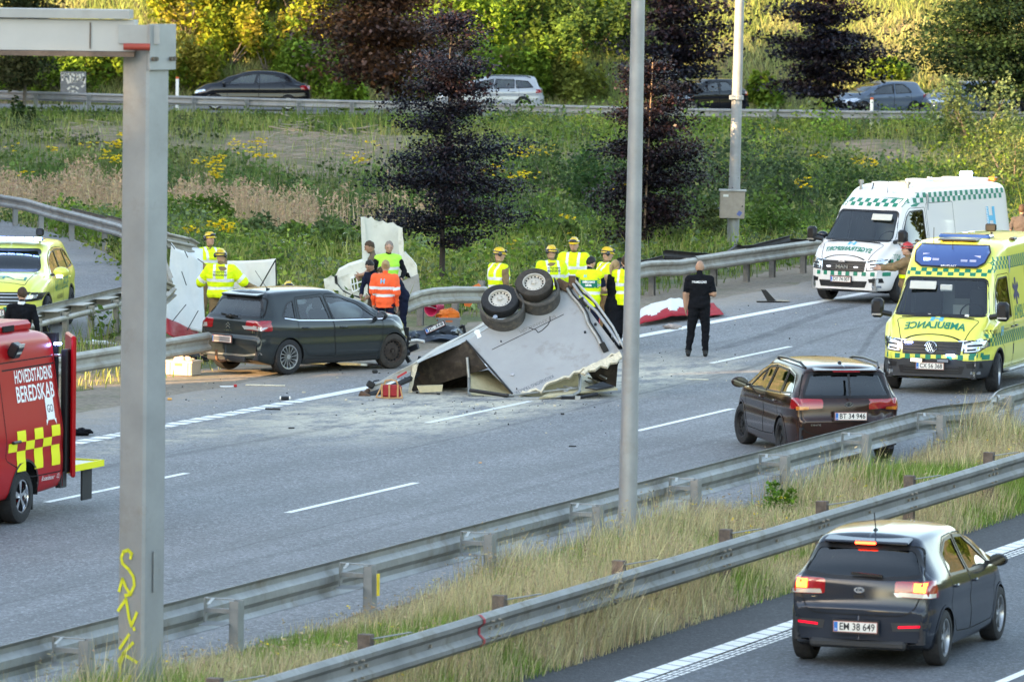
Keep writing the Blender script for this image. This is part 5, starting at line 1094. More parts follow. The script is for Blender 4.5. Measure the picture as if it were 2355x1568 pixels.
sh = car(c4, sp, C4P, g, [(.80, 1, 'multi', 0), (.80, -1, 'multi', 0), (3.40, 1, 'steel', 0), (3.40, -1, 'steel', R(-9))], dict(arch=.355, xr=.80, xf=3.40, wr=.325, deform=crush, archm=C4P, gls=glass('clear side glass', (.72, .8, .8), 1.0)))
for w_ in [o for o in c4.children if o.name.startswith('wheel')]:
    if w_.location.x > 3:
        for o in w_.children:
            o.data.materials[0] = mat('dusty tyre', (.05, .042, .036), .9, noise=.35, nscale=9, dirt=((.13, .1, .075), .3, 6)) if o.name.startswith('tyre') else mat('rusty steel wheel', (.06, .045, .038), .75, .3, noise=.4, nscale=12)
            for q in o.children:
                if not q.name.startswith(('brake', 'vent')): q.data.materials[0] = MATS['rusty steel wheel']
cabin(c4, .5, 3.2, .62, .72, ((1.1, (-.38, .0, .38)), (2.05, (-.38, .38))), 3.0)
b = MB(); b.sphere((2.75, -.2, 1.02), (.3, .42, .2), 14, 8); b.sphere((2.7, .35, 1.0), (.25, .3, .2), 14, 8); b.build('airbag', mat('white cloth airbag', (.7, .7, .68), .9, noise=.1), c4, 60)
mirror(c4, 2.98, -.86, 1.0, -1, trim_k, 1.0); mirror(c4, 2.98, .86, 1.0, 1, trim_k, 1.0)
b = MB(); b.box((.47, 0, 1.432), (.24, .98, .035), Matrix.Rotation(-.16, 3, 'Y'), bev=.016); b.build('roof_spoiler', C4P, c4)
for s in (-1, 1): sh.patch('reversing_lamp', [(s * .60, .83), (s * .80, .81), (s * .84, .87), (s * .62, .90)], 'B', lamp_w, c4, .012)
sh.patch('reversing_lamp', [(.02, .82), (.16, .83), (.20, .88), (.02, .90)], 'R', lamp_w, c4, .012)
plate('', c4, (-.035, 0, .64), (0, -1, 0), (0, 0, 1), blank=True)
b = MB(); b.box((-.058, 0, .64), (.004, .45, .085)); b.build('blurred_plate', mat('blurred grey', (.22, .2, .2), .6), c4)
b = MB(); b.tube([(.2, 0, .27), (.02, 0, .24), (-.10, 0, .24), (-.17, .0, .28), (-.18, 0, .40)], .025, 10); b.sphere((-.18, 0, .43), .027); b.build('tow_bar', mat('rusty tow bar', (.2, .1, .06), .7, .3, noise=.3), c4, 60)
b = MB(); b.cyl((.85, -.25, 1.50), (.80, -.25, 1.53), .035, .02); b.cyl((.82, -.25, 1.52), (.52, -.25, 1.86), .005, n=6); b.build('aerial', trim_k, c4)
b = MB(); b.box((.115, -.02, 1.06), (.03, .42, .035), Matrix.Rotation(.06, 3, 'X')); b.sphere((.12, .0, 1.05), (.04, .09, .04)); b.build('rear_wiper', trim_k, c4)
b = MB()
for dz in (0, .05): 
    for s in (-1, 1): b.add([(.0, 0, .0 + dz), (.0, s * .055, -.05 + dz), (.0, s * .055, -.068 + dz), (.0, 0, -.022 + dz)], [(0, 1, 2, 3)])
ch = b.build('double_chevron_emblem', chrome, c4); h, n_ = sh.ray((-2, 0, .89), (1, 0, 0)); ch.location = h - Vector((.012, 0, 0))
print_text('lettering', 'CITROËN', .028, (h.x - 0, 0, .79), (0, -1, 0), (0, 0, 1), sh.bvh, chrome, c4, width=.2); print_text('lettering', 'C4', .035, (h.x, -.62, .72 + .06), (0, -1, 0), (0, 0, 1), sh.bvh, chrome, c4, width=.07)
sh.line('bumper_crease', [(-.86, .56), (-.6, .555), (.6, .555), (.86, .56)], 'B', .012, gapm, c4, .002); b = MB(); b.box((.13, 0, .28), (.2, 1.0, .10), bev=.02); b.build('rear_diffuser', plast, c4)
sh.line('bumper_trim', [(-.8, .40), (-.5, .36), (.5, .36), (.8, .40)], 'B', .035, silver, c4, .006)
for v in 'R': sh.line('rubbing_crease', [(.9, .78), (1.6, .76), (3.2, .74)], v, .006, gapm, c4, .001); sh.line('sill_trim', [(1.2, .24), (3.0, .24)], v, .06, plast, c4, .006)
b = MB(); r = np.random.default_rng(5)
for i in range(26): c_ = Vector((4.0 + r.random() * .25, r.uniform(-.75, .6), r.uniform(.12, .62))); b.box(c_, (r.uniform(.04, .2), r.uniform(.05, .3), r.uniform(.02, .12)), Matrix.Rotation(r.normal(), 3, 'Z') @ Matrix.Rotation(r.normal(), 3, 'X'))
tag(b.build('torn_engine_parts', plast, c4), kind='stuff'); b = MB(); b.box((3.98, 0, .52), (.12, 1.2, .4)); b.build('radiator_pack', darkv, c4)
# ---- brown estate (left side and tail towards us)
ph = R(11.0); hd = Vector((-math.sin(ph), math.cos(ph), 0)); fl_ = gp(1703, 1020); CP = paintm('brown metallic paint', (.055, .027, .024), .8, .22, .06)
def bump_r(sh):
    V = sh.V; d = np.exp(-(((V[:, 0]) / .35) ** 2 + ((V[:, 1] + .75) / .3) ** 2 + ((V[:, 2] - .75) / .25) ** 2)); V[:, 0] += d * .13 + d * .08 * (vnoise(V[:, 1] * 4, V[:, 2] * 4, 3, 2) - .5)
sp = hatch_spec(4.50, 1.47, .89, .62, .95, hoodx=3.55, kind='wagon')
ceed = car_root('brown metallic estate car with dented rear corner pressed against the middle guardrail', 'car', hd, (3.58, .87), fl_, name='parked_car')
g = dict(side=[[(.50, 1.06), (1.06, 1.02), (1.08, 1.35), (.72, 1.30)], [(1.14, 1.01), (1.98, .99), (1.90, 1.37), (1.15, 1.355)], [(2.06, .985), (3.18, .965), (2.78, 1.2), (2.4, 1.32), (1.98, 1.37)]],
         doors=[('a', [(1.12, .62), (1.38, .36), (2.05, .33), (2.02, .92), (1.95, 1.41), (1.12, 1.39)], (1.28, .88)), ('b', [(2.06, .33), (3.1, .33), (3.24, .62), (3.24, .95), (2.78, 1.25), (2.38, 1.37), (1.96, 1.41), (2.03, .92)], (2.22, .87))],
         tailgate=[(-.70, .50), (-.5, .44), (.5, .44), (.70, .50), (.74, .8), (.76, .95), (.64, 1.38), (-.64, 1.38), (-.76, .95), (-.74, .8)], rearglass=[(-.69, 1.02), (.69, 1.02), (.55, 1.365), (-.55, 1.365)], windscreen=[(-.66, 1.06), (.66, 1.06), (.52, 1.38), (-.52, 1.38)],
         chrome=[(.52, 1.03), (1.1, .995), (2.0, .965), (3.26, .945), (3.2, .98), (2.8, 1.225), (2.4, 1.345), (1.95, 1.395), (1.1, 1.385), (.70, 1.32), (.48, 1.06)],
         lamps=sp_lamps(.82, .995, .40, .93, .42, lamp_red, .03))
sh = car(ceed, sp, CP, g, [(.93, 1, 'steel', 0), (.93, -1, 'steel', 0), (3.58, 1, 'steel', R(8)), (3.58, -1, 'steel', R(8))], dict(arch=.36, xr=.93, xf=3.58, wr=.325, archm=CP, deform=bump_r, gls=gl_dark, rimm=mat('black steel wheel', (.03, .03, .032), .5, .3)))
cabin(ceed, .5, 3.3, .62, .72, ((1.2, (-.38, 0, .38)), (2.2, (-.38, .38))), 3.15); mirror(ceed, 3.16, .87, 1.02, 1, CP, 1.05); mirror(ceed, 3.16, -.87, 1.02, -1, CP, 1.05)
plate('BT 34 946', ceed, (-.035, 0, .74), (0, -1, 0), (0, 0, 1))
for s in (-1, 1):
    b = MB(); b.tube([(.55, s * .58, 1.44), (.75, s * .61, 1.505), (1.6, s * .62, 1.515), (2.2, s * .60, 1.49), (2.35, s * .58, 1.46)], .02, 8); b.build('roof_rail', trim_k, ceed, 60)
    sh.patch('amber_lamp', [(s * .62, .83), (s * .80, .82), (s * .80, .87), (s * .62, .87)], 'B', lamp_o, ceed, .008)
b = MB(); b.box((.40, 0, 1.42), (.22, 1.0, .032), Matrix.Rotation(-.14, 3, 'Y'), bev=.014); b.build('roof_spoiler', CP, ceed); b = MB(); b.box((.285, 0, 1.402), (.02, .42, .022)); b.build('high_stop_lamp', lamp_red, ceed)
b = MB(); b.box((.13, -.01, 1.2), (.02, .03, .36), Matrix.Rotation(.38, 3, 'Y')); b.build('rear_wiper', trim_k, ceed); b = MB(); b.sphere((.72, 0, 1.50), (.07, .03, .035)); b.build('roof_aerial', trim_k, ceed)
b = MB(); h, n_ = sh.ray((-2, 0, .91), (1, 0, 0)); b.cyl(h - Vector((.012, 0, 0)), h + Vector((.01, 0, 0)), .065, n=20); b.V = [Vector((v.x, v.y, h.z + (v.z - h.z) * .55)) for v in b.V]; b.build('badge', chrome, ceed)
b = MB(); b.cyl(h - Vector((.014, 0, 0)), h, .056, n=20); b.V = [Vector((v.x, v.y, h.z + (v.z - h.z) * .5)) for v in b.V]; b.build('badge_face', gapm, ceed)
print_text('lettering', 'KIA', .036, (h.x - .016, 0, .91), (0, -1, 0), (0, 0, 1), None, chrome, ceed, width=.085); print_text('lettering', "cee'd", .035, (h.x, .52, .6), (0, -1, 0), (0, 0, 1), sh.bvh, chrome, ceed, width=.15)
sh.line('bumper_crease', [(-.86, .56), (-.72, .54), ], 'B', .012, gapm, ceed, .002); b = MB(); b.box((.15, 0, .28), (.22, 1.1, .10), bev=.02); b.build('lower_bumper', plast, ceed)
b = MB(); r = np.random.default_rng(9)
for i in range(7): c_ = Vector((.12 + .06 * r.random(), -.60 - .14 * r.random(), .62 + .08 * r.random())); b.box(c_, (.04, .12, .02), Matrix.Rotation(r.normal() * .6, 3, 'X'))
tag(b.build('torn_bumper_pieces', trim_k, ceed), kind='stuff')
# ---- dark grey hatchback driving on the near carriageway
rr_ = gp(2171, 1529); hd = Vector((math.sin(R(18.2)), math.cos(R(18.2)), 0)); RP = paintm('graphite paint', (.042, .05, .07), .8, .22, .05)
sp = hatch_spec(4.06, 1.45, .865, .58, .93, hoodx=3.18, kind='hatch')
rio = car_root('dark grey hatchback with lit brake lamps driving on the near carriageway', 'car', hd, (.70, -.84), rr_, name='moving_car')
lam_on = mat('lit brake lamp', (.5, .05, .02), .3, emit=((1, .16, .03), 1.7)); lam_on2 = mat('lit stop lamp', (.5, .03, .02), .3, emit=((1, .05, .02), 3)); refl_on = mat('glowing red reflector', (.45, .01, .02), .3, emit=((1, .0, .03), .25))  # the reflector is no lamp but gets a faint glow of its own
g = dict(side=[[(1.00, .99), (1.74, .965), (1.66, 1.35), (1.34, 1.34), (1.04, 1.22)], [(1.83, .96), (2.86, .94), (2.46, 1.20), (2.15, 1.32), (1.75, 1.35)]],
         doors=[('a', [(.95, .60), (1.18, .34), (1.82, .30), (1.79, .90), (1.72, 1.39), (1.28, 1.38), (.97, 1.22)], (1.12, .86)), ('b', [(1.83, .30), (2.82, .31), (2.94, .60), (2.94, .93), (2.48, 1.24), (2.1, 1.37), (1.74, 1.39), (1.80, .9)], (2.0, .84))],
         tailgate=[(-.62, .66), (-.5, .6), (.5, .6), (.62, .66), (.72, .9), (.62, 1.34), (-.62, 1.34), (-.72, .9)], rearglass=[(-.69, 1.03), (-.3, 1.0), (.3, 1.0), (.69, 1.03), (.56, 1.32), (-.56, 1.32)], windscreen=[(-.64, 1.05), (.64, 1.05), (.5, 1.38), (-.5, 1.38)], lamps=sp_lamps(.79, .985, .40, .93, .30, lamp_red, .02))
sh = car(rio, sp, RP, g, [(.70, 1, 'five', 0), (.70, -1, 'five', 0), (3.28, 1, 'five', 0), (3.28, -1, 'five', 0)], dict(arch=.345, xr=.70, xf=3.28, wr=.315, archm=RP, cell=.022, gls=glass('dark tinted glass', (.12, .15, .16), 1.1)))
cabin(rio, .45, 3.0, .62, .70, ((1.0, (-.36, 0, .36)), (1.95, (-.36, .36))), 2.85); mirror(rio, 2.78, -.83, .99, -1, RP, .85); mirror(rio, 2.78, .83, .99, 1, RP, .85)
for s in (-1, 1):
    sh.patch('clear_lamp_strip', [(s * .43, .815), (s * .82, .80), (s * .82, .845), (s * .45, .86)][::s], 'B', lamp_w, rio, .012); sh.patch('brake_lamp', [(s * .61, .865), (s * .74, .86), (s * .75, .955), (s * .61, .96)][::s], 'B', lam_on, rio, .016); sh.patch('rear_reflector', [(s * .46, .465), (s * .72, .48), (s * .73, .505), (s * .46, .49)][::s], 'B', refl_on, rio, .008)
    sh.patch('bumper_recess', [(s * .40, .43), (s * .78, .44), (s * .80, .53), (s * .38, .525)][::s], 'B', plast, rio, .004)
for v in 'R': sh.patch('clear_lamp_strip', [(0, .80), (.2, .81), (.22, .85), (0, .85)], v, lamp_w, rio, .007)
b = MB(); b.box((.46, 0, 1.395), (.24, .98, .035), Matrix.Rotation(-.16, 3, 'Y'), bev=.016); b.build('roof_spoiler', RP, rio); b = MB(); b.box((.335, .0, 1.372), (.02, .24, .03), bev=.008); b.build('high_stop_lamp', lam_on2, rio)
plate('EM 38 649', rio, (-.03, 0, .47), (0, -1, 0), (0, 0, 1)); b = MB(); b.box((.125, -.08, 1.04), (.03, .36, .03), Matrix.Rotation(.06, 3, 'X')); b.build('rear_wiper', trim_k, rio)
b = MB(); b.sphere((.78, 0, 1.47), (.06, .03, .03)); b.cyl((.78, 0, 1.48), (.70, 0, 1.68), .006, n=6); b.build('roof_aerial', trim_k, rio)
h, n_ = sh.ray((-2, 0, .87), (1, 0, 0)); b = MB(); b.cyl(h - Vector((.012, 0, 0)), h + Vector((.01, 0, 0)), .06, n=20); b.V = [Vector((v.x, v.y, h.z + (v.z - h.z) * .55)) for v in b.V]; b.build('badge', chrome, rio); b = MB(); b.box((h.x - .002, 0, .80), (.02, .13, .05), bev=.008); b.build('boot_handle', trim_k, rio)
print_text('lettering', 'KIA', .03, (h.x - .014, 0, .87), (0, -1, 0), (0, 0, 1), None, gapm, rio, width=.07); print_text('lettering', 'RIO', .022, (h.x, .52, .775), (0, -1, 0), (0, 0, 1), sh.bvh, chrome, rio, width=.07)
b = MB(); b.box((.14, 0, .27), (.22, 1.1, .10), bev=.03); b.build('lower_bumper', plast, rio)
for x_ in (2.6, 2.75, 2.9): pass
# ---- vans
def van_spec(L=5.99, H=2.60, W=1.02): 
    return dict(L=L, top=[(.03, .42), (0, .55), (0, 1.2), (.015, 1.9), (.05, 2.35), (.16, H - .07), (.5, H - .02), (2.0, H), (L - 2.3, H - .01), (L - 1.85, H - .09), (L - 1.5, H - .28), (L - 1.28, 2.10), (L - 1.16, 1.93), (L - .62, 1.34), (L - .52, 1.28), (L - .25, 1.12), (L - .1, .98), (L - .05, .85), (L - .0, .62), (L, .42), (L - .05, .26)],
                bot=[(0, .40), (1, .36), (L - 1, .34), (L - .4, .28), (L, .28)], W=[(0, W * .93), (.06, W * .965), (.3, W), (L - 1.6, W), (L - .8, W * .99), (L - .35, W * .93), (L - .1, W * .82), (L, W * .78)], Wr=[(0, W * .80), (.3, W * .83), (L - 2.2, W * .83), (L - 1.6, W * .78), (L - 1.2, W * .79), (L - .62, W * .86), (L - .3, W * .82), (L, W * .75)],
                belt=[(0, 1.25), (L - 1.6, 1.25), (L - .7, 1.18), (L - .3, .95), (L, .80)], crown=.05, shoulder=.992, edge=.17, bow_rear=.03, bow_front=.22)
def checker(sh, name, view, u0, u1, v0, v1, n, rows, m, parent, fv=None, off=.005, skip=0, lean=0.0):
    """chequered foil: every other square is laid on"""
    objs = []; b = []; 
    for i in range(n):
        for j in range(rows):
            if (i + j) % 2 == skip: continue
            ua, ub = u0 + (u1 - u0) * i / n, u0 + (u1 - u0) * (i + 1) / n; va, vb = v0 + (v1 - v0) * j / rows, v0 + (v1 - v0) * (j + 1) / rows; f = fv or (lambda u: 0); q = [(ua + lean * (va - v0), va + f(ua)), (ub + lean * (va - v0), va + f(ub)), (ub + lean * (vb - v0), vb + f(ub)), (ua + lean * (vb - v0), vb + f(ua))]
            o = sh.patch(name, q, view, m, parent, off, .15)
def dress_van(root, sh, base, L, kind):
    """grille, lamps, bumper and so on shared by both vans"""
    gr = blackp; Lx = L
    # grille with horizontal bars, one by one
    gm = sh.patch('grille', [(-.52, .70), (.52, .70), (.55, .93), (-.55, .93)], 'F', trim_k, root, .010)
    for k in range(4):
        z = .725 + k * .055; h0 = [sh.ray((9, y, z), (-1, 0, 0))[0] for y in np.linspace(-.5, .5, 9)]; b = MB(); b.tube([p + Vector((.012, 0, 0)) for p in h0 if p], .011, 6); b.build('grille_bar', plast if kind == 'a' else blackp, gm)
    for s in (-1, 1):
        pl = [(s * .56, .72), (s * .80, .74), (s * .955, .86), (s * .95, .98), (s * .57, .935)][::s]; o = sh.patch('headlamp', pl, 'F', trim_k, root, .006)
        o2 = sh.patch('lamp_lens', [(s * .59, .745), (s * .80, .765), (s * .92, .87), (s * .92, .95), (s * .60, .91)][::s], 'F', hl_in, o, .010)
        for (a_, b_, c_) in ((.60, .78, .80), (.60, .86, .875)): sh.patch('lamp_insert', [(s * (a_ + .03), c_ - .035), (s * b_, c_ - .02), (s * b_, c_ + .015), (s * (a_ + .03), c_ + .0)][::s], 'F', blackp, o, .014)
        pls = [(L - .48, .85), (L - .02, .76), (L - .02, .93), (L - .32, .99)]; o = sh.patch('headlamp', pls, 'L' if s > 0 else 'R', hl_in, root, .008)
        b = MB(); b.tube([(L - .72, s * .90, 1.34), (L - .64, s * 1.10, 1.38)], .05, 8); arm = b.build('mirror_arm', trim_k, root, 60); b = MB(); b.box((L - .66, s * 1.14, 1.45), (.16, .22, .34), bev=.05); mo = b.build('mirror', trim_k, root); b = MB(); b.box((L - .575, s * 1.14, 1.34), (.02, .17, .03)); b.build('indicator', silver, mo); shade(mo, 40)
        b = MB(); h = sh.ray((9, s * .35, 1.32), (-1, 0, 0))[0]; 
        if h: b.box(h + Vector((.012, 0, .015)), (.02, .62, .018), Matrix.Rotation(-.03 * s, 3, 'X')); b.build('wiper', trim_k, root)
    for nm, y0, y1, z0, z1 in (('lower_grille', -.55, .55, .36, .50), ): 
        lg = sh.patch(nm, [(y0, z0), (y1, z0), (y1 + .05, z1), (y0 - .05, z1)], 'F', trim_k, root, .006)
        for k in range(3): 
            z = z0 + .03 + k * .045; h0 = [sh.ray((9, y, z), (-1, 0, 0))[0] for y in np.linspace(-.5, .5, 9)]; b = MB(); b.tube([p + Vector((.01, 0, 0)) for p in h0 if p], .009, 6); b.build('grille_bar', plast, lg)
    for s in (-1, 1): sh.patch('fog_lamp', [(s * .70, .36), (s * .84, .36), (s * .84, .41), (s * .70, .41)][::s], 'F', hl_in, root, .008); sh.patch('side_intake', [(s * .64, .47), (s * .88, .47), (s * .86, .57), (s * .62, .55)][::s], 'F', trim_k, root, .006)
def van_windows(L, cab=True): return [[(L - 1.98, 1.30), (L - .98, 1.27), (L - 1.02, 1.36), (L - 1.34, 1.86), (L - 1.50, 1.98), (L - 1.98, 2.0)]]
def van(label, paint_m, heading, ref_local, ref_world, kind, L=5.99, H=2.60, side=None, lower=None, rim='steel', name='ambulance', rimm=None, handle=None, wheels=None, lamps=()):
    e = car_root(label, 'van', heading, ref_local, ref_world, name=name); sp = van_spec(L, H); xf, xr = L - 1.0, 1.35
    g = dict(side=van_windows(L) + (side or []), doors=[('a', [(L - 2.06, .42), (L - 1.45, .42), (L - 1.40, .75), (L - 1.12, .95), (L - .90, 1.12), (L - .86, 1.28), (L - 1.0, 1.42), (L - 1.34, 1.93), (L - 1.5, 2.05), (L - 2.06, 2.06)], (L - 1.92, 1.12)), ('b', [(L - 3.32, .42), (L - 2.12, .42), (L - 2.12, 2.15), (L - 3.32, 2.15)], (L - 2.24, 1.12))],
             windscreen=[(-.84, 1.36), (.84, 1.36), (.72, 1.98), (-.72, 1.98)], lower=lower or [], lamps=list(lamps), bonnet=[(L - .55, -.75), (L - .12, -.58), (L - .12, .58), (L - .55, .75)])
    sh = car(e, sp, paint_m, g, wheels or [(xr, 1, rim, 0), (xr, -1, rim, 0), (xf, 1, rim, R(6) if kind == 'a' else 0), (xf, -1, rim, R(6) if kind == 'a' else 0)], dict(arch=.42, xr=xr, xf=xf, wr=.35, ww=.235, archm=trim_k if kind == 'a' else paint_m, archw=.035, cell=.04, rimm=rimm, handle=handle or trim_k, lining=headl, gls=gl_dark))
    b = MB(); b.box((L - 2.2, 0, 1.5), (.04, 1.8, 1.7)); b.build('partition', mat('cabin grey', (.35, .36, .37), .8), e); b = MB(); b.box((L - 1.25, 0, .8), (1.8, 1.8, .05)); b.build('cabin_floor', inner, e); b = MB()
    for y in (-.5, .5): seat(b, L - 1.85, y, 1.15, .62, .5)
    b.build('seats', seatm, e, 50); b = MB(); b.box((L - .82, 0, 1.22), (.5, 1.66, .2), bev=.07); b.build('dashboard', inner, e); b = MB(); b.lathe([(.19, 0), (.205, .014), (.22, 0), (.205, -.014), (.19, 0)], 24, (0, 0, 0), 'X'); o = b.build('steering_wheel', trim_k, e, 60); o.location = (L - 1.2, .45, 1.38); o.rotation_euler = (0, -.7, 0)
    return e, sh
blue_on = mat('lit blue lamp', (.1, .2, .9), .3, emit=((.25, .38, 1.0), 9)); blue_g = mat('blue dome', (.012, .045, .2), .08, coat=1., spec=.8); lblue = mat('light blue foil', (.08, .42, .62), .45)
def hlogo(parent, bvh, origin, right, up, s, w2=1.0):
    for nm, P_ in (('logo_bar', [(-.5, -.5), (-.22, -.5), (-.22, .5), (-.5, .5)]), ('logo_bar', [(.18, -.5), (.46, -.5), (.46, .5), (.18, .5)]), ('logo_bar', [(-.22, -.1), (.18, -.1), (.18, .12), (-.22, .12)])):
        wrap(nm, np.array(P_) * s * [w2, 1], [[0, 1, 2, 3]], origin, right, up, bvh, lblue, parent, .006)
# yellow ambulance
AY = mat('ambulance yellow', (.74, .72, .12), .35, coat=.8, dirt=((.4, .38, .2), .06, 1.4)); ADK = mat('dark grey bumper', (.035, .037, .042), .55)
L = 5.99; hd = Vector((-math.sin(R(17.5)), -math.cos(R(17.5)), 0)); blk = [('side_cladding', ADK, [(1.9, .62), (L - 1.5, .62), (L - 1.5, .80), (1.9, .80)])]
amb, sh = van('yellow ambulance with green chequers and blue lights beside the brown estate car', AY, hd, (L - 1.0, -.98), gp(2045, 892), 'a', side=None, lower=blk, rim='five', rimm=silver, lamps=[('front_bumper', ADK, [(-1.1, .1), (1.1, .1), (1.1, .60), (.62, .585), (.5, .63), (-.5, .63), (-.62, .585), (-1.1, .60)], 'F')] + [('bumper_side', ADK, [(L - .60, .1), (L + .1, .1), (L + .1, .60), (L - .55, .60)], v) for v in 'LR'])
dress_van(amb, sh, None, L, 'a')
h, n_ = sh.ray((9, 0, .47), (-1, 0, 0)); plate('CX 56 368', amb, h + Vector((.035, .0, .03)), (0, 1, 0), (0, 0, 1))
h, n_ = sh.ray((9, 0, .83), (-1, 0, 0)); b = MB(); o_ = h + Vector((.04, 0, 0)); b.lathe([(.088, 0), (.1, .012), (.112, 0), (.1, -.012), (.088, 0)], 28, o_, 'X')
for pts in ([(-.062, .068), (0, -.07), (.062, .068)], [(-.03, .078), (0, .012), (.03, .078)], [(-.088, .04), (-.042, -.076), (0, .008), (.042, -.076), (.088, .04)]):
    for p, q in zip(pts, pts[1:]): b.cyl(o_ + Vector((.0, p[0], p[1])), o_ + Vector((.0, q[0], q[1])), .009, n=6)
b.build('emblem', chrome, amb)
checker(sh, 'green_chequer', 'F', -.95, .95, .615, .70, 20, 1, green_t, amb, off=.008); checker(sh, 'green_chequer', 'F', -.80, .80, 2.03, 2.15, 16, 2, green_t, amb, off=.006, skip=1)
checker(sh, 'green_chequer', 'L', L - 3.9, L - 1.35, 2.14, 2.36, 34, 3, green_t, amb); checker(sh, 'green_chequer', 'L', L - 3.7, L - .42, .84, 1.06, 42, 3, green_t, amb); checker(sh, 'green_chequer', 'L', L - .40, L - .1, .66, .74, 4, 1, green_t, amb)
upv = Vector((-.85, 0, .52)).normalized(); hc = sh.ray((L - .30, 0, 4), (0, 0, -1))[0]
print_text('lettering', 'AMBULANCE', .19, hc + upv * -.02, (0, 1, 0), upv, sh.bvh, green_t, amb, width=1.1, mirror=True, off=.012, bold=.006); hlogo(amb, sh.bvh, hc + upv * .20, (0, 1, 0), upv, .17, 1.4)
# blue light dome in the roof front
P_ = [(-.66, 2.40), (-.62, 2.24), (-.5, 2.17), (.5, 2.17), (.62, 2.24), (.66, 2.40), (.60, 2.50), (-.60, 2.50)]; o = sh.patch('light_dome', P_, 'F', blue_g, amb, .05); sh.line('dome_rubber', P_, 'F', .05, trim_k, amb, .045, True)
for y, z, on in ((-.42, 2.30, 1), (-.26, 2.30, 0), (.26, 2.29, 0), (.42, 2.29, 0), (.48, 2.36, 0), (-.46, 2.38, 0)):
    h, n_ = sh.ray((9, y, z), (-1, 0, 0)); b = MB(); b.box(h + Vector((.065, 0, 0)), (.02, .12, .045), Matrix.Rotation(-.6, 3, 'Y')); b.build('strobe', blue_on if on else mat('unlit strobe', (.25, .3, .5), .3), amb)
h, n_ = sh.ray((9, 0, 2.2), (-1, 0, 0)); print_text('lettering', 'BRUPLAST', .035, h + Vector((.07, 0, 0)), (0, 1, 0), (-.5, 0, .85), None, text_w, amb, width=.28)
for y, z in ((-.42, .90), (.36, .70)): h, n_ = sh.ray((9, y, z), (-1, 0, 0)); b = MB(); b.box(h + Vector((.03, 0, 0)), (.03, .15, .03), bev=.008); b.build('blue_flasher', blue_on, amb)
for y, m_ in ((-.24, mat('lit work lamp', (.9, .9, .85), .3, emit=((1, .97, .85), 1.2))), (.24, hl_in)): h, n_ = sh.ray((9, y, .6), (-1, 0, 0)); b = MB(); b.box(h + Vector((.06, 0, .0)), (.06, .24, .08), bev=.02); o = b.build('driving_lamp', trim_k, amb); b = MB(); b.box(h + Vector((.095, 0, 0)), (.006, .2, .05)); b.build('lens', m_, o)
b = MB(); b.box((L - 2.6, 0, 2.66), (.35, .95, .09), bev=.03); b.build('light_bar', blue_g, amb); b = MB(); b.box((L - 2.1, .0, 2.63), (.5, .7, .03), bev=.01); b.build('roof_hatch', trim_k, amb); b = MB(); b.box((L - 3.1, .75, 2.62), (.3, .1, .05), bev=.02); b.box((L - 1.9, -.72, 2.6), (.25, .08, .05), bev=.02); b.build('roof_rail', trim_k, amb)
b = MB(); b.cyl((L - 3.3, .3, 2.6), (L - 3.3, .3, 2.72), .02); b.box((L - 3.25, .3, 2.80), (.08, .2, .14), bev=.02); b.build('searchlight', trim_k, amb); b = MB(); b.cyl((L - 1.75, -.4, 2.55), (L - 1.75, -.4, 2.85), .006, n=6); b.cyl((L - 1.55, .0, 2.4), (L - 1.55, .0, 2.62), .006, n=6); b.build('aerial', trim_k, amb)
print_text('lettering', '5TOR03', .11, (L - .62, 1, 1.02 + .05), (-1, 0, 0), (0, 0, 1), sh.bvh, text_k, amb, width=.36); hlogo(amb, sh.bvh, (L - 1.18, 1, 1.08), (-1, 0, 0), (0, 0, 1), .17); print_text('lettering', 'Hvidovre', .05, (L - 1.5, 1, 1.10), (-1, 0, 0), (0, 0, 1), sh.bvh, text_k, amb, width=.4)
print_text('lettering', 'AMBULANCE', .26, (L - 3.1, 1, 1.33), (-1, 0, 0), (0, 0, 1), sh.bvh, green_t, amb, width=1.8); navy = mat('navy foil', (.02, .02, .09), .5)
for k in range(3): a = k * math.pi / 3; v_ = np.array([(-.05, -.24), (.05, -.24), (.05, .24), (-.05, .24)]); c_, s_2 = math.cos(a), math.sin(a); wrap('star_of_life', [(x * c_ - z * s_2, x * s_2 + z * c_) for x, z in v_], [[0, 1, 2, 3]], (L - 2.5, 1, 1.72), (-1, 0, 0), (0, 0, 1), sh.bvh, navy, amb, .006 + .001 * k)
b = MB(); b.box((L - 2.6, 1.02, .36), (2.2, .16, .06), bev=.02); b.build('side_step', galv, amb)
b = MB(); b.box((L - 1.0, -.40, 1.86), (.02, .48, .16), Matrix.Rotation(-.5, 3, 'Y'), bev=.008); b.build('sun_visor', mat('pale visor', (.55, .55, .5), .8), amb); b = MB(); b.box((L - 1.02, .02, 1.82), (.03, .22, .12), bev=.01); b.build('rear_view_panel', mat('pale plastic', (.5, .52, .52), .6), amb)
b = MB(); b.box((L - 2.17, .12, 1.32), (.02, .48, .26)); b.build('cabin_notice', white, amb); b = MB(); b.box((L - 2.165, .12, 1.72), (.03, .42, .3)); b.build('rear_hatch', darkv, amb); b = MB(); b.box((L - .62, .5, 1.34), (.06, .07, .09)); b.box((L - .62, -.18, 1.345), (.05, .05, .07)); b.build('dashboard_items', white, amb)
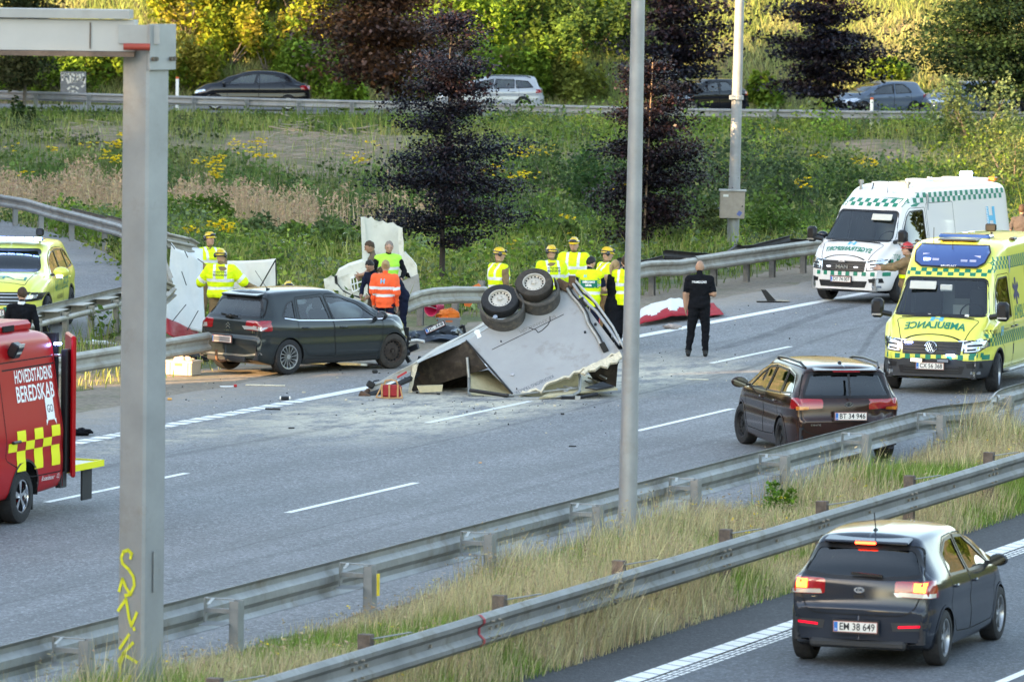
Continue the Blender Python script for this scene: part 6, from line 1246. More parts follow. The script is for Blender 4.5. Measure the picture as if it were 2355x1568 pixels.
# white patient transport van
MW = mat('warm white paint', (.72, .68, .66), .32, coat=.8, dirt=((.5, .45, .4), .06, 1.4)); hd = Vector((-math.sin(R(33)), -math.cos(R(33)), 0))
man, sh = van('white patient transport van with green chequer bands parked on the shoulder', MW, hd, (L - 1.0, -.98), gp(1897, 688), 'm', H=2.52, rim='steel', rimm=mat('dusty grey wheel', (.12, .11, .1), .7), handle=MW, name='patient_transport_van')
dress_van(man, sh, None, L, 'm'); h, n_ = sh.ray((9, 0, .47), (-1, 0, 0)); plate('DY 74 007', man, h + Vector((.03, .0, .06)), (0, 1, 0), (0, 0, 1))
h, n_ = sh.ray((9, 0, .80), (-1, 0, 0)); print_text('lettering', 'MAN', .075, h + Vector((.03, 0, 0)), (0, 1, 0), (0, 0, 1), None, silver, man, width=.3, bold=.004)
b = MB(); b.tube([h + Vector((.03, -.09, .11)), h + Vector((.035, -.03, .15)), h + Vector((.035, .05, .13)), h + Vector((.03, .09, .16))], .009, 6); b.tube([h + Vector((.035, -.07, .115)), h + Vector((.035, .08, .115))], .008, 6); b.build('lion_emblem', silver, man)
for y in (-.34, .34): h, n_ = sh.ray((9, y, .80), (-1, 0, 0)); b = MB(); b.box(h + Vector((.03, 0, 0)), (.02, .09, .025)); b.build('grille_strobe', mat('pale strobe', (.6, .65, .8), .3, emit=((.7, .8, 1), .6)), man)
checker(sh, 'green_chequer', 'F', -.95, .95, .615, .70, 20, 1, green_t, man, off=.008); checker(sh, 'green_chequer', 'F', -.84, .84, 2.08, 2.24, 16, 2, green_t, man, lean=.15)
checker(sh, 'green_chequer', 'L', .25, L - 1.45, 2.16, 2.38, 36, 2, green_t, man); checker(sh, 'green_chequer', 'L', L - 1.4, L - .35, .78, .96, 10, 2, green_t, man, fv=lambda u: .03 * (L - u))
print_text('lettering', 'SYGETRANSPORT', .14, hc + upv * -.05, (0, 1, 0), upv, sh.bvh, green_t, man, width=1.15, mirror=True, off=.012, bold=.005); hlogo(man, sh.bvh, hc + upv * .17, (0, 1, 0), upv, .13, 1.5)
print_text('lettering', 'T04', .13, (L - .68, 1, 1.02), (-1, 0, 0), (0, 0, 1), sh.bvh, green_t, man, width=.24); hlogo(man, sh.bvh, (.95, 1, 1.72), (-1, 0, 0), (0, 0, 1), .52, .8)
Vt, Ft = text_mesh('REGION', .12, .003, False, .48); Vt = np.stack([-Vt[:, 1], Vt[:, 0]], 1); wrap('lettering', Vt, Ft, (1.13, 1, 1.72), (-1, 0, 0), (0, 0, 1), sh.bvh, text_w, man, .009, .15)
for x, y, big in ((L - 1.75, -.55, 0), (L - 1.9, .55, 0), (1.6, -.3, 0)): b = MB(); b.cyl((x, y, 2.5), (x, y, 2.66), .035, n=12); b.cyl((x, y, 2.66), (x, y, 2.73), .06, n=12); b.build('roof_beacon', silver, man, 40)
for a_ in (((L - 2.2, -.2, 2.66), (.35, .5, .06)), ((2.6, 0, 2.68), (.4, .5, .1)), ((1.3, 0, 2.68), (.7, .5, .06))): b = MB(); b.box(*a_, bev=.02); b.build('roof_vent', white, man, 40)
b = MB(); b.box((.45, .0, 2.66), (.30, 1.1, .08), bev=.02); b.build('rear_light_bar', white, man); b = MB(); b.box((.62, .1, 2.78), (.26, .22, .13), bev=.03); b.build('blue_lamp', blue_on, man); b = MB(); b.box((.32, .62, 2.68), (.15, .18, .09), bev=.02); b.build('amber_beacon', lamp_o, man)
b = MB(); b.cyl((L - 1.62, -.25, 2.38), (L - 1.8, -.25, 2.68), .012, n=6); b.cyl((L - 1.6, .2, 2.38), (L - 1.65, .2, 2.75), .006, n=6); b.build('aerial', trim_k, man)
b = MB(); b.box((L - 1.0, .42, 1.86), (.02, .5, .15), Matrix.Rotation(-.5, 3, 'Y'), bev=.008); b.build('sun_visor', MATS['pale visor'], man)
for c_ in man.children:
    if c_.name.split('.')[0] in ('roof_beacon', 'roof_vent', 'rear_light_bar', 'blue_lamp', 'amber_beacon', 'aerial'): c_.location.z -= .11
# red rescue van, rear left part in the picture
FR = mat('fire red paint', (.40, .004, .008), .3, coat=0, spec=.3, dirt=((.25, .01, .015), .1, 1.2)); Lr = 6.6; hd = Vector((-math.sin(R(20)), -math.cos(R(20)), 0))
rw_ = gp(52, 1203); red = car_root('red rescue van with yellow blocks, lettering and open rear door at the left edge', 'van', hd, (1.38, .98), rw_, name='rescue_van')
sp = van_spec(Lr, 2.56, 1.02); sh = Shell(sp, .04); arches(sh, (1.38, Lr - 1.0), .45, .40)
sh.mark('cargo_door', rounded([(.16, .62), (1.2, .62), (2.0, .9), (2.0, 2.20), (.2, 2.20)], .07), 'L', only=['body'])
body = sh.emit('body', 'body', FR, red); o = sh.emit('cargo_door', 'side_panel', FR, red); sh.line('door_gap', rounded([(.16, .62), (1.2, .62), (2.0, .9), (2.0, 2.20), (.2, 2.20)], .07), 'L', .016, gapm, o, .003, True); sh.line('panel_crease', [(.18, 2.1), (1.9, 2.1)], 'L', .02, gapm, o, .002); arch_trim(sh, red, (1.38, Lr - 1.0), .45, .40, trim_k)
for x_ in (1.38, Lr - 1): 
    for sd in (1, -1): wheel(red, (x_, sd * .86, .37), .37, .24, 'five', sd, 0, rimr=.22, m_rim=chrome)
wheel(red, (1.38, .60, .37), .37, .24, 'steel', 1, 0)
print_text('lettering', 'HOVEDSTADENS', .18, (.92, 1, 1.98), (-1, 0, 0), (0, 0, 1), sh.bvh, text_w, red, width=1.22, bold=.004); print_text('lettering', 'BEREDSKAB', .22, (.92, 1, 1.74), (-1, 0, 0), (0, 0, 1), sh.bvh, text_w, red, width=1.22, bold=.005)
wrap('notice', rect2(.26, .30), [[0, 1, 2, 3]], (.52, 1, 1.50), (-1, 0, 0), (0, 0, 1), sh.bvh, text_w, red, .007); wrap('notice', [(-.16, -.22), (-.10, -.15), (.10, -.15), (.16, -.22), (.16, -.14), (-.16, -.14)], [[0, 1, 5], [1, 2, 4, 5], [2, 3, 4]], (.52, 1, 1.50), (-1, 0, 0), (0, 0, 1), sh.bvh, text_w, red, .007); print_text('lettering', 'GO', .11, (.52, 1, 1.50), (-1, 0, 0), (0, 0, 1), sh.bvh, text_k, red, width=.19, off=.011)
fy = mat('fluorescent yellow foil', (.85, .82, .02), .4)
for i in range(6):
    for j, (z0, z1) in enumerate(((.72, 1.0), (1.0, 1.12), (1.12, 1.27))):
        if (i + (j > 0) + (j > 1)) % 2: continue
        x0 = .26 + i * .28; o = sh.patch('yellow_block', [(x0, z0), (x0 + .28, z0), (x0 + .28, z1), (x0, z1)], 'L', fy, red, .006)
print_text('lettering', 'Rosenbauer', .07, (.62, 1, .56), (-1, 0, 0), (0, 0, 1), sh.bvh, text_w, red, width=.42); print_text('lettering', 'CL', .07, (.28, 1, .56), (-1, 0, 0), (0, 0, 1), sh.bvh, text_w, red, width=.1)
b = MB(); b.box((1.72, 1.04, 1.13), (.26, .05, .04), bev=.015); b.build('handle', trim_k, red)
b = MB(); b.box((1.55, .93, 2.36), (.20, .14, .2), Matrix.Rotation(-.5, 3, 'X'), bev=.02); wl = b.build('work_lamp', trim_k, red); b = MB(); b.box((1.55, 1.01, 2.38), (.15, .01, .15), Matrix.Rotation(-.4, 3, 'X')); b.build('lens', mat('frosted lens', (.5, .5, .48), .3), wl)
b = MB(); b.box((1.7, .1, 2.62), (2.6, 1.1, .16), bev=.05); b.build('roof_box', FR, red); b = MB(); b.box((1.2, .66, 2.62), (.35, .02, .08)); b.build('vent', darkv, red)
for z in (2.36, 2.2): b = MB(); b.box((.10, .90, z), (.06, .1, .035), bev=.01); b.build('blue_flasher', blue_on if z > 2.3 else silver, red)
# rear door standing open, seen along its edge
dr = MB(); dr.box((-.04, 0, 0), (.07, .9, 1.95), bev=.02); rdr = dr.build('rear_door', FR, red); rdr.location = (-.46, .80, 1.48); rdr.rotation_euler = (0, 0, R(-60))
b = MB(); b.box((-.045, -.455, 0), (.03, .015, 1.9)); b.box((.0, -.2, -.1), (.01, .4, 1.2)); b.build('door_seal', trim_k, rdr); b = MB(); b.box((.005, .1, -.1), (.012, .5, 1.0)); b.build('inner_panel', galv, rdr); b = MB(); b.cyl((-.02, -.46, -.55), (-.02, -.475, -.55), .05, n=14); b.build('tail_lamp', lamp_w, rdr)
b = MB(); b.box((-.12, .93, 1.42), (.16, .1, 1.7), bev=.02); b.build('door_frame', trim_k, red); b = MB(); b.box((.0, 0, 1.5), (.1, 1.7, 2.0)); b.build('load_bay', darkv, red)
b = MB(); b.box((-.72, .25, .60), (1.3, 1.35, .05)); tl = b.build('tail_lift', mat('tail lift steel', (.5, .5, .48), .4, .4), red); b = MB(); b.box((-.72, .935, .60), (1.32, .03, .09)); b.box((-1.38, .25, .60), (.03, 1.4, .09)); b.build('yellow_edge', fy, tl); b = MB(); b.box((-1.12, .80, .33), (.34, .03, .46), bev=.01); b.build('rubber_flap', blackp, tl)
b = MB(); b.box((.05, .3, .5), (.2, 1.3, .12)); b.box((-.0, .92, .48), (.2, .08, .22)); b.build('lift_bracket', plast, red); b = MB(); b.box((.95, .75, .36), (.03, .36, .42)); b.build('mud_flap', blackp, red)
# yellow doctor's car on the slip road
TY = AY; sp = hatch_spec(4.88, 1.69, .985, .68, 1.10, hoodx=3.72, nose=.92, cowl=1.20, kind='wagon'); sp['bot'] = [(0, .34), (.5, .26), (4.3, .26), (4.88, .30)]; hd = Vector((-math.sin(R(4.5)), -math.cos(R(4.5)), 0))
g = dict(side=[[(.60, 1.20), (1.14, 1.16), (1.16, 1.52), (.82, 1.47)], [(1.22, 1.15), (2.1, 1.13), (2.05, 1.55), (1.24, 1.53)], [(2.18, 1.12), (3.36, 1.10), (2.9, 1.36), (2.55, 1.5), (2.12, 1.55)]], doors=[('a', [(1.2, .66), (1.5, .42), (2.14, .40), (2.14, 1.08), (2.08, 1.60), (1.2, 1.57)], (1.4, .98)), ('b', [(2.16, .40), (3.2, .40), (3.38, .7), (3.4, 1.08), (2.9, 1.42), (2.5, 1.56), (2.1, 1.60), (2.15, 1.0)], (2.34, .98))], windscreen=[(-.74, 1.22), (.74, 1.22), (.60, 1.58), (-.60, 1.58)], bonnet=[(3.75, -.72), (4.6, -.6), (4.6, .6), (3.75, .72)], chrome=[(.6, 1.17), (2.1, 1.10), (3.42, 1.07), (2.9, 1.39), (2.5, 1.53), (2.0, 1.58), (.9, 1.52)])
tou = car_root('yellow emergency doctor estate with lit blue roof bar on the slip road', 'car', hd, (4.0, .97), gp(110, 768), name='doctor_car')
sh = car(tou, sp, TY, g, [(1.08, 1, 'twist', 0), (1.08, -1, 'twist', 0), (3.98, 1, 'twist', 0), (3.98, -1, 'twist', 0)], dict(arch=.42, xr=1.08, xf=3.98, wr=.38, ww=.25, archm=trim_k, archw=.04, cell=.04, rimm=mat('dark alloy', (.12, .12, .13), .4, .6)))
cabin(tou, .6, 3.5, .8, .8, ((1.3, (-.4, 0, .4)), (2.3, (-.4, .4))), 3.45, roofz=1.6); mirror(tou, 3.34, .96, 1.18, 1, TY, 1.25); mirror(tou, 3.34, -.96, 1.18, -1, TY, 1.25)
gm = sh.patch('grille', [(-.62, .60), (.62, .60), (.72, .86), (-.72, .86)], 'F', trim_k, tou, .006)
for k in range(4): z = .63 + .065 * k; h0 = [sh.ray((9, y, z), (-1, 0, 0))[0] for y in np.linspace(-.62, .62, 11)]; b = MB(); b.tube([p + Vector((.014, 0, 0)) for p in h0 if p], .013, 6); b.build('grille_bar', silver, gm)
for s in (-1, 1): o = sh.patch('headlamp', [(s * .56, .66), (s * .90, .70), (s * .96, .84), (s * .58, .84)][::s], 'F', trim_k, tou, .008); sh.patch('lamp_lens', [(s * .62, .72), (s * .82, .74), (s * .84, .80), (s * .62, .80)][::s], 'F', hl_in, o, .012); sh.patch('side_lamp', [(4.45, .72), (4.86, .66), (4.86, .84), (4.5, .85)], 'L' if s > 0 else 'R', trim_k, tou, .007); sh.patch('fog_lamp', [(s * .62, .42), (s * .80, .42), (s * .80, .52), (s * .62, .52)][::s], 'F', trim_k, tou, .006)
checker(sh, 'green_chequer', 'F', -.9, .9, .47, .57, 8, 1, green_t, tou, off=.01); checker(sh, 'green_chequer', 'L', 1.4, 3.5, .42, .54, 26, 1, green_t, tou)
h, n_ = sh.ray((9, 0, .46), (-1, 0, 0)); plate('BA 24 615', tou, h + Vector((.03, .0, .0)), (0, 1, 0), (0, 0, 1)); hc2 = sh.ray((4.35, 0, 4), (0, 0, -1))[0]; uq = Vector((-.97, 0, .2)).normalized()
print_text('lettering', 'LÆGE', .22, hc2, (0, 1, 0), uq, sh.bvh, green_t, tou, width=1.2, mirror=True); print_text('lettering', 'AKUTLÆGE', .24, (2.35, 1, .88), (-1, 0, 0), (0, 0, 1), sh.bvh, green_t, tou, width=1.7); print_text('lettering', 'AKUTLÆGEBIL', .09, (2.6, 1, .66), (-1, 0, 0), (0, 0, 1), sh.bvh, text_k, tou, width=.7)
b = MB(); b.box((2.5, 0, 1.78), (.32, 1.3, .05), bev=.02); lb_ = b.build('light_bar', blue_g, tou); lit = mat('lit light bar', (.5, .7, 1), .3, emit=((.16, .34, 1), 3.2))
for k in range(7): b = MB(); b.box((2.64, -.54 + .18 * k, 1.79), (.06, .165, .07), bev=.015); b.build('lamp_module', lit, lb_)
b = MB(); b.cyl((2.1, .5, 1.68), (2.1, .5, 1.82), .02); b.box((2.12, .5, 1.90), (.1, .16, .16), bev=.03); b.build('searchlight', trim_k, tou)
for s in (1,): b = MB(); b.box((3.42, 1.10, 1.10), (.04, .1, .04)); b.build('mirror_flasher', blue_on, tou)
# ---- cars on the far road and behind the vans
def simple_car(label, spk, paint_m, heading, ref, refl, lights=True, rim='five', group='cars queuing on the far road', scale=1.0, z=.27, cell=.05, name='passing_car'):
    L_, H_, W_, kd = spk; sp = hatch_spec(L_, H_, W_, W_ * .67, H_ * .63, hoodx=L_ * .79, kind=kd, cowl=H_ * .70, nose=.70 + (H_ - 1.45) * .6); k = L_ / 4.2; e = car_root(label, 'car', heading, refl, ref, group, name, z); ws = L_ * .79; q = H_ / 1.48; xr_, xf = .84 * k, L_ - .84 * k
    if kd == 'wagon': sd = [[(.50, 1.04 * q), (1.10 * k, 1.0 * q), (1.12 * k, 1.33 * q), (.72, 1.29 * q)], [(1.17 * k, 1.0 * q), (1.95 * k, .98 * q), (1.88 * k, 1.36 * q), (1.18 * k, 1.34 * q)], [(2.02 * k, .98 * q), (ws - .32, .955 * q), (ws - .75, 1.18 * q), (ws - 1.1, 1.29 * q), (1.94 * k, 1.36 * q)]]
    elif kd == 'coupe': sd = [[(.85, 1.10 * q), (1.95 * k, 1.0 * q), (1.86 * k, 1.38 * q), (1.35 * k, 1.34 * q)], [(2.02 * k, 1.0 * q), (ws - .35, .96 * q), (ws - .85, 1.22 * q), (ws - 1.2, 1.33 * q), (1.92 * k, 1.38 * q)]]
    else: sd = [[(.95, 1.03 * q), (1.75 * k, .98 * q), (1.68 * k, 1.37 * q), (1.3 * k, 1.36 * q), (1.05, 1.2 * q)], [(1.83 * k, .98 * q), (ws - .32, .955 * q), (ws - .75, 1.19 * q), (ws - 1.05, 1.30 * q), (1.75 * k, 1.37 * q)]]
    g = dict(side=sd, doors=[('a', [(1.0 * k, .6), (1.3 * k, .34), (1.86 * k, .32), (1.82 * k, 1.40 * q), (1.2 * k, 1.38 * q), (1.0 * k, 1.0)], (1.2 * k, .86)), ('b', [(1.88 * k, .32), (2.75 * k, .34), (2.95 * k, .62), (2.95 * k, .93 * q), (ws - .75, 1.22 * q), (1.84 * k, 1.40 * q)], (2.05 * k, .85))], windscreen=[(-.64, H_ * .725), (.64, H_ * .725), (.5, H_ * .95), (-.5, H_ * .95)], rearglass=[(-.62, 1.03 * q), (.62, 1.03 * q), (.5, 1.32 * q), (-.5, 1.32 * q)], lamps=sp_lamps(.80 * q, .97 * q, .45, .95, .30, lamp_red, .02))
    sh = car(e, sp, paint_m, g, [(x_, s_, rim, 0) for x_ in (xr_, xf) for s_ in (1, -1)], dict(arch=.36, xr=xr_, xf=xf, wr=.325, archm=paint_m, cell=cell)); cabin(e, .5, ws - .2, .62, W_ * .8, ((1.0 * k, (-.35, .35)), (1.95 * k, (-.36, .36))), ws - .45)
    for s in (-1, 1):
        z0 = .60 + (H_ - 1.45) * .3; sh.patch('headlamp', [(s * .45, z0), (s * .78, z0 + .03), (s * .84, z0 + .16), (s * .5, z0 + .10)][::s], 'F', hl_in, e, .008); sh.patch('headlamp', [(L_ - .62, z0 + .14), (L_ - .1, z0), (L_ - .12, z0 + .12), (L_ - .55, z0 + .20)], 'L' if s > 0 else 'R', hl_in, e, .008); mirror(e, ws - .32, s * W_ * .97, H_ * .68, s, paint_m, 1.0)
    sh.patch('grille', [(-.42, .42), (.42, .42), (.46, .60), (-.46, .60)], 'F', trim_k, e, .006); return e, sh
lf = Vector((-1, -.02, 0)).normalized()
BLK = paintm('black car paint', (.012, .014, .022), .4, .22, .05); SIL = paintm('silver car paint', (.48, .5, .54), .55, .35, .1); DBL = paintm('blue grey paint', (.11, .15, .21), .5, .28, .08)
YB = 246.0
def far_ref(x, Y): p = at(x, 262, Y); return (p.x, Y)
e, sh = simple_car('glossy black coupe-roofed car with white wheels behind the far rail at the left', (5.0, 1.62, .97, 'coupe'), BLK, lf, far_ref(718, YB - .5), (0, .9), rim='twist'); 
e, sh = simple_car('silver estate car half hidden by the purple tree on the far road', (4.60, 1.48, .87, 'wagon'), SIL, lf, far_ref(1253, YB + 1.5), (0, .85)); b = MB(); 
for s in (-1, 1): b.tube([(.6, s * .58, 1.44), (.8, s * .6, 1.50), (2.2, s * .6, 1.50), (2.4, s * .58, 1.46)], .018)
b.build('roof_rails', trim_k, e)
h3 = Vector((-.80, -.60, 0)).normalized()
e, sh = simple_car('small black hatchback with bright headlamp behind the rear lamp post', (4.0, 1.47, .86, 'hatch'), BLK, h3, far_ref(1728, YB + 3), (0, .8)); 
e, sh = simple_car('blue grey hatchback facing us between the marker post and the silvery willow', (4.25, 1.46, .88, 'hatch'), DBL, Vector((-.85, -.52, 0)).normalized(), far_ref(2138, YB + 3), (0, .8))
b = MB(); sh_ = sh; e, sh = simple_car('dark car mostly hidden behind the willow bush at the right', (4.4, 1.5, .88, 'wagon'), DBL, Vector((-.85, -.52, 0)).normalized(), far_ref(2345, YB + 4), (0, .8))
e, sh = simple_car('black car cut off by the right edge on the far road', (4.4, 1.45, .88, 'hatch'), BLK, Vector((-.85, -.52, 0)).normalized(), far_ref(2490, YB + 4), (0, .8))
hm_ = Vector((-math.sin(R(24)), -math.cos(R(24)), 0)); e, sh = simple_car('dark blue car parked close behind the white van, only its nose showing', (4.5, 1.62, .92, 'wagon'), paintm('dark blue paint', (.015, .022, .04), .4, .25, .05), hm_, gp(1862, 655), (4.3, -.9), group='cars parked near the vans', z=0, cell=.04, name='parked_car')
e, sh = simple_car('pale silver estate parked behind the white van at the right edge', (4.7, 1.62, .93, 'wagon'), SIL, Vector((-.45, -.89, 0)), gp(2352, 640), (3.6, -.9), group='cars parked near the vans', z=0, cell=.04, name='parked_car')
# ---------------------------------------------------------------- people
skin = mat('skin', (.50, .29, .21), .55, noise=.06); skin2 = mat('tanned skin', (.38, .22, .15), .55, noise=.06)
tan = mat('tan fire coat', (.20, .13, .065), .85, noise=.2, bump=.4, bscale=25); blackc = mat('black cloth', (.008, .009, .012), .9, spec=.1, noise=.2, bump=.3, bscale=30); navyc = mat('navy cloth', (.01, .014, .032), .9, spec=.1, noise=.2, bump=.3, bscale=30); hv = mat('hi vis yellow'); orange = mat('fluorescent orange', (.95, .12, .035), .7, noise=.08, bump=.3, bscale=25); lime = mat('lime vest', (.4, .85, .08), .7)
browns = mat('brown t-shirt', (.13, .10, .07), .85, noise=.15, bump=.3, bscale=25); shoe = mat('black boots', (.015, .015, .015), .6); hair_b = mat('brown hair', (.06, .035, .02), .7, noise=.4, nscale=60); hair_k = mat('black hair', (.012, .01, .01), .6, noise=.4, nscale=60); hair_l = mat('blond hair', (.36, .24, .12), .7, noise=.35, nscale=60); helmy = mat('yellow helmet', (.75, .5, .01), .3, coat=.5); helmr = mat('red helmet', (.5, .03, .03), .3, coat=.5); eyem = mat('eye', (.02, .015, .012), .3); lipm = mat('lips', (.3, .11, .09), .6); gogm = mat('goggles', (.03, .03, .035), .15, coat=.6); blueg = mat('blue glove', (.02, .35, .62), .5); collar_w = mat('white shirt', (.7, .7, .7), .8)
def remesh(V, F, vox):
    me = bpy.data.meshes.new('tmp'); me.from_pydata([tuple(v) for v in V], [], [tuple(f) for f in F]); me.update(); o = bpy.data.objects.new('tmp', me); C.objects.link(o); m = o.modifiers.new('r', 'REMESH'); m.mode = 'VOXEL'; m.voxel_size = vox; m.adaptivity = 0; s = o.modifiers.new('s', 'SMOOTH'); s.factor = .5; s.iterations = 3
    ev = o.evaluated_get(bpy.context.evaluated_depsgraph_get()); m2 = ev.to_mesh(); n = len(m2.vertices); co = np.empty(n * 3, np.float32); m2.vertices.foreach_get('co', co); fs = [tuple(p.vertices) for p in m2.polygons]; ev.to_mesh_clear(); bpy.data.objects.remove(o); bpy.data.meshes.remove(me)
    return co.reshape(-1, 3).astype(float), fs
def cone_caps(b, a, c, ra, rc, n=12, flat=None):
    """limb segment: tapered round bar with ball ends"""
    b.cyl(a, c, ra, rc, n); b.sphere(a, ra, n, 8); b.sphere(c, rc, n, 8)
def ring_loft(b, cs, rx, ry, xd, n=18):
    V = []; k = len(cs)
    for i in range(k):
        t = (cs[min(k - 1, i + 1)] - cs[max(0, i - 1)]).normalized(); x = (xd - t * xd.dot(t)).normalized(); y = t.cross(x)
        V += [cs[i] + x * rx[i] * math.cos(q) + y * ry[i] * math.sin(q) for q in [2 * math.pi * j / n for j in range(n)]]
    F = [(i * n + j, i * n + (j + 1) % n, (i + 1) * n + (j + 1) % n, (i + 1) * n + j) for i in range(k - 1) for j in range(n)] + [tuple(range(n))[::-1], tuple(range((k - 1) * n, k * n))]
    b.add(V, F)
BASE = dict(pel=(0, 0, .97), wai=(0, -.005, 1.10), che=(0, -.0, 1.32), nec=(0, .01, 1.50), hea=(0, -.02, 1.675), hl=(.095, 0, .93), hr=(-.095, 0, .93), kl=(.12, -.02, .50), kr=(-.12, -.02, .50), al=(.135, .02, .09), ar=(-.135, .02, .09), sl=(.20, .01, 1.44), sr=(-.20, .01, 1.44), el=(.285, .04, 1.15), er=(-.285, .04, 1.15), wl=(.28, -.04, .90), wr=(-.28, -.04, .90))
def person(label, loc, rz, h=1.8, pose=None, top=blackc, sleeve=1.0, sleevem=None, legs=blackc, shoes=shoe, skinm=skin, vest=None, vestm=None, hair=hair_b, hairlen=0, helmet=None, head=(0, 0), bulk=1.0, gloves=None, text=None, coat=False, straps=True, dress=False, group=None, ear=True, legband=None, name='person', vestlen=0):
    J = {k: Vector(v) for k, v in BASE.items()}; J.update({k: Vector(v) for k, v in (pose or {}).items()}); sc = h / 1.8; root = empty(name, loc, rz, label, 'person', group); root.scale = (1, 1, 1)
    J = {k: v * sc for k, v in J.items()}; B_ = bulk * sc * 1.08; segs = []   # (a, b, ra, rb, material function)
    xd = (J['sl'] - J['sr']).normalized(); b = MB(); sl_m = sleevem or top
    spine = [J['pel'] - Vector((0, 0, .06 * sc)), J['pel'], J['wai'], J['wai'].lerp(J['che'], .5), J['che'], J['che'].lerp(J['nec'], .55), J['nec']]; rx = [.15, .168, .152, .165, .182, .178, .07]; ry = [.11, .122, .11, .118, .125, .105, .06]
    if coat: rx = [k * 1.2 for k in rx]; ry = [k * 1.3 for k in ry]
    def torso(b, inf=0.0, low=0): ring_loft(b, spine[low:], [k * B_ + inf for k in rx][low:], [k * B_ + inf for k in ry][low:], xd)
    torso(b); segs.append((J['pel'], J['wai'], .14 * B_, .13 * B_, lambda t: legs if (t < .15 and not coat and not dress) else top)); segs.append((J['wai'], J['nec'], .14 * B_, .10 * B_, lambda t: top))
    for s in 'lr':
        H_, K, A = J['h' + s], J['k' + s], J['a' + s]; fw = Vector((0, -1, 0)); d_ = K - A
        lw = 1.22 if coat else 1.0
        cone_caps(b, H_, K, .088 * B_ * lw, .062 * B_ * lw); cone_caps(b, K, A, .060 * B_ * lw, .045 * B_ * lw); segs.append((H_, K, .085 * B_, .06 * B_, lambda t: legs)); segs.append((K, A, .06 * B_, .045 * B_, lambda t: legs if t < .93 else shoes))
        yaw = Vector((.03 if s == 'l' else -.03, -1, 0)).normalized(); toe = A + yaw * .17 * sc - Vector((0, 0, .045 * sc)); heel = A - yaw * .05 * sc - Vector((0, 0, .04 * sc)); cone_caps(b, heel, toe, .047 * sc, .04 * sc); cone_caps(b, A, A + (toe - A) * .6, .05 * sc, .045 * sc); segs.append((heel, toe, .05 * sc, .04 * sc, lambda t: shoes))
        Sh, E_, W_ = J['s' + s], J['e' + s], J['w' + s]; aw = 1.3 if coat else (1.12 if sleeve > .9 else 1.0)
        cone_caps(b, Sh, E_, .056 * B_ * aw, .045 * B_ * aw); cone_caps(b, E_, W_, .044 * B_ * (aw if sleeve > .9 else 1), .032 * B_ * (aw if sleeve > .9 else 1)); cone_caps(b, J['nec'].lerp(J['che'], .25), Sh, .07 * B_, .06 * B_)
        segs.append((Sh, E_, .055 * B_, .045 * B_, (lambda t: sl_m) if sleeve >= 1 else (lambda t: sl_m if t < sleeve * 1.6 else skinm))); segs.append((E_, W_, .045 * B_, .03 * B_, (lambda t: sl_m) if sleeve >= 1 else (lambda t: skinm)))
        hd_ = (W_ - E_).normalized(); pc = W_ + hd_ * .055 * sc; nrm = Vector((1, 0, 0)) * (-1 if s == 'l' else 1); nrm = (nrm - hd_ * nrm.dot(hd_)).normalized(); sdv = hd_.cross(nrm); mt = Matrix((sdv, nrm, hd_)).transposed(); b.sphere(pc, (.042 * sc, .019 * sc, .055 * sc), 12, 8, mt); hm = gloves or skinm; segs.append((W_ + hd_ * .02, pc + hd_ * .04 * sc, .04 * sc, .03 * sc, lambda t, hm=hm: hm))
    # head
    yw, pt = head; hq = Matrix.Rotation(yw, 3, 'Z') @ Matrix.Rotation(pt, 3, 'X'); hc = J['hea']; T = lambda v: hc + hq @ (Vector(v) * sc)
    cone_caps(b, J['nec'] - Vector((0, 0, .02)), T((0, .02, -.06)), .058 * sc * (1 + (bulk - 1) * .5), .054 * sc); b.sphere(hc, (.076 * sc, .096 * sc, .118 * sc), 18, 14, hq); b.sphere(T((0, -.028, -.055)), (.056 * sc, .062 * sc, .066 * sc), 14, 10, hq); b.sphere(T((0, -.062, -.09)), (.028 * sc, .026 * sc, .02 * sc), 10, 8, hq); b.cyl(T((0, -.085, .02)), T((0, -.112, -.022)), .012 * sc, .019 * sc, 8); b.sphere(T((0, -.085, .04)), (.05 * sc, .014 * sc, .012 * sc), 10, 6, hq)
    for s in (-1, 1): b.sphere(T((s * .078, .012, -.012)), (.012 * sc, .02 * sc, .034 * sc), 10, 8, hq)
    segs.append((J['nec'] + Vector((0, 0, .01)), hc + (hc - J['nec']) * .3, .055 * sc, .10 * sc, lambda t: skinm))
    if dress:
        ring_loft(b, [J['wai'], J['pel'] - Vector((0, 0, .1)), Vector((0, 0, .62)), Vector((0, 0, .30))], [.15, .20, .22, .25], [.11, .16, .18, .2], xd); segs.append((J['wai'], Vector((0, 0, .30)), .18, .24, lambda t: top))
    V, F = remesh(b.V, b.F, .0115 * sc)
    # cloth folds
    n = len(V); fc = np.array([V[list(f)].mean(0) for f in F]); 
    def nearest(P):
        best = np.full(len(P), 9.); bi = np.zeros(len(P), int); bt = np.zeros(len(P))
        for i, (a, c, ra, rb, fn) in enumerate(segs):
            a_ = np.array(a); d = np.array(c) - a_; t = np.clip(((P - a_) @ d) / (d @ d + 1e-9), 0, 1); ds = np.linalg.norm(P - (a_ + t[:, None] * d), axis=1) - (ra + (rb - ra) * t); k = ds < best; best[k] = ds[k]; bi[k] = i; bt[k] = t[k]
        return bi, bt
    bi, bt = nearest(fc); mats = []; mi = np.zeros(len(F), int)
    for k in range(len(F)):
        m_ = segs[bi[k]][4](bt[k]); 
        if m_ not in mats: mats.append(m_)
        mi[k] = mats.index(m_)
    if legband is not None:
        mats.append(reflw); kk = (fc[:, 2] > legband[0]) & (fc[:, 2] < legband[1]); mi[kk] = len(mats) - 1
    vn = np.zeros_like(V); 
    for f in F[::1]:
        q = V[list(f[:3])]; nn = np.cross(q[1] - q[0], q[2] - q[0]); vn[list(f)] += nn
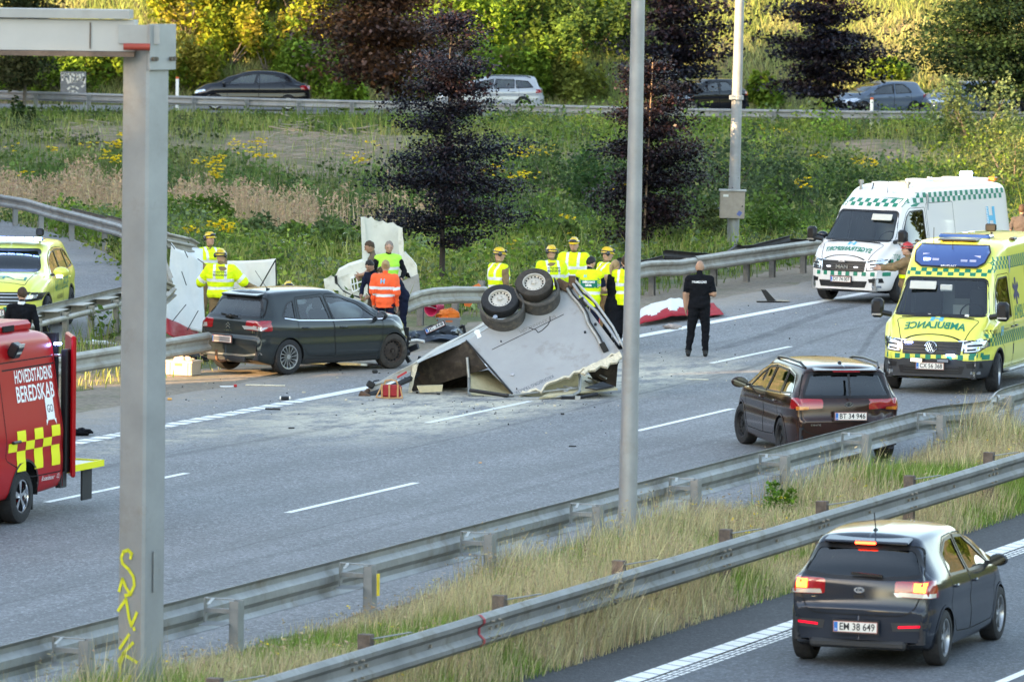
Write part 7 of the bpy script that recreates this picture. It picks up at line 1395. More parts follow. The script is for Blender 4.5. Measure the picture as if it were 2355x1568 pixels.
    vn /= np.linalg.norm(vn, axis=1)[:, None] + 1e-12
    vi, vt = nearest(V); cloth = np.array([segs[i][4](t) not in (skin, skin2, blueg, shoe) for i, t in zip(vi, vt)]); sd = hash(label) % 97
    def folds(P): return (vnoise(P[:, 0] * 1 + P[:, 2] * .5, P[:, 2] * 1.6 + P[:, 1], 11, sd) - .5) * .022 + (vnoise(P[:, 0] + P[:, 1], P[:, 2], 26, sd + 1) - .5) * .010
    V = V + vn * (folds(V) * cloth * (V[:, 2] < J['nec'].z))[:, None]
    nb = len(V); Vl = [tuple(v) for v in V]; Fl = list(F); mi = list(mi)
    # fingers and thumb
    fb = MB(); fb_m = []
    for s in 'lr':
        E_, W_ = J['e' + s], J['w' + s]; hd_ = (W_ - E_).normalized(); nrm = Vector((1, 0, 0)) * (-1 if s == 'l' else 1); nrm = (nrm - hd_ * nrm.dot(hd_)).normalized(); sdv = hd_.cross(nrm) * (1 if s == 'l' else -1)
        if sdv.y > 0: sdv = -sdv
        for k, (o_, ln) in enumerate(((.030, .068), (.010, .078), (-.011, .073), (-.030, .056))):
            p = W_ + (hd_ * .092 + sdv * o_) * sc; d = (hd_ + nrm * .18).normalized(); r0 = .0088 * sc
            for j in range(3): q = p + d * ln * sc * (.45, .32, .23)[j]; fb.cyl(p, q, r0, r0 * .88, 7); fb.sphere(q, r0 * .88, 7, 5); p = q; d = (d + nrm * .45).normalized(); r0 *= .88
        p = W_ + (hd_ * .03 + sdv * .034) * sc; d = (hd_ * .7 + sdv * .6 + nrm * .25).normalized(); q = p + d * .038 * sc; fb.cyl(p, q, .012 * sc, .0105 * sc, 7); fb.sphere(q, .0105 * sc, 7, 5); q2 = q + (d + hd_ * .6).normalized() * .03 * sc; fb.cyl(q, q2, .0105 * sc, .009 * sc, 7); fb.sphere(q2, .009 * sc, 7, 5)
    hm = gloves or skinm
    if hm not in mats: mats.append(hm)
    Vl += [tuple(v) for v in fb.V]; Fl += [tuple(i + nb for i in f) for f in fb.F]; mi += [mats.index(hm)] * len(fb.F)
    body = mesh_obj('body', Vl, Fl, None, root, mats=mats, mi=mi, smooth=True)
    # eyes, brows, mouth
    b = MB(); 
    for s in (-1, 1): b.sphere(T((s * .030, -.084, .018)), (.012 * sc, .008 * sc, .007 * sc), 8, 6, hq)
    b.build('eyes', eyem, body); b = MB(); b.sphere(T((0, -.089, -.058)), (.024 * sc, .008 * sc, .006 * sc), 10, 6, hq); b.build('mouth', lipm, body)
    b = MB(); 
    for s in (-1, 1): b.sphere(T((s * .031, -.089, .040)), (.018 * sc, .007 * sc, .004 * sc), 8, 5, hq)
    b.build('eyebrows', hair or hair_b, body)
    if hair:
        b = MB(); b.sphere(T((0, .012, .018)), (.086 * sc, .100 * sc, .112 * sc), 22, 16, hq); V2 = np.array(b.V); inv = np.array(hq.transposed()); L_ = (V2 - np.array(hc)) @ inv.T / sc; keep = (L_[:, 2] > .045 - .9 * (L_[:, 1] + .06) ) & (L_[:, 2] > -.075); keep |= L_[:, 2] > .10
        F2 = [f for f in b.F if all(keep[i] for i in f)]; r_ = np.random.default_rng(sd); V2 = V2 + r_.normal(size=V2.shape) * .003; o = mesh_obj('hair', [tuple(v) for v in V2], F2, hair, body, smooth=True)
        if hairlen: 
            b = MB(); 
            if hairlen == 1: b.sphere(T((0, .115, .035)), (.04, .04, .04), 12, 8); b.build('hair_bun', hair, body, 60)
            else: ring_loft(b, [T((0, .09, .06)), T((0, .14, .0)), T((0, .14, -.1)), T((0, .12, -.18))], [.025, .035, .03, .01], [.02, .03, .025, .01], xd); b.build('ponytail', hair, body, 60)
    if helmet:
        b = MB(); b.sphere(T((0, .008, .035)), (.100 * sc, .122 * sc, .118 * sc), 24, 18, hq); V2 = np.array(b.V); inv = np.array(hq.transposed()); L_ = (V2 - np.array(hc)) @ inv.T / sc; keep = L_[:, 2] > .022
        F2 = [f for f in b.F if all(keep[i] for i in f)]; hl = mesh_obj('helmet', [tuple(v) for v in V2], F2, helmet, root, smooth=True)
        b = MB(); b.sphere(T((0, -.10, .035)), (.085 * sc, .045 * sc, .012 * sc), 16, 6, hq); b.build('helmet_peak', helmet, hl, 50)
        b = MB(); 
        for k in range(3): pts = [T(((k - 1) * .035, .008 + .125 * math.cos(t), .035 + .121 * math.sin(t))) for t in np.linspace(.5, 2.6, 8)]; b.tube(pts, .006)
        b.build('helmet_ridge', helmet, hl)
        b = MB(); pts = [T((.103 * math.sin(t), .008 + -.124 * math.cos(t), .075)) for t in np.linspace(-math.pi, math.pi, 20)]; b.tube(pts, .011, 6); b.build('goggle_strap', gogm, hl); b = MB(); b.sphere(T((0, -.105, .095)), (.070 * sc, .035 * sc, .028 * sc), 14, 8, hq); b.build('goggles', gogm if helmet is helmy else mat('clear goggles', (.4, .25, .25), .15, coat=.6), hl, 60)
        if ear:
            b = MB(); 
            for s in (-1, 1): b.sphere(T((s * .108, .03, .03)), (.028 * sc, .042 * sc, .05 * sc), 12, 8, hq)
            b.tube([T((-.11, .05, .04)), T((-.07, .11, .03)), T((0, .135, .025)), T((.07, .11, .03)), T((.11, .05, .04))], .012); b.build('ear_defenders', gogm, hl, 60)
    if vest:
        b = MB(); inf = .024 * sc; sp2 = spine[:]; 
        if vestlen: sp2 = [spine[0] - Vector((0, 0, vestlen))] + spine
        rxx = ([rx[0] * 1.03] if vestlen else []) + rx; ryy = ([ry[0] * 1.05] if vestlen else []) + ry
        ring_loft(b, sp2[:-1] + [J['che'].lerp(J['nec'], .93)], [k * B_ + inf for k in rxx[:-1]] + [.085 * B_ + inf], [k * B_ + inf for k in ryy[:-1]] + [.07 * B_ + inf], xd)
        for s in 'lr':
            Sh, E_ = J['s' + s], J['e' + s]
            cone_caps(b, J['nec'].lerp(J['che'], .25), Sh, .07 * B_ + inf * .7, .06 * B_ + inf * .7)
            if vest == 'jacket': cone_caps(b, Sh, Sh.lerp(E_, .88), .058 * B_ * 1.3 + inf * .7, .056 * B_ * 1.25 + inf * .7)
        V2, F2 = remesh(b.V, b.F, .0115 * sc); fc2 = np.array([V2[list(f)].mean(0) for f in F2]); up_ = np.array((J['nec'] - J['pel']).normalized()); hgt = (fc2 - np.array(J['pel'])) @ up_ / sc; lx = (fc2 - np.array(J['pel'])) @ np.array(xd) / sc; m2 = np.zeros(len(F2), int); core = np.abs(lx) < .235 * bulk
        m2[((hgt > .10) & (hgt < .155) | (hgt > .25) & (hgt < .305)) & core] = 1
        if straps: m2[(np.abs(np.abs(lx) - .105) < .024) & (hgt > .29)] = 1
        if vest == 'jacket':
            for s in 'lr':
                Sh, E_ = np.array(J['s' + s]), np.array(J['e' + s]); d = E_ - Sh; L__ = np.linalg.norm(d); t = ((fc2 - Sh) @ d) / L__ ** 2; ds = np.linalg.norm(fc2 - (Sh + np.clip(t, 0, 1)[:, None] * d), axis=1); k = (ds < .125 * bulk) & (t > .58) & (t < .76) & ((np.abs(lx) > .2) | (hgt < .1)); m2[k] = 1; m2[(ds < .125) & (t > .2) & (t < .58) & (np.abs(lx) > .235)] = 0
        V2 = V2 + (np.stack([folds(V2 * 1.1)] * 3, 1) * (V2 - np.array(J['che'])) / (np.linalg.norm(V2 - np.array(J['che']), axis=1)[:, None] + .05)) * .8
        vo = mesh_obj('hi_vis_jacket' if vest == 'jacket' else 'hi_vis_vest', V2, F2, None, root, mats=[vestm or hv, reflw], mi=m2, smooth=True); bvh = BVHTree.FromPolygons([tuple(v) for v in V2], F2)
    else: bvh = BVHTree.FromPolygons(Vl[:nb], [tuple(f) for f in F]); vo = body
    if text:                                    # print on the back: (string, height, width, z, material)
        for (tx, hh_, ww_, zz, mm) in text: print_text("lettering", tx, hh_, (0, .0, zz * sc), (-1, 0, 0), (0, 0, 1), bvh, mm, vo, width=ww_, bold=.001, off=.006, step=.05)
    return root, bvh, J
def stand(x, y, h, z=0.0):
    """ground point under a head top seen at pixel x, y for a person of height h"""
    p = gp(x, y, h + z); return Vector((p.x, p.y, z))
HB = [('HOVEDSTADENS', .035, .25, 1.40, text_k), ('BEREDSKAB', .045, .26, 1.345, text_k)]
GF = 'rescuers in yellow high visibility clothing'
P_FIRE = dict(top=tan, legs=tan, coat=True, helmet=helmy, bulk=1.02, hair=None, vest='jacket', vestm=hv, group=GF)
person('firefighter with glasses and yellow helmet facing us behind the white screen', stand(482, 537, 1.84), R(25), 1.84, dict(el=(.30, -.1, 1.2), wl=(.12, -.34, 1.12), er=(-.30, -.08, 1.18), wr=(-.10, -.36, 1.14)), **{**P_FIRE, 'vest': 'vest'}, head=(.3, -.1))
person('firefighter seen from behind, arms spread to hold the white screen beside the grey wreck', stand(508, 571, 1.88), R(178), 1.84, dict(er=(-.46, -.02, 1.18), wr=(-.70, -.10, 1.05), el=(.40, -.12, 1.16), wl=(.28, -.38, 1.22)), **{**P_FIRE, 'bulk': 1.12}, text=HB, head=(-.3, 0))
CR = dict(pel=(0, .12, .50), wai=(0, .06, .62), che=(0, -.04, .82), nec=(0, -.08, .99), hea=(0, -.14, 1.15), hl=(.1, .12, .46), hr=(-.1, .12, .46), kl=(.16, -.32, .48), kr=(-.16, -.32, .46), al=(.15, -.1, .09), ar=(-.15, -.06, .09), sl=(.19, -.06, .94), sr=(-.19, -.06, .94), el=(.26, -.22, .70), er=(-.26, -.22, .70), wl=(.14, -.44, .62), wr=(-.14, -.44, .60))
cr_ = gp(661, 647, 1.29); person('crouching rescuer whose yellow helmet shows above the roof of the grey wreck', (cr_.x, cr_.y, 0), R(10), 1.8, CR, **P_FIRE)
person('man in brown t-shirt with lowered head in front of the torn white shell', stand(860, 551, 1.82) , R(-78), 1.82, dict(hea=(0, -.09, 1.65), nec=(0, -.02, 1.50), el=(.24, -.08, 1.16), wl=(.06, -.28, 1.10), er=(-.24, -.06, 1.16), wr=(-.04, -.26, 1.05)), top=browns, sleeve=.5, legs=mat('dark brown trousers', (.045, .035, .03), .85, noise=.2), skinm=skin2, hair=hair_b, head=(0, .45), group='bystanders and rescuers by the white shell')
person('police officer in black jacket and lime vest facing us by the torn white shell', stand(893, 553, 1.82), R(18), 1.82, dict(el=(.34, .0, 1.20), wl=(.20, -.22, 1.04), er=(-.34, 0, 1.2), wr=(-.30, -.24, 1.12), hea=(0, -.05, 1.665)), top=blackc, legs=blackc, sleeve=1, vest='vest', vestm=lime, straps=False, hair=mat('grey stubble', (.25, .2, .17), .8), bulk=1.08, head=(-.2, .3), group='bystanders and rescuers by the white shell')
person('dark haired person in dark clothes bending forward beside the orange jacket', Vector((at(866, 650, 115.4).x, 115.4, 0)), R(-40), 1.72, dict(hea=(0, -.22, 1.60), nec=(0, -.12, 1.46), che=(0, -.06, 1.30), sl=(.18, -.1, 1.40), sr=(-.18, -.1, 1.40), el=(.24, -.18, 1.14), wl=(.12, -.36, 1.0), er=(-.24, -.18, 1.14), wr=(-.1, -.36, 1.0)), top=navyc, legs=mat('dark brown trousers', (.045, .035, .03)), hair=hair_k, skinm=skin2, head=(0, .6), group='bystanders and rescuers by the white shell')
OR = person('paramedic in fluorescent orange jacket with blond bun seen from behind', stand(886, 598, 1.72), R(162), 1.72, dict(er=(-.25, .02, 1.12), wr=(-.24, -.06, .88), el=(.25, .03, 1.13), wl=(.25, -.03, .88)), top=orange, legs=navyc, hair=hair_l, hairlen=1, vest='jacket', vestm=orange, straps=False, group='bystanders and rescuers by the white shell', head=(.3, .1), vestlen=.06)
hlogo(OR[0], OR[1], (0, 0, 1.32), (-1, 0, 0), (0, 0, 1), .09)
bq = at(927, 700, 115.3); person('person in navy clothes with blue hem bending behind the orange jacket', (bq.x, 115.3, 0), R(-80), 1.75, dict(hea=(0, -.42, 1.44), nec=(0, -.30, 1.36), che=(0, -.18, 1.26), wai=(0, -.05, 1.08), sl=(.18, -.26, 1.32), sr=(-.18, -.26, 1.32), el=(.24, -.36, 1.08), wl=(.14, -.46, .86), er=(-.24, -.36, 1.08), wr=(-.14, -.46, .86)), top=navyc, legs=navyc, hair=hair_b, head=(0, .7), group='bystanders and rescuers by the white shell')
person('man in black pullover with white collar seen from behind above the red van', stand(50, 660, 1.8), R(172), 1.8, dict(hea=(0, -.04, 1.67)), top=blackc, legs=navyc, hair=hair_b, skinm=skin, head=(.35, .15))
b = MB(); b.lathe([(.075, -.03), (.062, .035)], 16, axis='Z'); c_ = b.build('shirt_collar', collar_w, [o for o in C.objects if o.get('label', '').startswith('man in black pullover')][0], 60); c_.location = (0, .01, 1.52)
person('firefighter with open vest over tan coat turning right, left of the upturned trailer wheels', stand(1147, 568, 1.88), R(128), 1.84, dict(el=(.26, -.06, 1.16), wl=(.14, -.30, 1.06)), **{**P_FIRE, 'vest': 'vest'}, head=(-.35, .1))
person('firefighter seen from behind with lettering on the back above the upturned trailer wheels', stand(1268, 563, 1.88), R(196), 1.84, dict(el=(.28, -.08, 1.17), wl=(.16, -.30, 1.10), er=(-.30, -.04, 1.16), wr=(-.26, -.22, 1.0)), **{**P_FIRE, 'bulk': 1.1}, text=HB, head=(.2, 0))
person('tallest firefighter facing us in the middle of the group', stand(1320, 543, 1.95), R(-8), 1.9, dict(el=(.29, -.04, 1.16), wl=(.18, -.28, 1.06), er=(-.29, -.03, 1.16), wr=(-.17, -.28, 1.08)), **{**P_FIRE, 'bulk': 1.12}, head=(-.05, .05), ear=False)
LD = person('rescue leader seen from behind with green panel on the yellow vest', stand(1357, 589, 1.80), R(170), 1.80, dict(hea=(0, -.09, 1.66), er=(-.27, -.06, 1.16), wr=(-.20, -.28, 1.10), el=(.27, 0, 1.15), wl=(.24, -.14, .95)), top=navyc, sleeve=.5, legs=navyc, hair=hair_k, vest='vest', vestm=hv, straps=False, bulk=1.08, head=(-.5, .4), group=GF, vestlen=.08)
wrap('green_panel', rect2(.33, .15), [[0, 1, 2, 3]], (0, 0, 1.27), (-1, 0, 0), (0, 0, 1), LD[1], green_t, LD[0], .006, .05)
for tx, z in (('AMBULANCE', 1.305), ('LEDER', 1.245)): print_text('lettering', tx, .04, (0, 0, z), (-1, 0, 0), (0, 0, 1), LD[1], text_w, LD[0], width=.25 if tx[0] == 'A' else .13, off=.012, step=.05, bold=.003)
for sx in (-.185, .185):
    for k in range(9): wrap('chequer', rect2(.018, .02, sx + (.009 if k % 2 else -.009), k * .022), [[0, 1, 2, 3]], (0, 0, 1.20), (-1, 0, 0), (0, 0, 1), LD[1], green_t, LD[0], .007, 0)
hlogo(LD[0], LD[1], (.07, 0, 1.42), (-1, 0, 0), (0, 0, 1), .055)
person('firefighter in profile looking right, behind the rescue leader', stand(1395, 567, 1.88), R(115), 1.84, dict(el=(.28, -.1, 1.16), wl=(.18, -.32, 1.12)), **P_FIRE, head=(-.15, .1))
person('blond woman in long black sleeveless dress holding a phone', stand(1414, 598, 1.72), R(150), 1.72, dict(el=(.26, -.02, 1.14), wl=(.20, -.26, 1.12), er=(-.25, -.02, 1.13), wr=(-.18, -.22, 1.0)), top=blackc, sleeve=0.0, legs=skin, shoes=blackc, hair=hair_l, hairlen=2, dress=True, head=(-.2, .1), bulk=.94)
person('rescuer with bright blue gloves mostly hidden by the front lamp post', stand(1438, 587, 1.82), R(165), 1.82, dict(er=(-.24, .0, 1.15), wr=(-.24, -.05, .90), el=(.27, .0, 1.14), wl=(.29, -.04, .88)), top=navyc, sleeve=.5, legs=navyc, hair=hair_b, vest='vest', vestm=hv, gloves=blueg, group=GF, legband=(.20, .30), vestlen=.06, head=(.3, 0))
PM = person('bald paramedic in black t-shirt standing alone on the lane, seen from behind', stand(1609, 598, 1.84), R(176), 1.84, dict(hea=(0, -.03, 1.672), er=(-.27, .05, 1.17), wr=(-.20, -.18, 1.16), el=(.26, .03, 1.16), wl=(.25, .0, .90), al=(.19, .02, .09), kl=(.14, -.02, .50), ar=(-.13, .0, .09)), top=blackc, sleeve=.55, legs=blackc, hair=None, skinm=skin2, bulk=1.2, text=[('PARAMEDICINER', .042, .28, 1.395, text_w)], head=(-.1, .05))
person('firefighter with red helmet pointing left between the white van and the yellow ambulance', stand(2088, 556, 1.86), R(-95), 1.82, dict(er=(-.26, -.30, 1.33), wr=(-.18, -.58, 1.30), sr=(-.18, -.06, 1.44), el=(.22, -.26, 1.32), wl=(.12, -.52, 1.30)), top=tan, legs=tan, coat=True, helmet=helmr, hair=hair_k, bulk=1.06, ear=False)
o_ = [o for o in C.objects if o.get('label', '').startswith('firefighter with red helmet')][0]
b = MB(); b.cyl((-.262, -.30, 1.315), (-.252, -.36, 1.315), .075, .074, n=16); b.cyl((-.25, -.38, 1.315), (-.245, -.40, 1.315), .071, .071, n=16); b.build('sleeve_band', hv, o_, 50); b = MB(); b.lathe([(.235, 1.13), (.24, 1.20)], 24, axis='Z'); bb = b.build('waist_band', hv, o_, 50); bb.scale = (1, .76, 1)
person('person in dark t-shirt cut off by the right picture edge beside the silver estate', stand(2350, 470, 1.8), R(160), 1.8, top=mat('charcoal t-shirt', (.06, .05, .05), .85), sleeve=.5, legs=navyc, hair=hair_b, skinm=skin2)
# phones and radios in hands are things of their own
wd_ = [o for o in C.objects if o.get('label', '').startswith('blond woman')][0]; mw_ = Matrix.Translation(wd_.location) @ Matrix.Rotation(R(150), 4, 'Z')
b = MB(); b.box((0, 0, 0), (.07, .012, .14), bev=.008); ph_ = b.build('phone', trim_k); ph_.location = mw_ @ Vector((.19, -.40, 1.11)); ph_.rotation_euler = (.2, .3, R(150)); tag(ph_, 'dark phone in the hand of the blond woman', 'phone')
# ---------------------------------------------------------------- upturned horse trailer
YT = 102.85
def tp(x, y, d=0.0): return at(x, y, YT + d)
tr = empty('wrecked_trailer', gp(1250, 905), 0, 'overturned grey horse trailer with two wheels in the air, torn open across the lanes', 'trailer')
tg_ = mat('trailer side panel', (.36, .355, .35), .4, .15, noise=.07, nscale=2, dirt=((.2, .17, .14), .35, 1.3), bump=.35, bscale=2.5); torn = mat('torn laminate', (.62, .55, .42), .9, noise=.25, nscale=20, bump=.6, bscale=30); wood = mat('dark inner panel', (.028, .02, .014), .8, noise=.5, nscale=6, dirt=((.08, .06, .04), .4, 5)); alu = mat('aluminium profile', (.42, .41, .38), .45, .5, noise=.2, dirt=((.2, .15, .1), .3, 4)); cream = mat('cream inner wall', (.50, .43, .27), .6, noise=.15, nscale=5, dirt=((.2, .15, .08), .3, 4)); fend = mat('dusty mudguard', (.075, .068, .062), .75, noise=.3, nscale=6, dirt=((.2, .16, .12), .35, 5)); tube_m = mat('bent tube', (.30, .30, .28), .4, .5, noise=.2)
def lerp2(a, b, t): return (a[0] + (b[0] - a[0]) * t, a[1] + (b[1] - a[1]) * t)
# side wall, facing us: corners in picture and how far back each one leans (bottom is nearest)
A_, B_, C_, D_ = (1072, 784), (1190, 917), (1427, 812), (1309, 652)
def wall(x, y, off=0.0):
    # plane through three points: bottom edge at the front, top edge leaning back
    P0, P1, P2 = tp(*B_, 0.0), tp(*C_, .55), tp(*A_, 1.05); n = (P1 - P0).cross(P2 - P0).normalized(); n = n if n.y < 0 else -n; r_, Yd, Zd = _ray(x, y); d = Vector((r_, Yd, Zd)); o0_ = Vector((0, 0, CAMH)); t = (P0 - o0_).dot(n) / d.dot(n); return o0_ + d * t + n * off
WN = (wall(1200, 800, 1) - wall(1200, 800, 0)).normalized()
r = np.random.default_rng(3); jag = []
for k in range(23):
    t = k / 22; p = lerp2(B_, C_, t); j = (r.normal() * 3.2 - 1 if 0 < k < 22 else 0); jag.append((p[0] + r.normal() * 1.5, p[1] + j))
out = [A_] + [(1130, 850), (1176, 902), (1168, 912), (1178, 909), (1184, 913)] + jag + [(1424, 806), (1380, 748), D_, (1240, 690), (1190, 716), (1130, 752)]
b = MB(); b.prism([wall(x, y) for x, y in out], -WN * .035); side_ = b.build('side_panel', tg_, tr)
b = MB(); pl = [jag[k] for k in range(23)]; pts = [wall(x, y, .004) for x, y in pl] + [wall(x - 1, y - (3 + 2.2 * r.random()), .004) for x, y in pl[::-1]]; b.prism(pts, -WN * .046); b.build('torn_edge', torn, side_)
fr_ = [(1335, 858), (1350, 845), (1380, 832), (1427, 812), (1430, 822), (1424, 826), (1418, 834), (1402, 836), (1396, 846), (1380, 842), (1368, 852), (1352, 853), (1345, 862)]
b = MB(); b.prism([wall(x, y, .02) for x, y in fr_], -WN * .05); b.build('torn_flap', torn, side_)
def wtube(name, pts, rr, m, par=None, off=.02, n=8): b = MB(); b.tube([wall(x, y, off) for x, y in pts], rr, n); return b.build(name, m, par or side_, 60)
wtube('panel_trim', [(1072, 784), (1130, 850), (1178, 906)], .018, trim_k, off=.012); wtube('panel_joint', [(1090 + 30, 845 - 28 + 6), (1165, 812 - 24), (1230, 762), (1290, 726)][0:0] or [(1131, 804), (1172, 784), (1230, 756), (1296, 723)], .006, trim_k, off=.002)
wtube('scratch', [(1216, 737 + 16), (1225, 757), (1232, 758), (1237, 765), (1246, 760), (1259, 748), (1265, 737), (1264, 728)], .008, trim_k, off=.002)
wtube('hinge_rail', [(1300, 660), (1312, 680), (1330, 700), (1345, 722), (1352, 745), (1375, 780), (1384, 800)], .035, alu, off=.04); wtube('hinge_rail', [(1306, 662), (1318, 684), (1338, 706), (1352, 728), (1358, 748), (1380, 782), (1388, 800)], .016, trim_k, off=.085)
wtube('door_tube', [(1312, 652), (1330, 678), (1352, 706), (1372, 724), (1400, 762), (1426, 800)], .028, galv, off=.09); wtube('door_tube', [(1320, 655), (1340, 680), (1366, 700), (1390, 740), (1424, 792)], .02, rubber, off=.07); wtube('door_tube', [(1318, 650), (1346, 680), (1372, 708), (1410, 762), (1436, 812)], .022, alu, off=.12)
for (x, y, sx) in ((1389, 803, .05), (1340, 700, .02)): b = MB(); b.box(wall(x, y, .05), (.1, .05, .18), Matrix.Rotation(-.5, 3, 'Y')); b.build('latch', trim_k, side_)
for (x, y, rr) in ((1178, 862, .035), (1152, 786, .012), (1369, 747, .025), (1345, 765, .02), (1372, 770, .02), (1188, 895, .01)): b = MB(); q = wall(x, y, .0); b.cyl(q, q + WN * .03, rr, n=14); b.build('side_lamp', lamp_w if rr > .03 else trim_k, side_)
b = MB(); b.cyl(wall(1097, 764, 0), wall(1097, 764, .012), .055, n=18); b.build('round_sticker', white, side_)
st_ = [(1094, 768), (1103, 764), (1107, 774), (1098, 779)]; b = MB(); b.prism([wall(x, y, .006) for x, y in st_], -WN * .006); b.build('square_sticker', white, side_)
eu = (wall(1240, 890) - wall(1160, 926)).normalized()
def wtext(tx, x, y, hgt, wd, m, flip=True):
    V_, F_ = text_mesh(tx, hgt * 1.38, 0, False, wd); rt = (wall(x + 60, y - 27) - wall(x, y)).normalized(); upv_ = WN.cross(rt); 
    if flip: V_ = -V_
    o_ = wall(x, y, .003); mesh_obj('lettering', [o_ + rt * a + upv_ * c for a, c in V_], F_, m, side_)
wtext('KRONBORG TRAILER', 1228, 884, .075, .75, mat('faded grey print', (.12, .13, .15), .6)); wtext('BÖCKMANN.COM', 1236, 745, .07, .7, mat('pale grey print', (.2, .19, .18), .6))
# nose: second wall going back to the left, its inner side dark
N1, N2, N3, N4 = (1072, 784), (950, 838), (940, 905), (1068, 902)
b = MB(); P = [wall(*A_), tp(985, 822, 1.3), tp(946, 845, 1.5), tp(938, 905, 1.1), tp(975, 893, 1.4), tp(1010, 903, 1.9), tp(1075, 893, 2.2), tp(1085, 860, 2.3), wall(1120, 838, -.1)]
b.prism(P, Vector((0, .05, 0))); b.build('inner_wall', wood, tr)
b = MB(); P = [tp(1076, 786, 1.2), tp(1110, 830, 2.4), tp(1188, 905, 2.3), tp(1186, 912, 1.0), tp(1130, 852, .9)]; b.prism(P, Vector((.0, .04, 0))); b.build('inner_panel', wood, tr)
b = MB(); P = [tp(940, 848, 1.0), tp(1002, 806, 1.2), tp(1072, 772, 1.4), tp(1120, 742, 1.6), tp(1190, 708, 1.7), tp(1190, 717, 1.5), tp(1118, 756, 1.3), tp(1074, 784, 1.1), tp(1008, 814, .95), tp(960, 834, .9)]; b.prism(P, Vector((0, .5, 0.02))); b.build('floor_edge', alu, tr)
b = MB(); P = [tp(1008, 803, 1.3), tp(1190, 706, 1.7), tp(1310, 648, 1.9), tp(1316, 652, 3.4), tp(1196, 704, 3.3), tp(1010, 796, 3.0)]; b.prism(P, Vector((0, 0, -.05))); b.build('floor', mat('trailer floor', (.2, .19, .17), .7, noise=.3), tr)
b = MB(); r2 = np.random.default_rng(6); P = [(948, 842), (960, 836), (958, 852), (953, 868), (950, 885), (946, 898), (952, 904), (966, 906), (968, 910), (946, 912), (938, 905), (940, 890), (944, 868)]; b.prism([tp(x, y, .85) for x, y in P], Vector((0, .12, 0))); b.build('torn_fibreglass', torn, tr)
b = MB(); b.prism([tp(958, 888, .6), tp(1018, 886, .6), tp(1016, 900, .6), tp(965, 903, .6)], Vector((0, .2, 0))); b.build('cream_strip', cream, tr)
# inner cream wall and tube gate lying under the trailer
b = MB(); b.prism([tp(1076, 860, .9), tp(1122, 850, 1.3), tp(1178, 905, 1.0), tp(1160, 912, .4), tp(1076, 908, .3)], Vector((0, .05, 0))); b.build('inside_wall', cream, tr)
b = MB(); b.prism([tp(1190, 905, .5), tp(1290, 862, .9), tp(1330, 848, 1.0), tp(1330, 895, .9), tp(1240, 915, .3)], Vector((0, .05, 0))); b.build('inside_wall', cream, tr)
b = MB(); b.prism([tp(1240, 914, -.2), tp(1335, 900, .1), tp(1420, 893, .6), tp(1385, 868, 2.2), tp(1340, 860, 2.2)], Vector((0, 0, -.03))); b.build('lower_roof', cream, tr)
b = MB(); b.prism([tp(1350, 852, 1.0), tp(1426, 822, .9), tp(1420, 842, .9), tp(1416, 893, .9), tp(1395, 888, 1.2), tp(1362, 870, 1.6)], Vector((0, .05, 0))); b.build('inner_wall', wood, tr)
b = MB(); b.prism([tp(1345, 893, .2), tp(1385, 880, .5), tp(1412, 890, .6), tp(1372, 897, .1)], Vector((0, 0, .02))); b.build('window_frame', trim_k, tr)
b = MB(); b.tube([tp(1074, 822, .9), tp(1078, 870, .8), tp(1078, 906, .35), tp(1086, 915, .1), tp(1160, 917, -.1), tp(1240, 916, -.1), tp(1318, 909, .0), tp(1332, 900, .1), tp(1334, 870, .5), tp(1330, 850, .6)], .028, 10); b.build('tube_gate', tube_m, tr, 60)
b = MB(); b.tube([tp(1156, 911, -.05), tp(1290, 896, .2), tp(1330, 892, .3)], .018); b.build('gate_bar', tube_m, tr, 60); b = MB(); b.tube([tp(1080, 897, .2), tp(1168, 910, -.1)], .033, 10); b.build('padded_bar', trim_k, tr, 60); b = MB(); b.tube([tp(1290, 914, -.1), tp(1330, 914, -.05), tp(1374, 906, .1)], .03, 10); b.build('padded_bar', trim_k, tr, 60)
b = MB(); b.box(tp(1328, 914, -.1), (.09, .06, .06)); b.build('bar_joint', silver, tr); b = MB(); b.tube([tp(1280, 893, .3), tp(1300, 900, .2), tp(1316, 892, .3), tp(1296, 888, .4)], .014); b.build('bent_bracket', silver, tr)
for (a_, b2) in (((1352, 868), (1398, 888)), ((1345, 875), (1384, 893)), ((1358, 852), (1394, 870))): b = MB(); b.tube([tp(*a_, 1.2), tp(*b2, .8)], .016); b.build('broken_strut', alu, tr)
# drawbar with coupling
b = MB(); P = [tp(846, 893, .35), tp(862, 884, .4), tp(900, 862, .7), tp(958, 832, .95), tp(962, 838, .95), tp(958, 847, .95), tp(905, 874, .65), tp(852, 903, .3)]; b.prism(P, Vector((0, .12, 0))); b.build('drawbar', mat('drawbar steel', (.42, .38, .32), .5, .4, noise=.2, dirt=((.25, .15, .08), .35, 4)), tr)
b = MB(); P = [tp(912, 866, .55), tp(934, 853, .7), tp(936, 857, .7), tp(914, 870, .55)]; b.prism(P, Vector((0, .02, 0)) ); b.build('red_lettering_strip', mat('red strip', (.5, .03, .03), .5), tr)
b = MB(); b.tube([tp(850, 908, .2), tp(880, 898, .35), tp(940, 872, .8), tp(960, 860, 1.2)], .05, 8); b.build('drawbar_beam', plast, tr, 60); b = MB(); b.tube([tp(846, 898, .3), tp(832, 912, .1), tp(826, 910, .1)], .045, 10); b.box(tp(838, 910, .05), (.2, .1, .12), Matrix.Rotation(.4, 3, 'Y'), bev=.02); b.build('coupling', mat('rusty coupling', (.12, .07, .045), .7, .3, noise=.5, nscale=12), tr, 50)
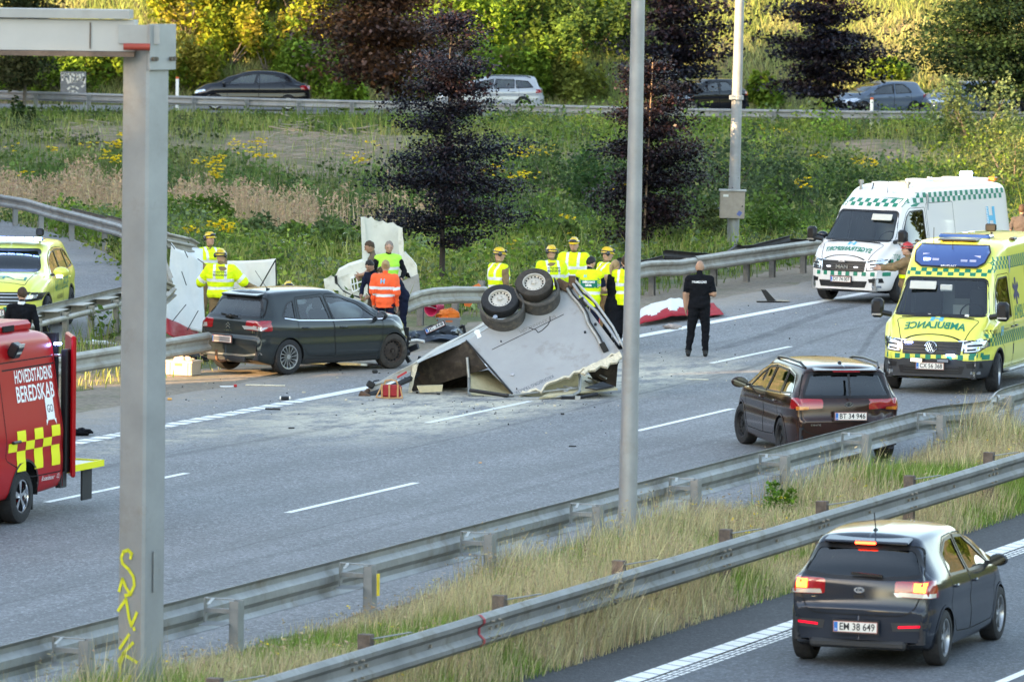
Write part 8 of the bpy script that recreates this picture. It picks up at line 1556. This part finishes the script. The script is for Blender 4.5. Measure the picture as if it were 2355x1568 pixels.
b = MB(); b.box(tp(852, 884, .3), (.14, .1, .12), Matrix.Rotation(.5, 3, 'Y'), bev=.02); b.tube([tp(846, 890, .25), tp(860, 876, .3), tp(872, 874, .3)], .012); b.build('jockey_wheel_parts', trim_k, tr)
# wheels, mudguards
for i, (cx_, cy_, rad, off, m_t) in enumerate(((1152, 707, .335, .16, rubber), (1230, 670, .335, .16, mat('dusty tyre', (.05, .042, .036), .9, noise=.35, nscale=9, dirt=((.13, .1, .075), .3, 6))))):
    q = wall(cx_, cy_, off); e = wheel(tr, q, rad, .2, 'steel', -1, 0, rimr=.195, m_rim=mat('cream steel rim', (.55, .5, .43), .4, .3, noise=.15, dirt=((.3, .13, .06), .2, 9))); e.rotation_euler = WN.to_track_quat('-Y', 'Z').to_euler(); e.location = q
    for o in e.children:
        if o.name.startswith('tyre'): o.data.materials[0] = m_t
    # mudguard: three quarter shell under the wheel
    b = MB(); e1 = (wall(1300, 680) - wall(1190, 730)).normalized(); e2 = WN.cross(e1); c0 = wall(cx_ + (4 if i == 0 else 6), cy_ + 14, .0); V = []; n_ = 22; R1 = .39
    for k in range(n_):
        t = math.radians(-205 + 210 * k / (n_ - 1)) ; d = e1 * math.cos(t) + e2 * math.sin(t) * 1.12
        for (rr, w_) in ((R1, .0), (R1, .25), (R1 - .03, .28), (R1 - .025, .02)): V.append(c0 + d * rr + WN * w_)
    F = [(4 * k + j, 4 * k + (j + 1) % 4, 4 * k + 4 + (j + 1) % 4, 4 * k + 4 + j) for k in range(n_ - 1) for j in range(4)] + [(0, 1, 2, 3), (4 * n_ - 4, 4 * n_ - 3, 4 * n_ - 2, 4 * n_ - 1)]
    b.add(V, F); b.build('mudguard', fend, tr, 40); b = MB(); b.cyl(wall(cx_ - 10, cy_ + 48, .28), wall(cx_ - 10, cy_ + 48, .31), .04, n=14)
    if i == 0: b.build('marker_lamp', silver, tr)
b = MB(); b.tube([wall(1150, 708, -.05), wall(1232, 672, -.05)], .05); b.build('axle_beam', trim_k, tr); b = MB(); b.box(wall(1296, 662, .06), (.30, .12, .16), Matrix.Rotation(.5, 3, 'Y'), bev=.02); b.box(wall(1316, 656, .1), (.12, .1, .2)); b.build('corner_bracket', MATS['rusty coupling'], tr)
settle(tr)
# ---------------------------------------------------------------- torn white upper shell standing on the verge
sw = mat('white fibreglass shell', (.66, .65, .58), .4, noise=.08, nscale=4, dirt=((.35, .32, .22), .32, 2.5), bump=.4, bscale=3); Y2 = 124.5
sr_ = empty('trailer_shell', gp(860, 690), 0, 'torn white upper part of the horse trailer standing upright in the grass', 'trailer shell')
def sq(x, y, d=0.0): return at(x, y, Y2 + d)
r = np.random.default_rng(12); topj = [(829, 500), (838, 499), (846, 503), (853, 498), (861, 507), (872, 510), (880, 508), (890, 514), (903, 512), (911, 518), (918, 526), (924, 523)]
P1 = [(836, 636), (834, 600), (832, 560), (830, 530)] + topj + [(928, 560), (927, 600), (930, 640)]
b = MB(); b.prism([sq(x, y, .75 + (x - 830) * .003) for x, y in P1], Vector((0, .06, 0))); b.build('upright_panel', sw, sr_)
b = MB(); b.prism([sq(x, y, .68 + (x - 830) * .003) for x, y in [(829, 502), (837, 501), (843, 560), (845, 606), (838, 636), (833, 600)]], Vector((0, .1, 0))); b.build('corner_rib', sw, sr_); b = MB(); b.prism([sq(x, y, .7) for x, y in [(914, 520), (925, 525), (929, 600), (924, 640), (918, 600)]], Vector((0, .1, 0))); b.build('corner_rib', sw, sr_)
b = MB(); b.prism([sq(x, y, .60) for x, y in [(770, 640), (778, 624), (800, 612), (832, 602), (845, 606), (845, 622), (800, 640), (776, 652)]], Vector((0, .35, .04))); b.build('folded_roof_edge', sw, sr_, 40)
# side panel with a window opening
outl = [(744, 642), (752, 640), (760, 634), (772, 640), (800, 630), (836, 618), (846, 620), (852, 640), (860, 660), (862, 688), (830, 690), (800, 684), (772, 672), (755, 660), (746, 660)]; hole = [(806, 640), (836, 631), (838, 652), (834, 660), (812, 672), (807, 660)]
def holed(name, outer, hole_, d, depth, m, par):
    polys = [[sq(x, y, d) for x, y in outer], [sq(x, y, d) for x, y in hole_]]; T = tessellate_polygon(polys); V = polys[0] + polys[1]; n = len(V); dv = Vector((0, depth, 0)); F = [list(t) for t in T] + [[i + n for i in t[::-1]] for t in T]; a = len(polys[0]); h_ = len(polys[1]); F += [(i, (i + 1) % a, n + (i + 1) % a, n + i) for i in range(a)] + [(a + i, a + (i + 1) % h_, n + a + (i + 1) % h_, n + a + i) for i in range(h_)]
    b = MB(); b.add(V + [v + dv for v in V], F); return b.build(name, m, par)
holed('side_panel', outl, hole, .1, .08, sw, sr_); b = MB(); b.tube([sq(x, y, .07) for x, y in hole + [hole[0]]], .018); b.build('window_frame', white, sr_, 50)
for (p, q) in (((807, 655), (838, 646)), ((812, 640), (816, 668)), ((820, 640), (823, 664))): b = MB(); b.tube([sq(*p, .05), sq(*q, .05)], .012); b.build('window_bar', white, sr_)
b = MB(); b.tube([sq(x, y, .03) for x, y in [(772, 634), (773, 652), (785, 668), (806, 680), (832, 686), (862, 684)]], .03); b.build('edge_moulding', trim_k, sr_, 60); b = MB(); b.prism([sq(x, y, -.05) for x, y in [(745, 646), (775, 655), (790, 672), (830, 688), (866, 687), (866, 700), (820, 700), (770, 686), (748, 672)]], Vector((0, .3, -.02))); b.build('lower_skirt', sw, sr_)
b = MB(); b.prism([sq(x, y, .3) for x, y in [(922, 590), (930, 580), (948, 598), (958, 612), (960, 640), (962, 668), (955, 674), (946, 640), (930, 634)]], Vector((0, .3, 0))); b.build('nose_moulding', sw, sr_); b = MB(); b.prism([sq(x, y, .25) for x, y in [(918, 650), (962, 630), (966, 666), (950, 690), (920, 700)]], Vector((0, .05, 0))); b.build('grey_side', tg_, sr_)
b = MB(); b.lathe([(.05, 0), (.075, .02), (.05, .04)], 18, sq(924, 596, .5)); b.build('round_grommet', trim_k, sr_); b = MB(); b.prism([sq(x, y, .2) for x, y in [(930, 624), (940, 628), (944, 640), (932, 636)]], Vector((0, .01, 0))); b.build('small_window', gl_black, sr_)
settle(sr_)
# ---------------------------------------------------------------- white privacy screens
scr_w = mat('white screen cloth', (.78, .78, .78), .75, noise=.04, bump=.2, bscale=8, trans=.12); scr_r = mat('dark red hem', (.33, .02, .03), .35, bump=.4, bscale=10)
def cloth(name, rows, m, par, amp=.03, nx_=28, ny_=26, seed=1, rel=None):
    """cloth hung between picture outlines: rows of (x, y, Y) points, top row first"""
    r_ = np.random.default_rng(seed); R_ = [np.array([tuple(at(x, y, Y)) for x, y, Y in row]) for row in rows]; V = []
    for j in range(ny_):
        v = j / (ny_ - 1) * (len(R_) - 1); j0 = min(int(v), len(R_) - 2); f = v - j0
        for i in range(nx_):
            u = i / (nx_ - 1); pa = [np.array([np.interp(u, np.linspace(0, 1, len(q)), q[:, c]) for c in range(3)]) for q in (R_[j0], R_[j0 + 1])]; p = pa[0] * (1 - f) + pa[1] * f; V.append(p)
    V = np.array(V); w_ = amp * (np.sin(V[:, 0] * 9 + seed + V[:, 2] * 1.2) + .6 * np.sin(V[:, 0] * 21 + V[:, 2] * 2.5)) + amp * .8 * (vnoise(V[:, 0] * 3, V[:, 2] * 2, 2, seed) - .5); V[:, 1] += w_; n = nx_ * ny_
    F = np.array([(j * nx_ + i, j * nx_ + i + 1, (j + 1) * nx_ + i + 1, (j + 1) * nx_ + i) for j in range(ny_ - 1) for i in range(nx_ - 1)])
    o = mesh_obj(name, V, F, m, par, smooth=True); md = o.modifiers.new('thick', 'SOLIDIFY'); md.thickness = .004; return o
sc1 = empty('privacy_screen', gp(425, 765), 0, 'white privacy screen with dark red hem held up left of the grey wreck', 'screen', 'white privacy screens')
cloth('cloth', [[(393, 558, 116.6), (405, 572, 116.7), (428, 578, 116.9), (447, 588, 117.1), (466, 600, 117.5)], [(386, 660, 116.4), (468, 690, 117.2)], [(381, 735, 116.2), (428, 756, 116.6), (473, 765, 117.0)]], scr_w, sc1, .035, seed=3)
cloth('cloth_fold', [[(392, 560, 117.2), (430, 566, 118), (466, 573, 118.5)], [(402, 586, 117), (434, 592, 117.5), (466, 603, 117.8)]], scr_w, sc1, .015, 16, 10, 5)
cloth('red_hem', [[(381, 730, 116.2), (410, 742, 116.4), (430, 752, 116.6), (456, 762, 116.9)], [(379, 764, 116.1), (400, 776, 116.2), (425, 776, 116.5), (455, 778, 116.8)]], scr_r, sc1, .05, 20, 10, 7)
for pts in ([(393, 560, 116.5), (402, 572, 116.6)], [(425, 577, 116.75), (432, 592, 116.8)], [(455, 595, 117.1), (470, 606, 117.2)], [(397, 738, 116.1), (428, 700, 116.4)], [(431, 758, 116.4), (456, 714, 116.75)], [(418, 624, 116.45), (429, 656, 116.5)]): b = MB(); b.tube([at(*p) - Vector((0, .06, 0)) for p in pts], .009); b.build('tent_pole', trim_k, sc1)
sc2 = empty('privacy_screen', gp(590, 760), 0, 'white privacy screen stretched out on black poles behind the grey wreck', 'screen', 'white privacy screens')
cloth('cloth', [[(522, 600, 115.4), (560, 600, 115.3), (600, 598, 115.1), (634, 595, 115.0)], [(524, 650, 115.4), (637, 650, 115.0)], [(526, 740, 115.4), (637, 735, 115.0)]], scr_w, sc2, .02, 26, 18, 9)
for pts in ([(634, 597, 114.9), (598, 660, 115.0)], [(524, 650, 115.2), (560, 690, 115.2)], [(634, 600, 114.85), (637, 735, 114.85)]): b = MB(); b.tube([at(*p) for p in pts], .013); b.build('screen_pole', trim_k, sc2)
for q in (sc1, sc2): settle(q)
# broken guardrail pieces piled behind the first screen
bk = empty('broken_guardrail', gp(392, 700), 0, 'pile of broken guardrail pieces showing behind the white screen', 'guardrail')
for (p, q) in (((380, 545, 117), (430, 556, 118)), ((378, 560, 116.5), (440, 572, 118)), ((378, 600, 115), (398, 650, 114.5)), ((378, 655, 114), (396, 664, 114.2)), ((378, 690, 113.5), (398, 672, 114)), ((428, 552, 118), (452, 566, 118.5))): a_, c_ = at(*p), at(*q); rail_beam('rail_piece', [a_, a_.lerp(c_, .5), c_], -1, 0, gal3, bk, .6)
settle(bk)
# second group of cloth: sheet over the ground by the shoulder
sh_ = empty('ground_sheet', gp(1550, 745), 0, 'white and red tarpaulin spread low over the shoulder behind the lone paramedic', 'tarpaulin'); V = []; n1, n2 = 56, 22
L0, L1 = gp(1466, 752), gp(1664, 728); B0, B1 = gp(1475, 712), gp(1640, 700)
for j in range(n2):
    for i in range(n1):
        u, v = i / (n1 - 1), j / (n2 - 1); p = (L0 * (1 - u) + L1 * u) * (1 - v) + (B0 * (1 - u) + B1 * u) * v; hh_ = .30 * math.exp(-((u - .42) / .30) ** 2) * math.sin(math.pi * min(1, v * .9 + .08)) ** .8 + .08 * math.exp(-((u - .12) / .14) ** 2) * math.sin(math.pi * v); p = p + Vector((0, 0, .02 + hh_ + .05 * float(vnoise(u * 16, v * 7, 1, 3)) * (1 - .5 * v))); V.append(p)
F = [(j * n1 + i, j * n1 + i + 1, (j + 1) * n1 + i + 1, (j + 1) * n1 + i) for j in range(n2 - 1) for i in range(n1 - 1)]
Fw = [f for f in F if (f[0] // n1) >= 2.6 + 1.2 * math.sin((f[0] % n1) * .5) and (f[0] % n1) < 43]; Fr = [f for f in F if f not in set(Fw)]
for nm, fs, m_ in (('white_cloth', Fw, scr_w), ('red_border', Fr, mat('bright red tarpaulin', (.36, .008, .02), .7, spec=.1, bump=.5, bscale=12))):
    o = mesh_obj(nm, V, fs, m_, sh_, smooth=True); md = o.modifiers.new('thick', 'SOLIDIFY'); md.thickness = .006
settle(sh_)
g = gp(1390, 745); b = MB(); b.prism([gp(1362, 748, .02), gp(1398, 740, .02), gp(1400, 716, .05), gp(1385, 712, .12), gp(1370, 722, .1)], Vector((0, 0, .03))); tag(b.build('tarpaulin_corner', MATS['bright red tarpaulin']), 'small red and white cloth corner behind the right end of the trailer', 'cloth')
# ---------------------------------------------------------------- crates, bags, bucket, debris
def crate(name, loc, rz, w_, d_, h_, m, label, lid=None):
    e = empty(name, loc, rz, label, 'crate'); t = .025
    for (c, s) in (((0, -d_ / 2, h_ / 2), (w_, t, h_)), ((0, d_ / 2, h_ / 2), (w_, t, h_)), ((-w_ / 2, 0, h_ / 2), (t, d_, h_)), ((w_ / 2, 0, h_ / 2), (t, d_, h_))): b = MB(); b.box(c, (s[0] + (.0), s[1], s[2])); b.build('side', m, e)
    b = MB(); b.box((0, 0, .015), (w_ - .02, d_ - .02, .03)); b.build('bottom', m, e); b = MB()
    for (c, s) in (((0, -d_ / 2 - .012, h_), (w_ + .07, .035, .04)), ((0, d_ / 2 + .012, h_), (w_ + .07, .035, .04)), ((-w_ / 2 - .012, 0, h_), (.035, d_ + .02, .04)), ((w_ / 2 + .012, 0, h_), (.035, d_ + .02, .04))): b.box(c, s)
    b.build('rim', m, e); b = MB(); b.box((-w_ * .0, -d_ / 2 - .016, h_ * .78), (.14, .012, .04)); b.build('handle_slot', mat('orange slot', (.6, .18, .08), .6), e)
    for sx in (-.36, .36): b = MB(); b.box((sx * w_, -d_ / 2 - .018, h_ / 2), (.025, .016, h_)); b.build('rib', m, e)
    return e
beige = mat('beige plastic', (.48, .40, .31), .5, noise=.06, dirt=((.3, .22, .15), .2, 4))
g = gp(420, 862); crate('plastic_crate', (g.x, g.y + .15, 0), R(-24), .50, .36, .24, beige, 'beige plastic crate filled with paper bags on the gravel by the guardrail end')
def lump(name, loc, size, m, label, cat, seed=0, amp=.25, rz=0.0, n=20):
    b = MB(); b.sphere((0, 0, 0), 1.0, n, n // 2 + 4); r_ = np.random.default_rng(seed); V = np.array(b.V); d = vnoise(V[:, 0] * 2 + 5, V[:, 1] * 2 + V[:, 2] * 3 + 5, 1.4, seed) + .5 * vnoise(V[:, 0] * 5 + 9, V[:, 2] * 5 + V[:, 1] * 4, 1.3, seed + 1) - .75; V = V * (1 + amp * 2 * d)[:, None] * np.array(size); V[:, 2] = np.maximum(V[:, 2], -size[2] * .85)
    o = mesh_obj(name, V, [tuple(f) for f in b.F], m); o.location = Vector(loc) + Vector((0, 0, size[2] * .86)); o.rotation_euler = (0, 0, rz); shade(o, 50 if amp < .3 else 25); return tag(o, label, cat)
lump('paper_bags', (g.x, g.y + .15, .06), (.22, .15, .14), mat('pale paper', (.62, .48, .36), .8, noise=.1), 'crumpled pale paper bags inside the beige crate', 'bag', 3, .35, R(-20))
g = gp(480, 826); lump('rubbish_bag', (g.x - .05, g.y, 0), (.42, .22, .17), mat('black bag foil', (.012, .014, .02), .3, bump=.6, bscale=10), 'shiny black bag lying behind the beige crate', 'bag', 5, .4)
g = gp(1031, 757); crate('grey_crate', (g.x, g.y, 0), R(4), .42, .30, .22, mat('grey plastic', (.22, .24, .26), .5), 'grey plastic crate with an orange bag on top on the verge'); lump('orange_bag', (g.x, g.y, .14), (.22, .15, .15), mat('orange bag', (.85, .2, .03), .5), 'bright orange bag on top of the grey crate', 'bag', 6, .3)
g = gp(1000, 725); e = empty('bucket', (g.x, g.y, .17), 0, 'crimson bucket lying on its side on the verge', 'bucket'); b = MB(); b.lathe([(.001, .16), (.12, .16), (.16, -.16), (.172, -.165), (.15, -.155), (.11, .14), (.001, .14)], 24); o = b.build('bucket_body', mat('crimson plastic', (.5, .02, .08), .4), e, 40); o.rotation_euler = (0.1, 0, R(-35)); b = MB(); b.tube([(-.16, -.17, 0), (-.1, -.3, .06), (.1, -.3, .06), (.16, -.17, 0)], .006); o2 = b.build('bucket_handle', silver, e); o2.rotation_euler = (0.1, 0, R(-35))
b = MB(); b.prism([at(1066, 668, 120.6), at(1100, 652, 120.7), at(1106, 657, 120.7), at(1100, 664, 120.7), at(1072, 669, 120.6)], Vector((0, .04, 0))); b.prism([at(1066, 697, 120.3), at(1088, 695, 120.3), at(1080, 706, 120.3), at(1068, 704, 120.3)], Vector((0, .04, 0))); tag(b.build('orange_cloth', mat('orange cloth', (.8, .2, .05), .7)), 'torn orange cloth caught on the bowed guardrail', 'cloth')
# red and tan tool bag
g = gp(900, 915); e = empty('tool_bag', (g.x - .0, g.y, 0), R(-10), 'small red bag with tan straps beside the trailer drawbar', 'bag'); redf = mat('red fabric', (.33, .025, .03), .8, noise=.15); tanf = mat('tan leather', (.5, .27, .12), .7, noise=.15)
b = MB(); b.box((0, 0, .12), (.34, .20, .22), bev=.04); b.build('bag_body', redf, e)
for x in (-.15, -.02, .13): b = MB(); b.box((x, -.108, .13), (.03, .012, .24)); b.build('strap', tanf, e)
b = MB(); b.tube([(-.12, -.06, .23), (-.1, -.06, .30), (.0, -.06, .32), (.1, -.06, .30), (.12, -.06, .23)], .014); b.build('handle', tanf, e); b = MB(); b.tube([(-.16, -.1, .2), (-.24, -.16, .02), (.0, -.2, .015), (.22, -.14, .02), (.17, -.1, .2)], .012); b.build('shoulder_strap', tanf, e)
# torn front bumper heap with number plate
g = gp(1000, 785); e = empty('torn_bumper', (g.x, g.y, 0), 0, 'torn off dark front bumper with number plate lying on the shoulder', 'car part'); r = np.random.default_rng(22); gp_ = mat('grey blue bumper paint', (.06, .075, .10), .3, .4, coat=.6)
def shard(b, c, L_, W__, bend, rz, tilt): 
    V = []; n_ = 9
    for k in range(n_):
        t = k / (n_ - 1) - .5
        for w__ in (-.5, -.15, .15, .5): V.append(Matrix.Rotation(rz, 3, 'Z') @ Matrix.Rotation(tilt, 3, 'X') @ Vector((t * L_, w__ * W__ * (1 - .5 * abs(t)), bend * (.25 - t * t) * 2 - .12 * w__ * w__ + .02 * math.sin(9 * t + w__ * 7))) + Vector(c))
    F_ = [(4 * k + j, 4 * k + j + 1, 4 * k + 5 + j, 4 * k + 4 + j) for k in range(n_ - 1) for j in range(3)]; b.add(V, F_); m_ = len(V); b.add([v - Vector((0, 0, .012)) for v in V], F_)
for i, (c, L_, w__, bd, rz_, tl_, m_) in enumerate((((.0, -.05, .10), .95, .28, .12, .1, .9, gp_), ((.35, .12, .18), .6, .3, .2, .9, .5, trim_k), ((-.35, .2, .12), .7, .3, .1, -.25, .3, trim_k), ((.25, -.25, .08), .9, .2, .12, -.1, .4, gp_), ((-.45, -.15, .10), .4, .12, .2, .5, .6, gp_), ((.1, .3, .22), .7, .25, .1, .3, .5, trim_k), ((.42, -.05, .22), .35, .1, .05, 1.2, 1.0, gp_))): b = MB(); shard(b, c, L_, w__, bd, rz_, tl_); b.build('bumper_piece', m_, e, 50)
plate('JC 368', e, (0.0, -.08, .27), (.78, 0, .38), (-.30, .55, .62), .40, .10); b = MB(); b.tube([(-.75, -.3, .05), (-.55, -.45, .03), (-.35, -.42, .05), (-.2, -.5, .03)], .028); o = b.build('white_hose', white, e, 60); b = MB(); b.tube([(.3, .4, .1), (.55, .35, .3), (.6, .3, .1)], .03); b.build('bent_bracket', trim_k, e)
# black panel lying right of the paramedic
g = gp(1778, 695); e = empty('body_part', (g.x, g.y, 0), 0, 'broken black panel with an upright fin lying on the shoulder', 'car part'); b = MB(); b.box((-.1, -.1, .02), (.55, .10, .03), .12); b.build('flat_piece', trim_k, e); b = MB(); b.prism([(-.14, 0, .03), (-.28, 0, .27), (-.17, 0, .27), (.06, 0, .03)], (0, .02, 0)); b.build('fin', trim_k, e); b = MB(); b.lathe([(.001, .0), (.24, .0), (.26, .01), (.001, .02)], 20, (.12, .12, .02), 'Z'); o = b.build('round_piece', gp_, e)
b = MB(); 
def scrap(name, x, y, size, m, label, cat='debris', rz=0., z=0.):
    g = gp(x, y); b = MB(); b.box((0, 0, size[2] / 2), size, Matrix.Rotation(rz, 3, 'Z') @ Matrix.Rotation(.04, 3, 'X'), bev=min(size) * .3); o = b.build(name, m); o.location = (g.x, g.y, z); return tag(o, label, cat)
dkl = mat('dark debris', (.03, .03, .03), .8)
lump('black_cloth', gp(183, 1001), (.17, .10, .06), blackc, 'crumpled black cloth on the lane left of the gantry column', 'cloth', 8, .45)
scrap('curved_trim', 627, 942, (.26, .05, .03), dkl, 'dark curved trim piece on the edge line', rz=-.15); e = empty('drink_can', gp(653, 920), 0, 'small black and white can lying on the asphalt', 'can'); b = MB(); b.cyl((-.06, 0, .035), (.09, .02, .035), .033, n=16); b.build('can_body', trim_k, e, 40); b = MB(); b.cyl((-.075, 0, .035), (-.05, 0, .035), .034, n=16); b.cyl((.085, .02, .035), (.105, .02, .035), .034, n=16); b.build('can_ends', white, e)
scrap('wood_splinter', 610, 887, (.70, .07, .02), torn, 'long cream splinter of wall panel on the shoulder', rz=-.1); scrap('paper_scrap', 524, 889, (.28, .12, .01), white, 'crumpled white paper with a red cap on the shoulder', rz=.2); scrap('cream_splinter', 1602, 873, (.42, .10, .015), torn, 'cream splinter of panel lying on the lane beyond the lamp post', rz=-.25)
scrap('red_cap', 541, 890, (.06, .06, .05), MATS['red strip'], 'small red cap beside the white paper'); scrap('orange_piece', 390, 946 - 26, (.08, .05, .04), mat('orange crumb', (.7, .35, .1), .8), 'tiny orange scrap on the shoulder'); scrap('orange_leaf', 1104, 1064, (.05, .04, .01), MATS['orange crumb'], 'tiny orange scrap in the middle lane')
scrap('black_fragment', 1316, 1027, (.12, .03, .02), dkl, 'black fragment in the middle lane', rz=.3); scrap('black_fragment', 670, 985, (.10, .04, .02), dkl, 'small dark fragment left of the near dashed line', rz=.3); scrap('black_fragment', 862, 858, (.10, .08, .06), dkl, 'dark lump in front of the wrecked front wheel', rz=.3)
e = lump('white_litter', gp(222, 792), (.32, .10, .04), white, 'strip of white litter in the grass by the slip road', 'litter', 9, .6); lump('clear_bag', gp(1545, 757), (.16, .08, .06), mat('dirty plastic', (.4, .33, .3), .4), 'crumpled clear bag with red print in front of the tarpaulin', 'bag', 10, .4)
r = np.random.default_rng(77); b = MB()
for i in range(300):
    z_ = r.random()
    if z_ < .45: x, y = r.normal(1180, 150), r.normal(925, 30)
    elif z_ < .75: x, y = r.uniform(380, 1000), r.uniform(840, 960)
    else: x, y = r.uniform(1450, 1950), r.uniform(700, 900)
    g = gp(x, y); 
    if so(g)[1] > 3.6: continue
    s_ = r.uniform(.006, .02) * (1 if r.random() < .92 else 2.0); b.m = int(r.random() < .35); b.box(g + Vector((0, 0, s_ * .4)), (s_ * r.uniform(.6, 2), s_ * r.uniform(.6, 1.6), s_ * .8), r.random() * 3)
tag(b.build('debris_fragments', [dkl, torn]), 'small dark and pale fragments strewn over the carriageway', kind='stuff')
# fluid under the wreck
g = gp(800, 838); b = MB(); V = [g + Vector((math.cos(t) * .75 * (1 + .3 * math.sin(3 * t)), math.sin(t) * .32 * (1 + .25 * math.sin(5 * t)), .004)) for t in np.linspace(0, 2 * math.pi, 30, endpoint=False)]; b.add(V, [list(range(30))]); tag(b.build('puddle', mat('dark wet fluid', (.012, .013, .015), .06, spec=.8)), 'dark puddle of fluid spreading under the wrecked car', 'puddle')
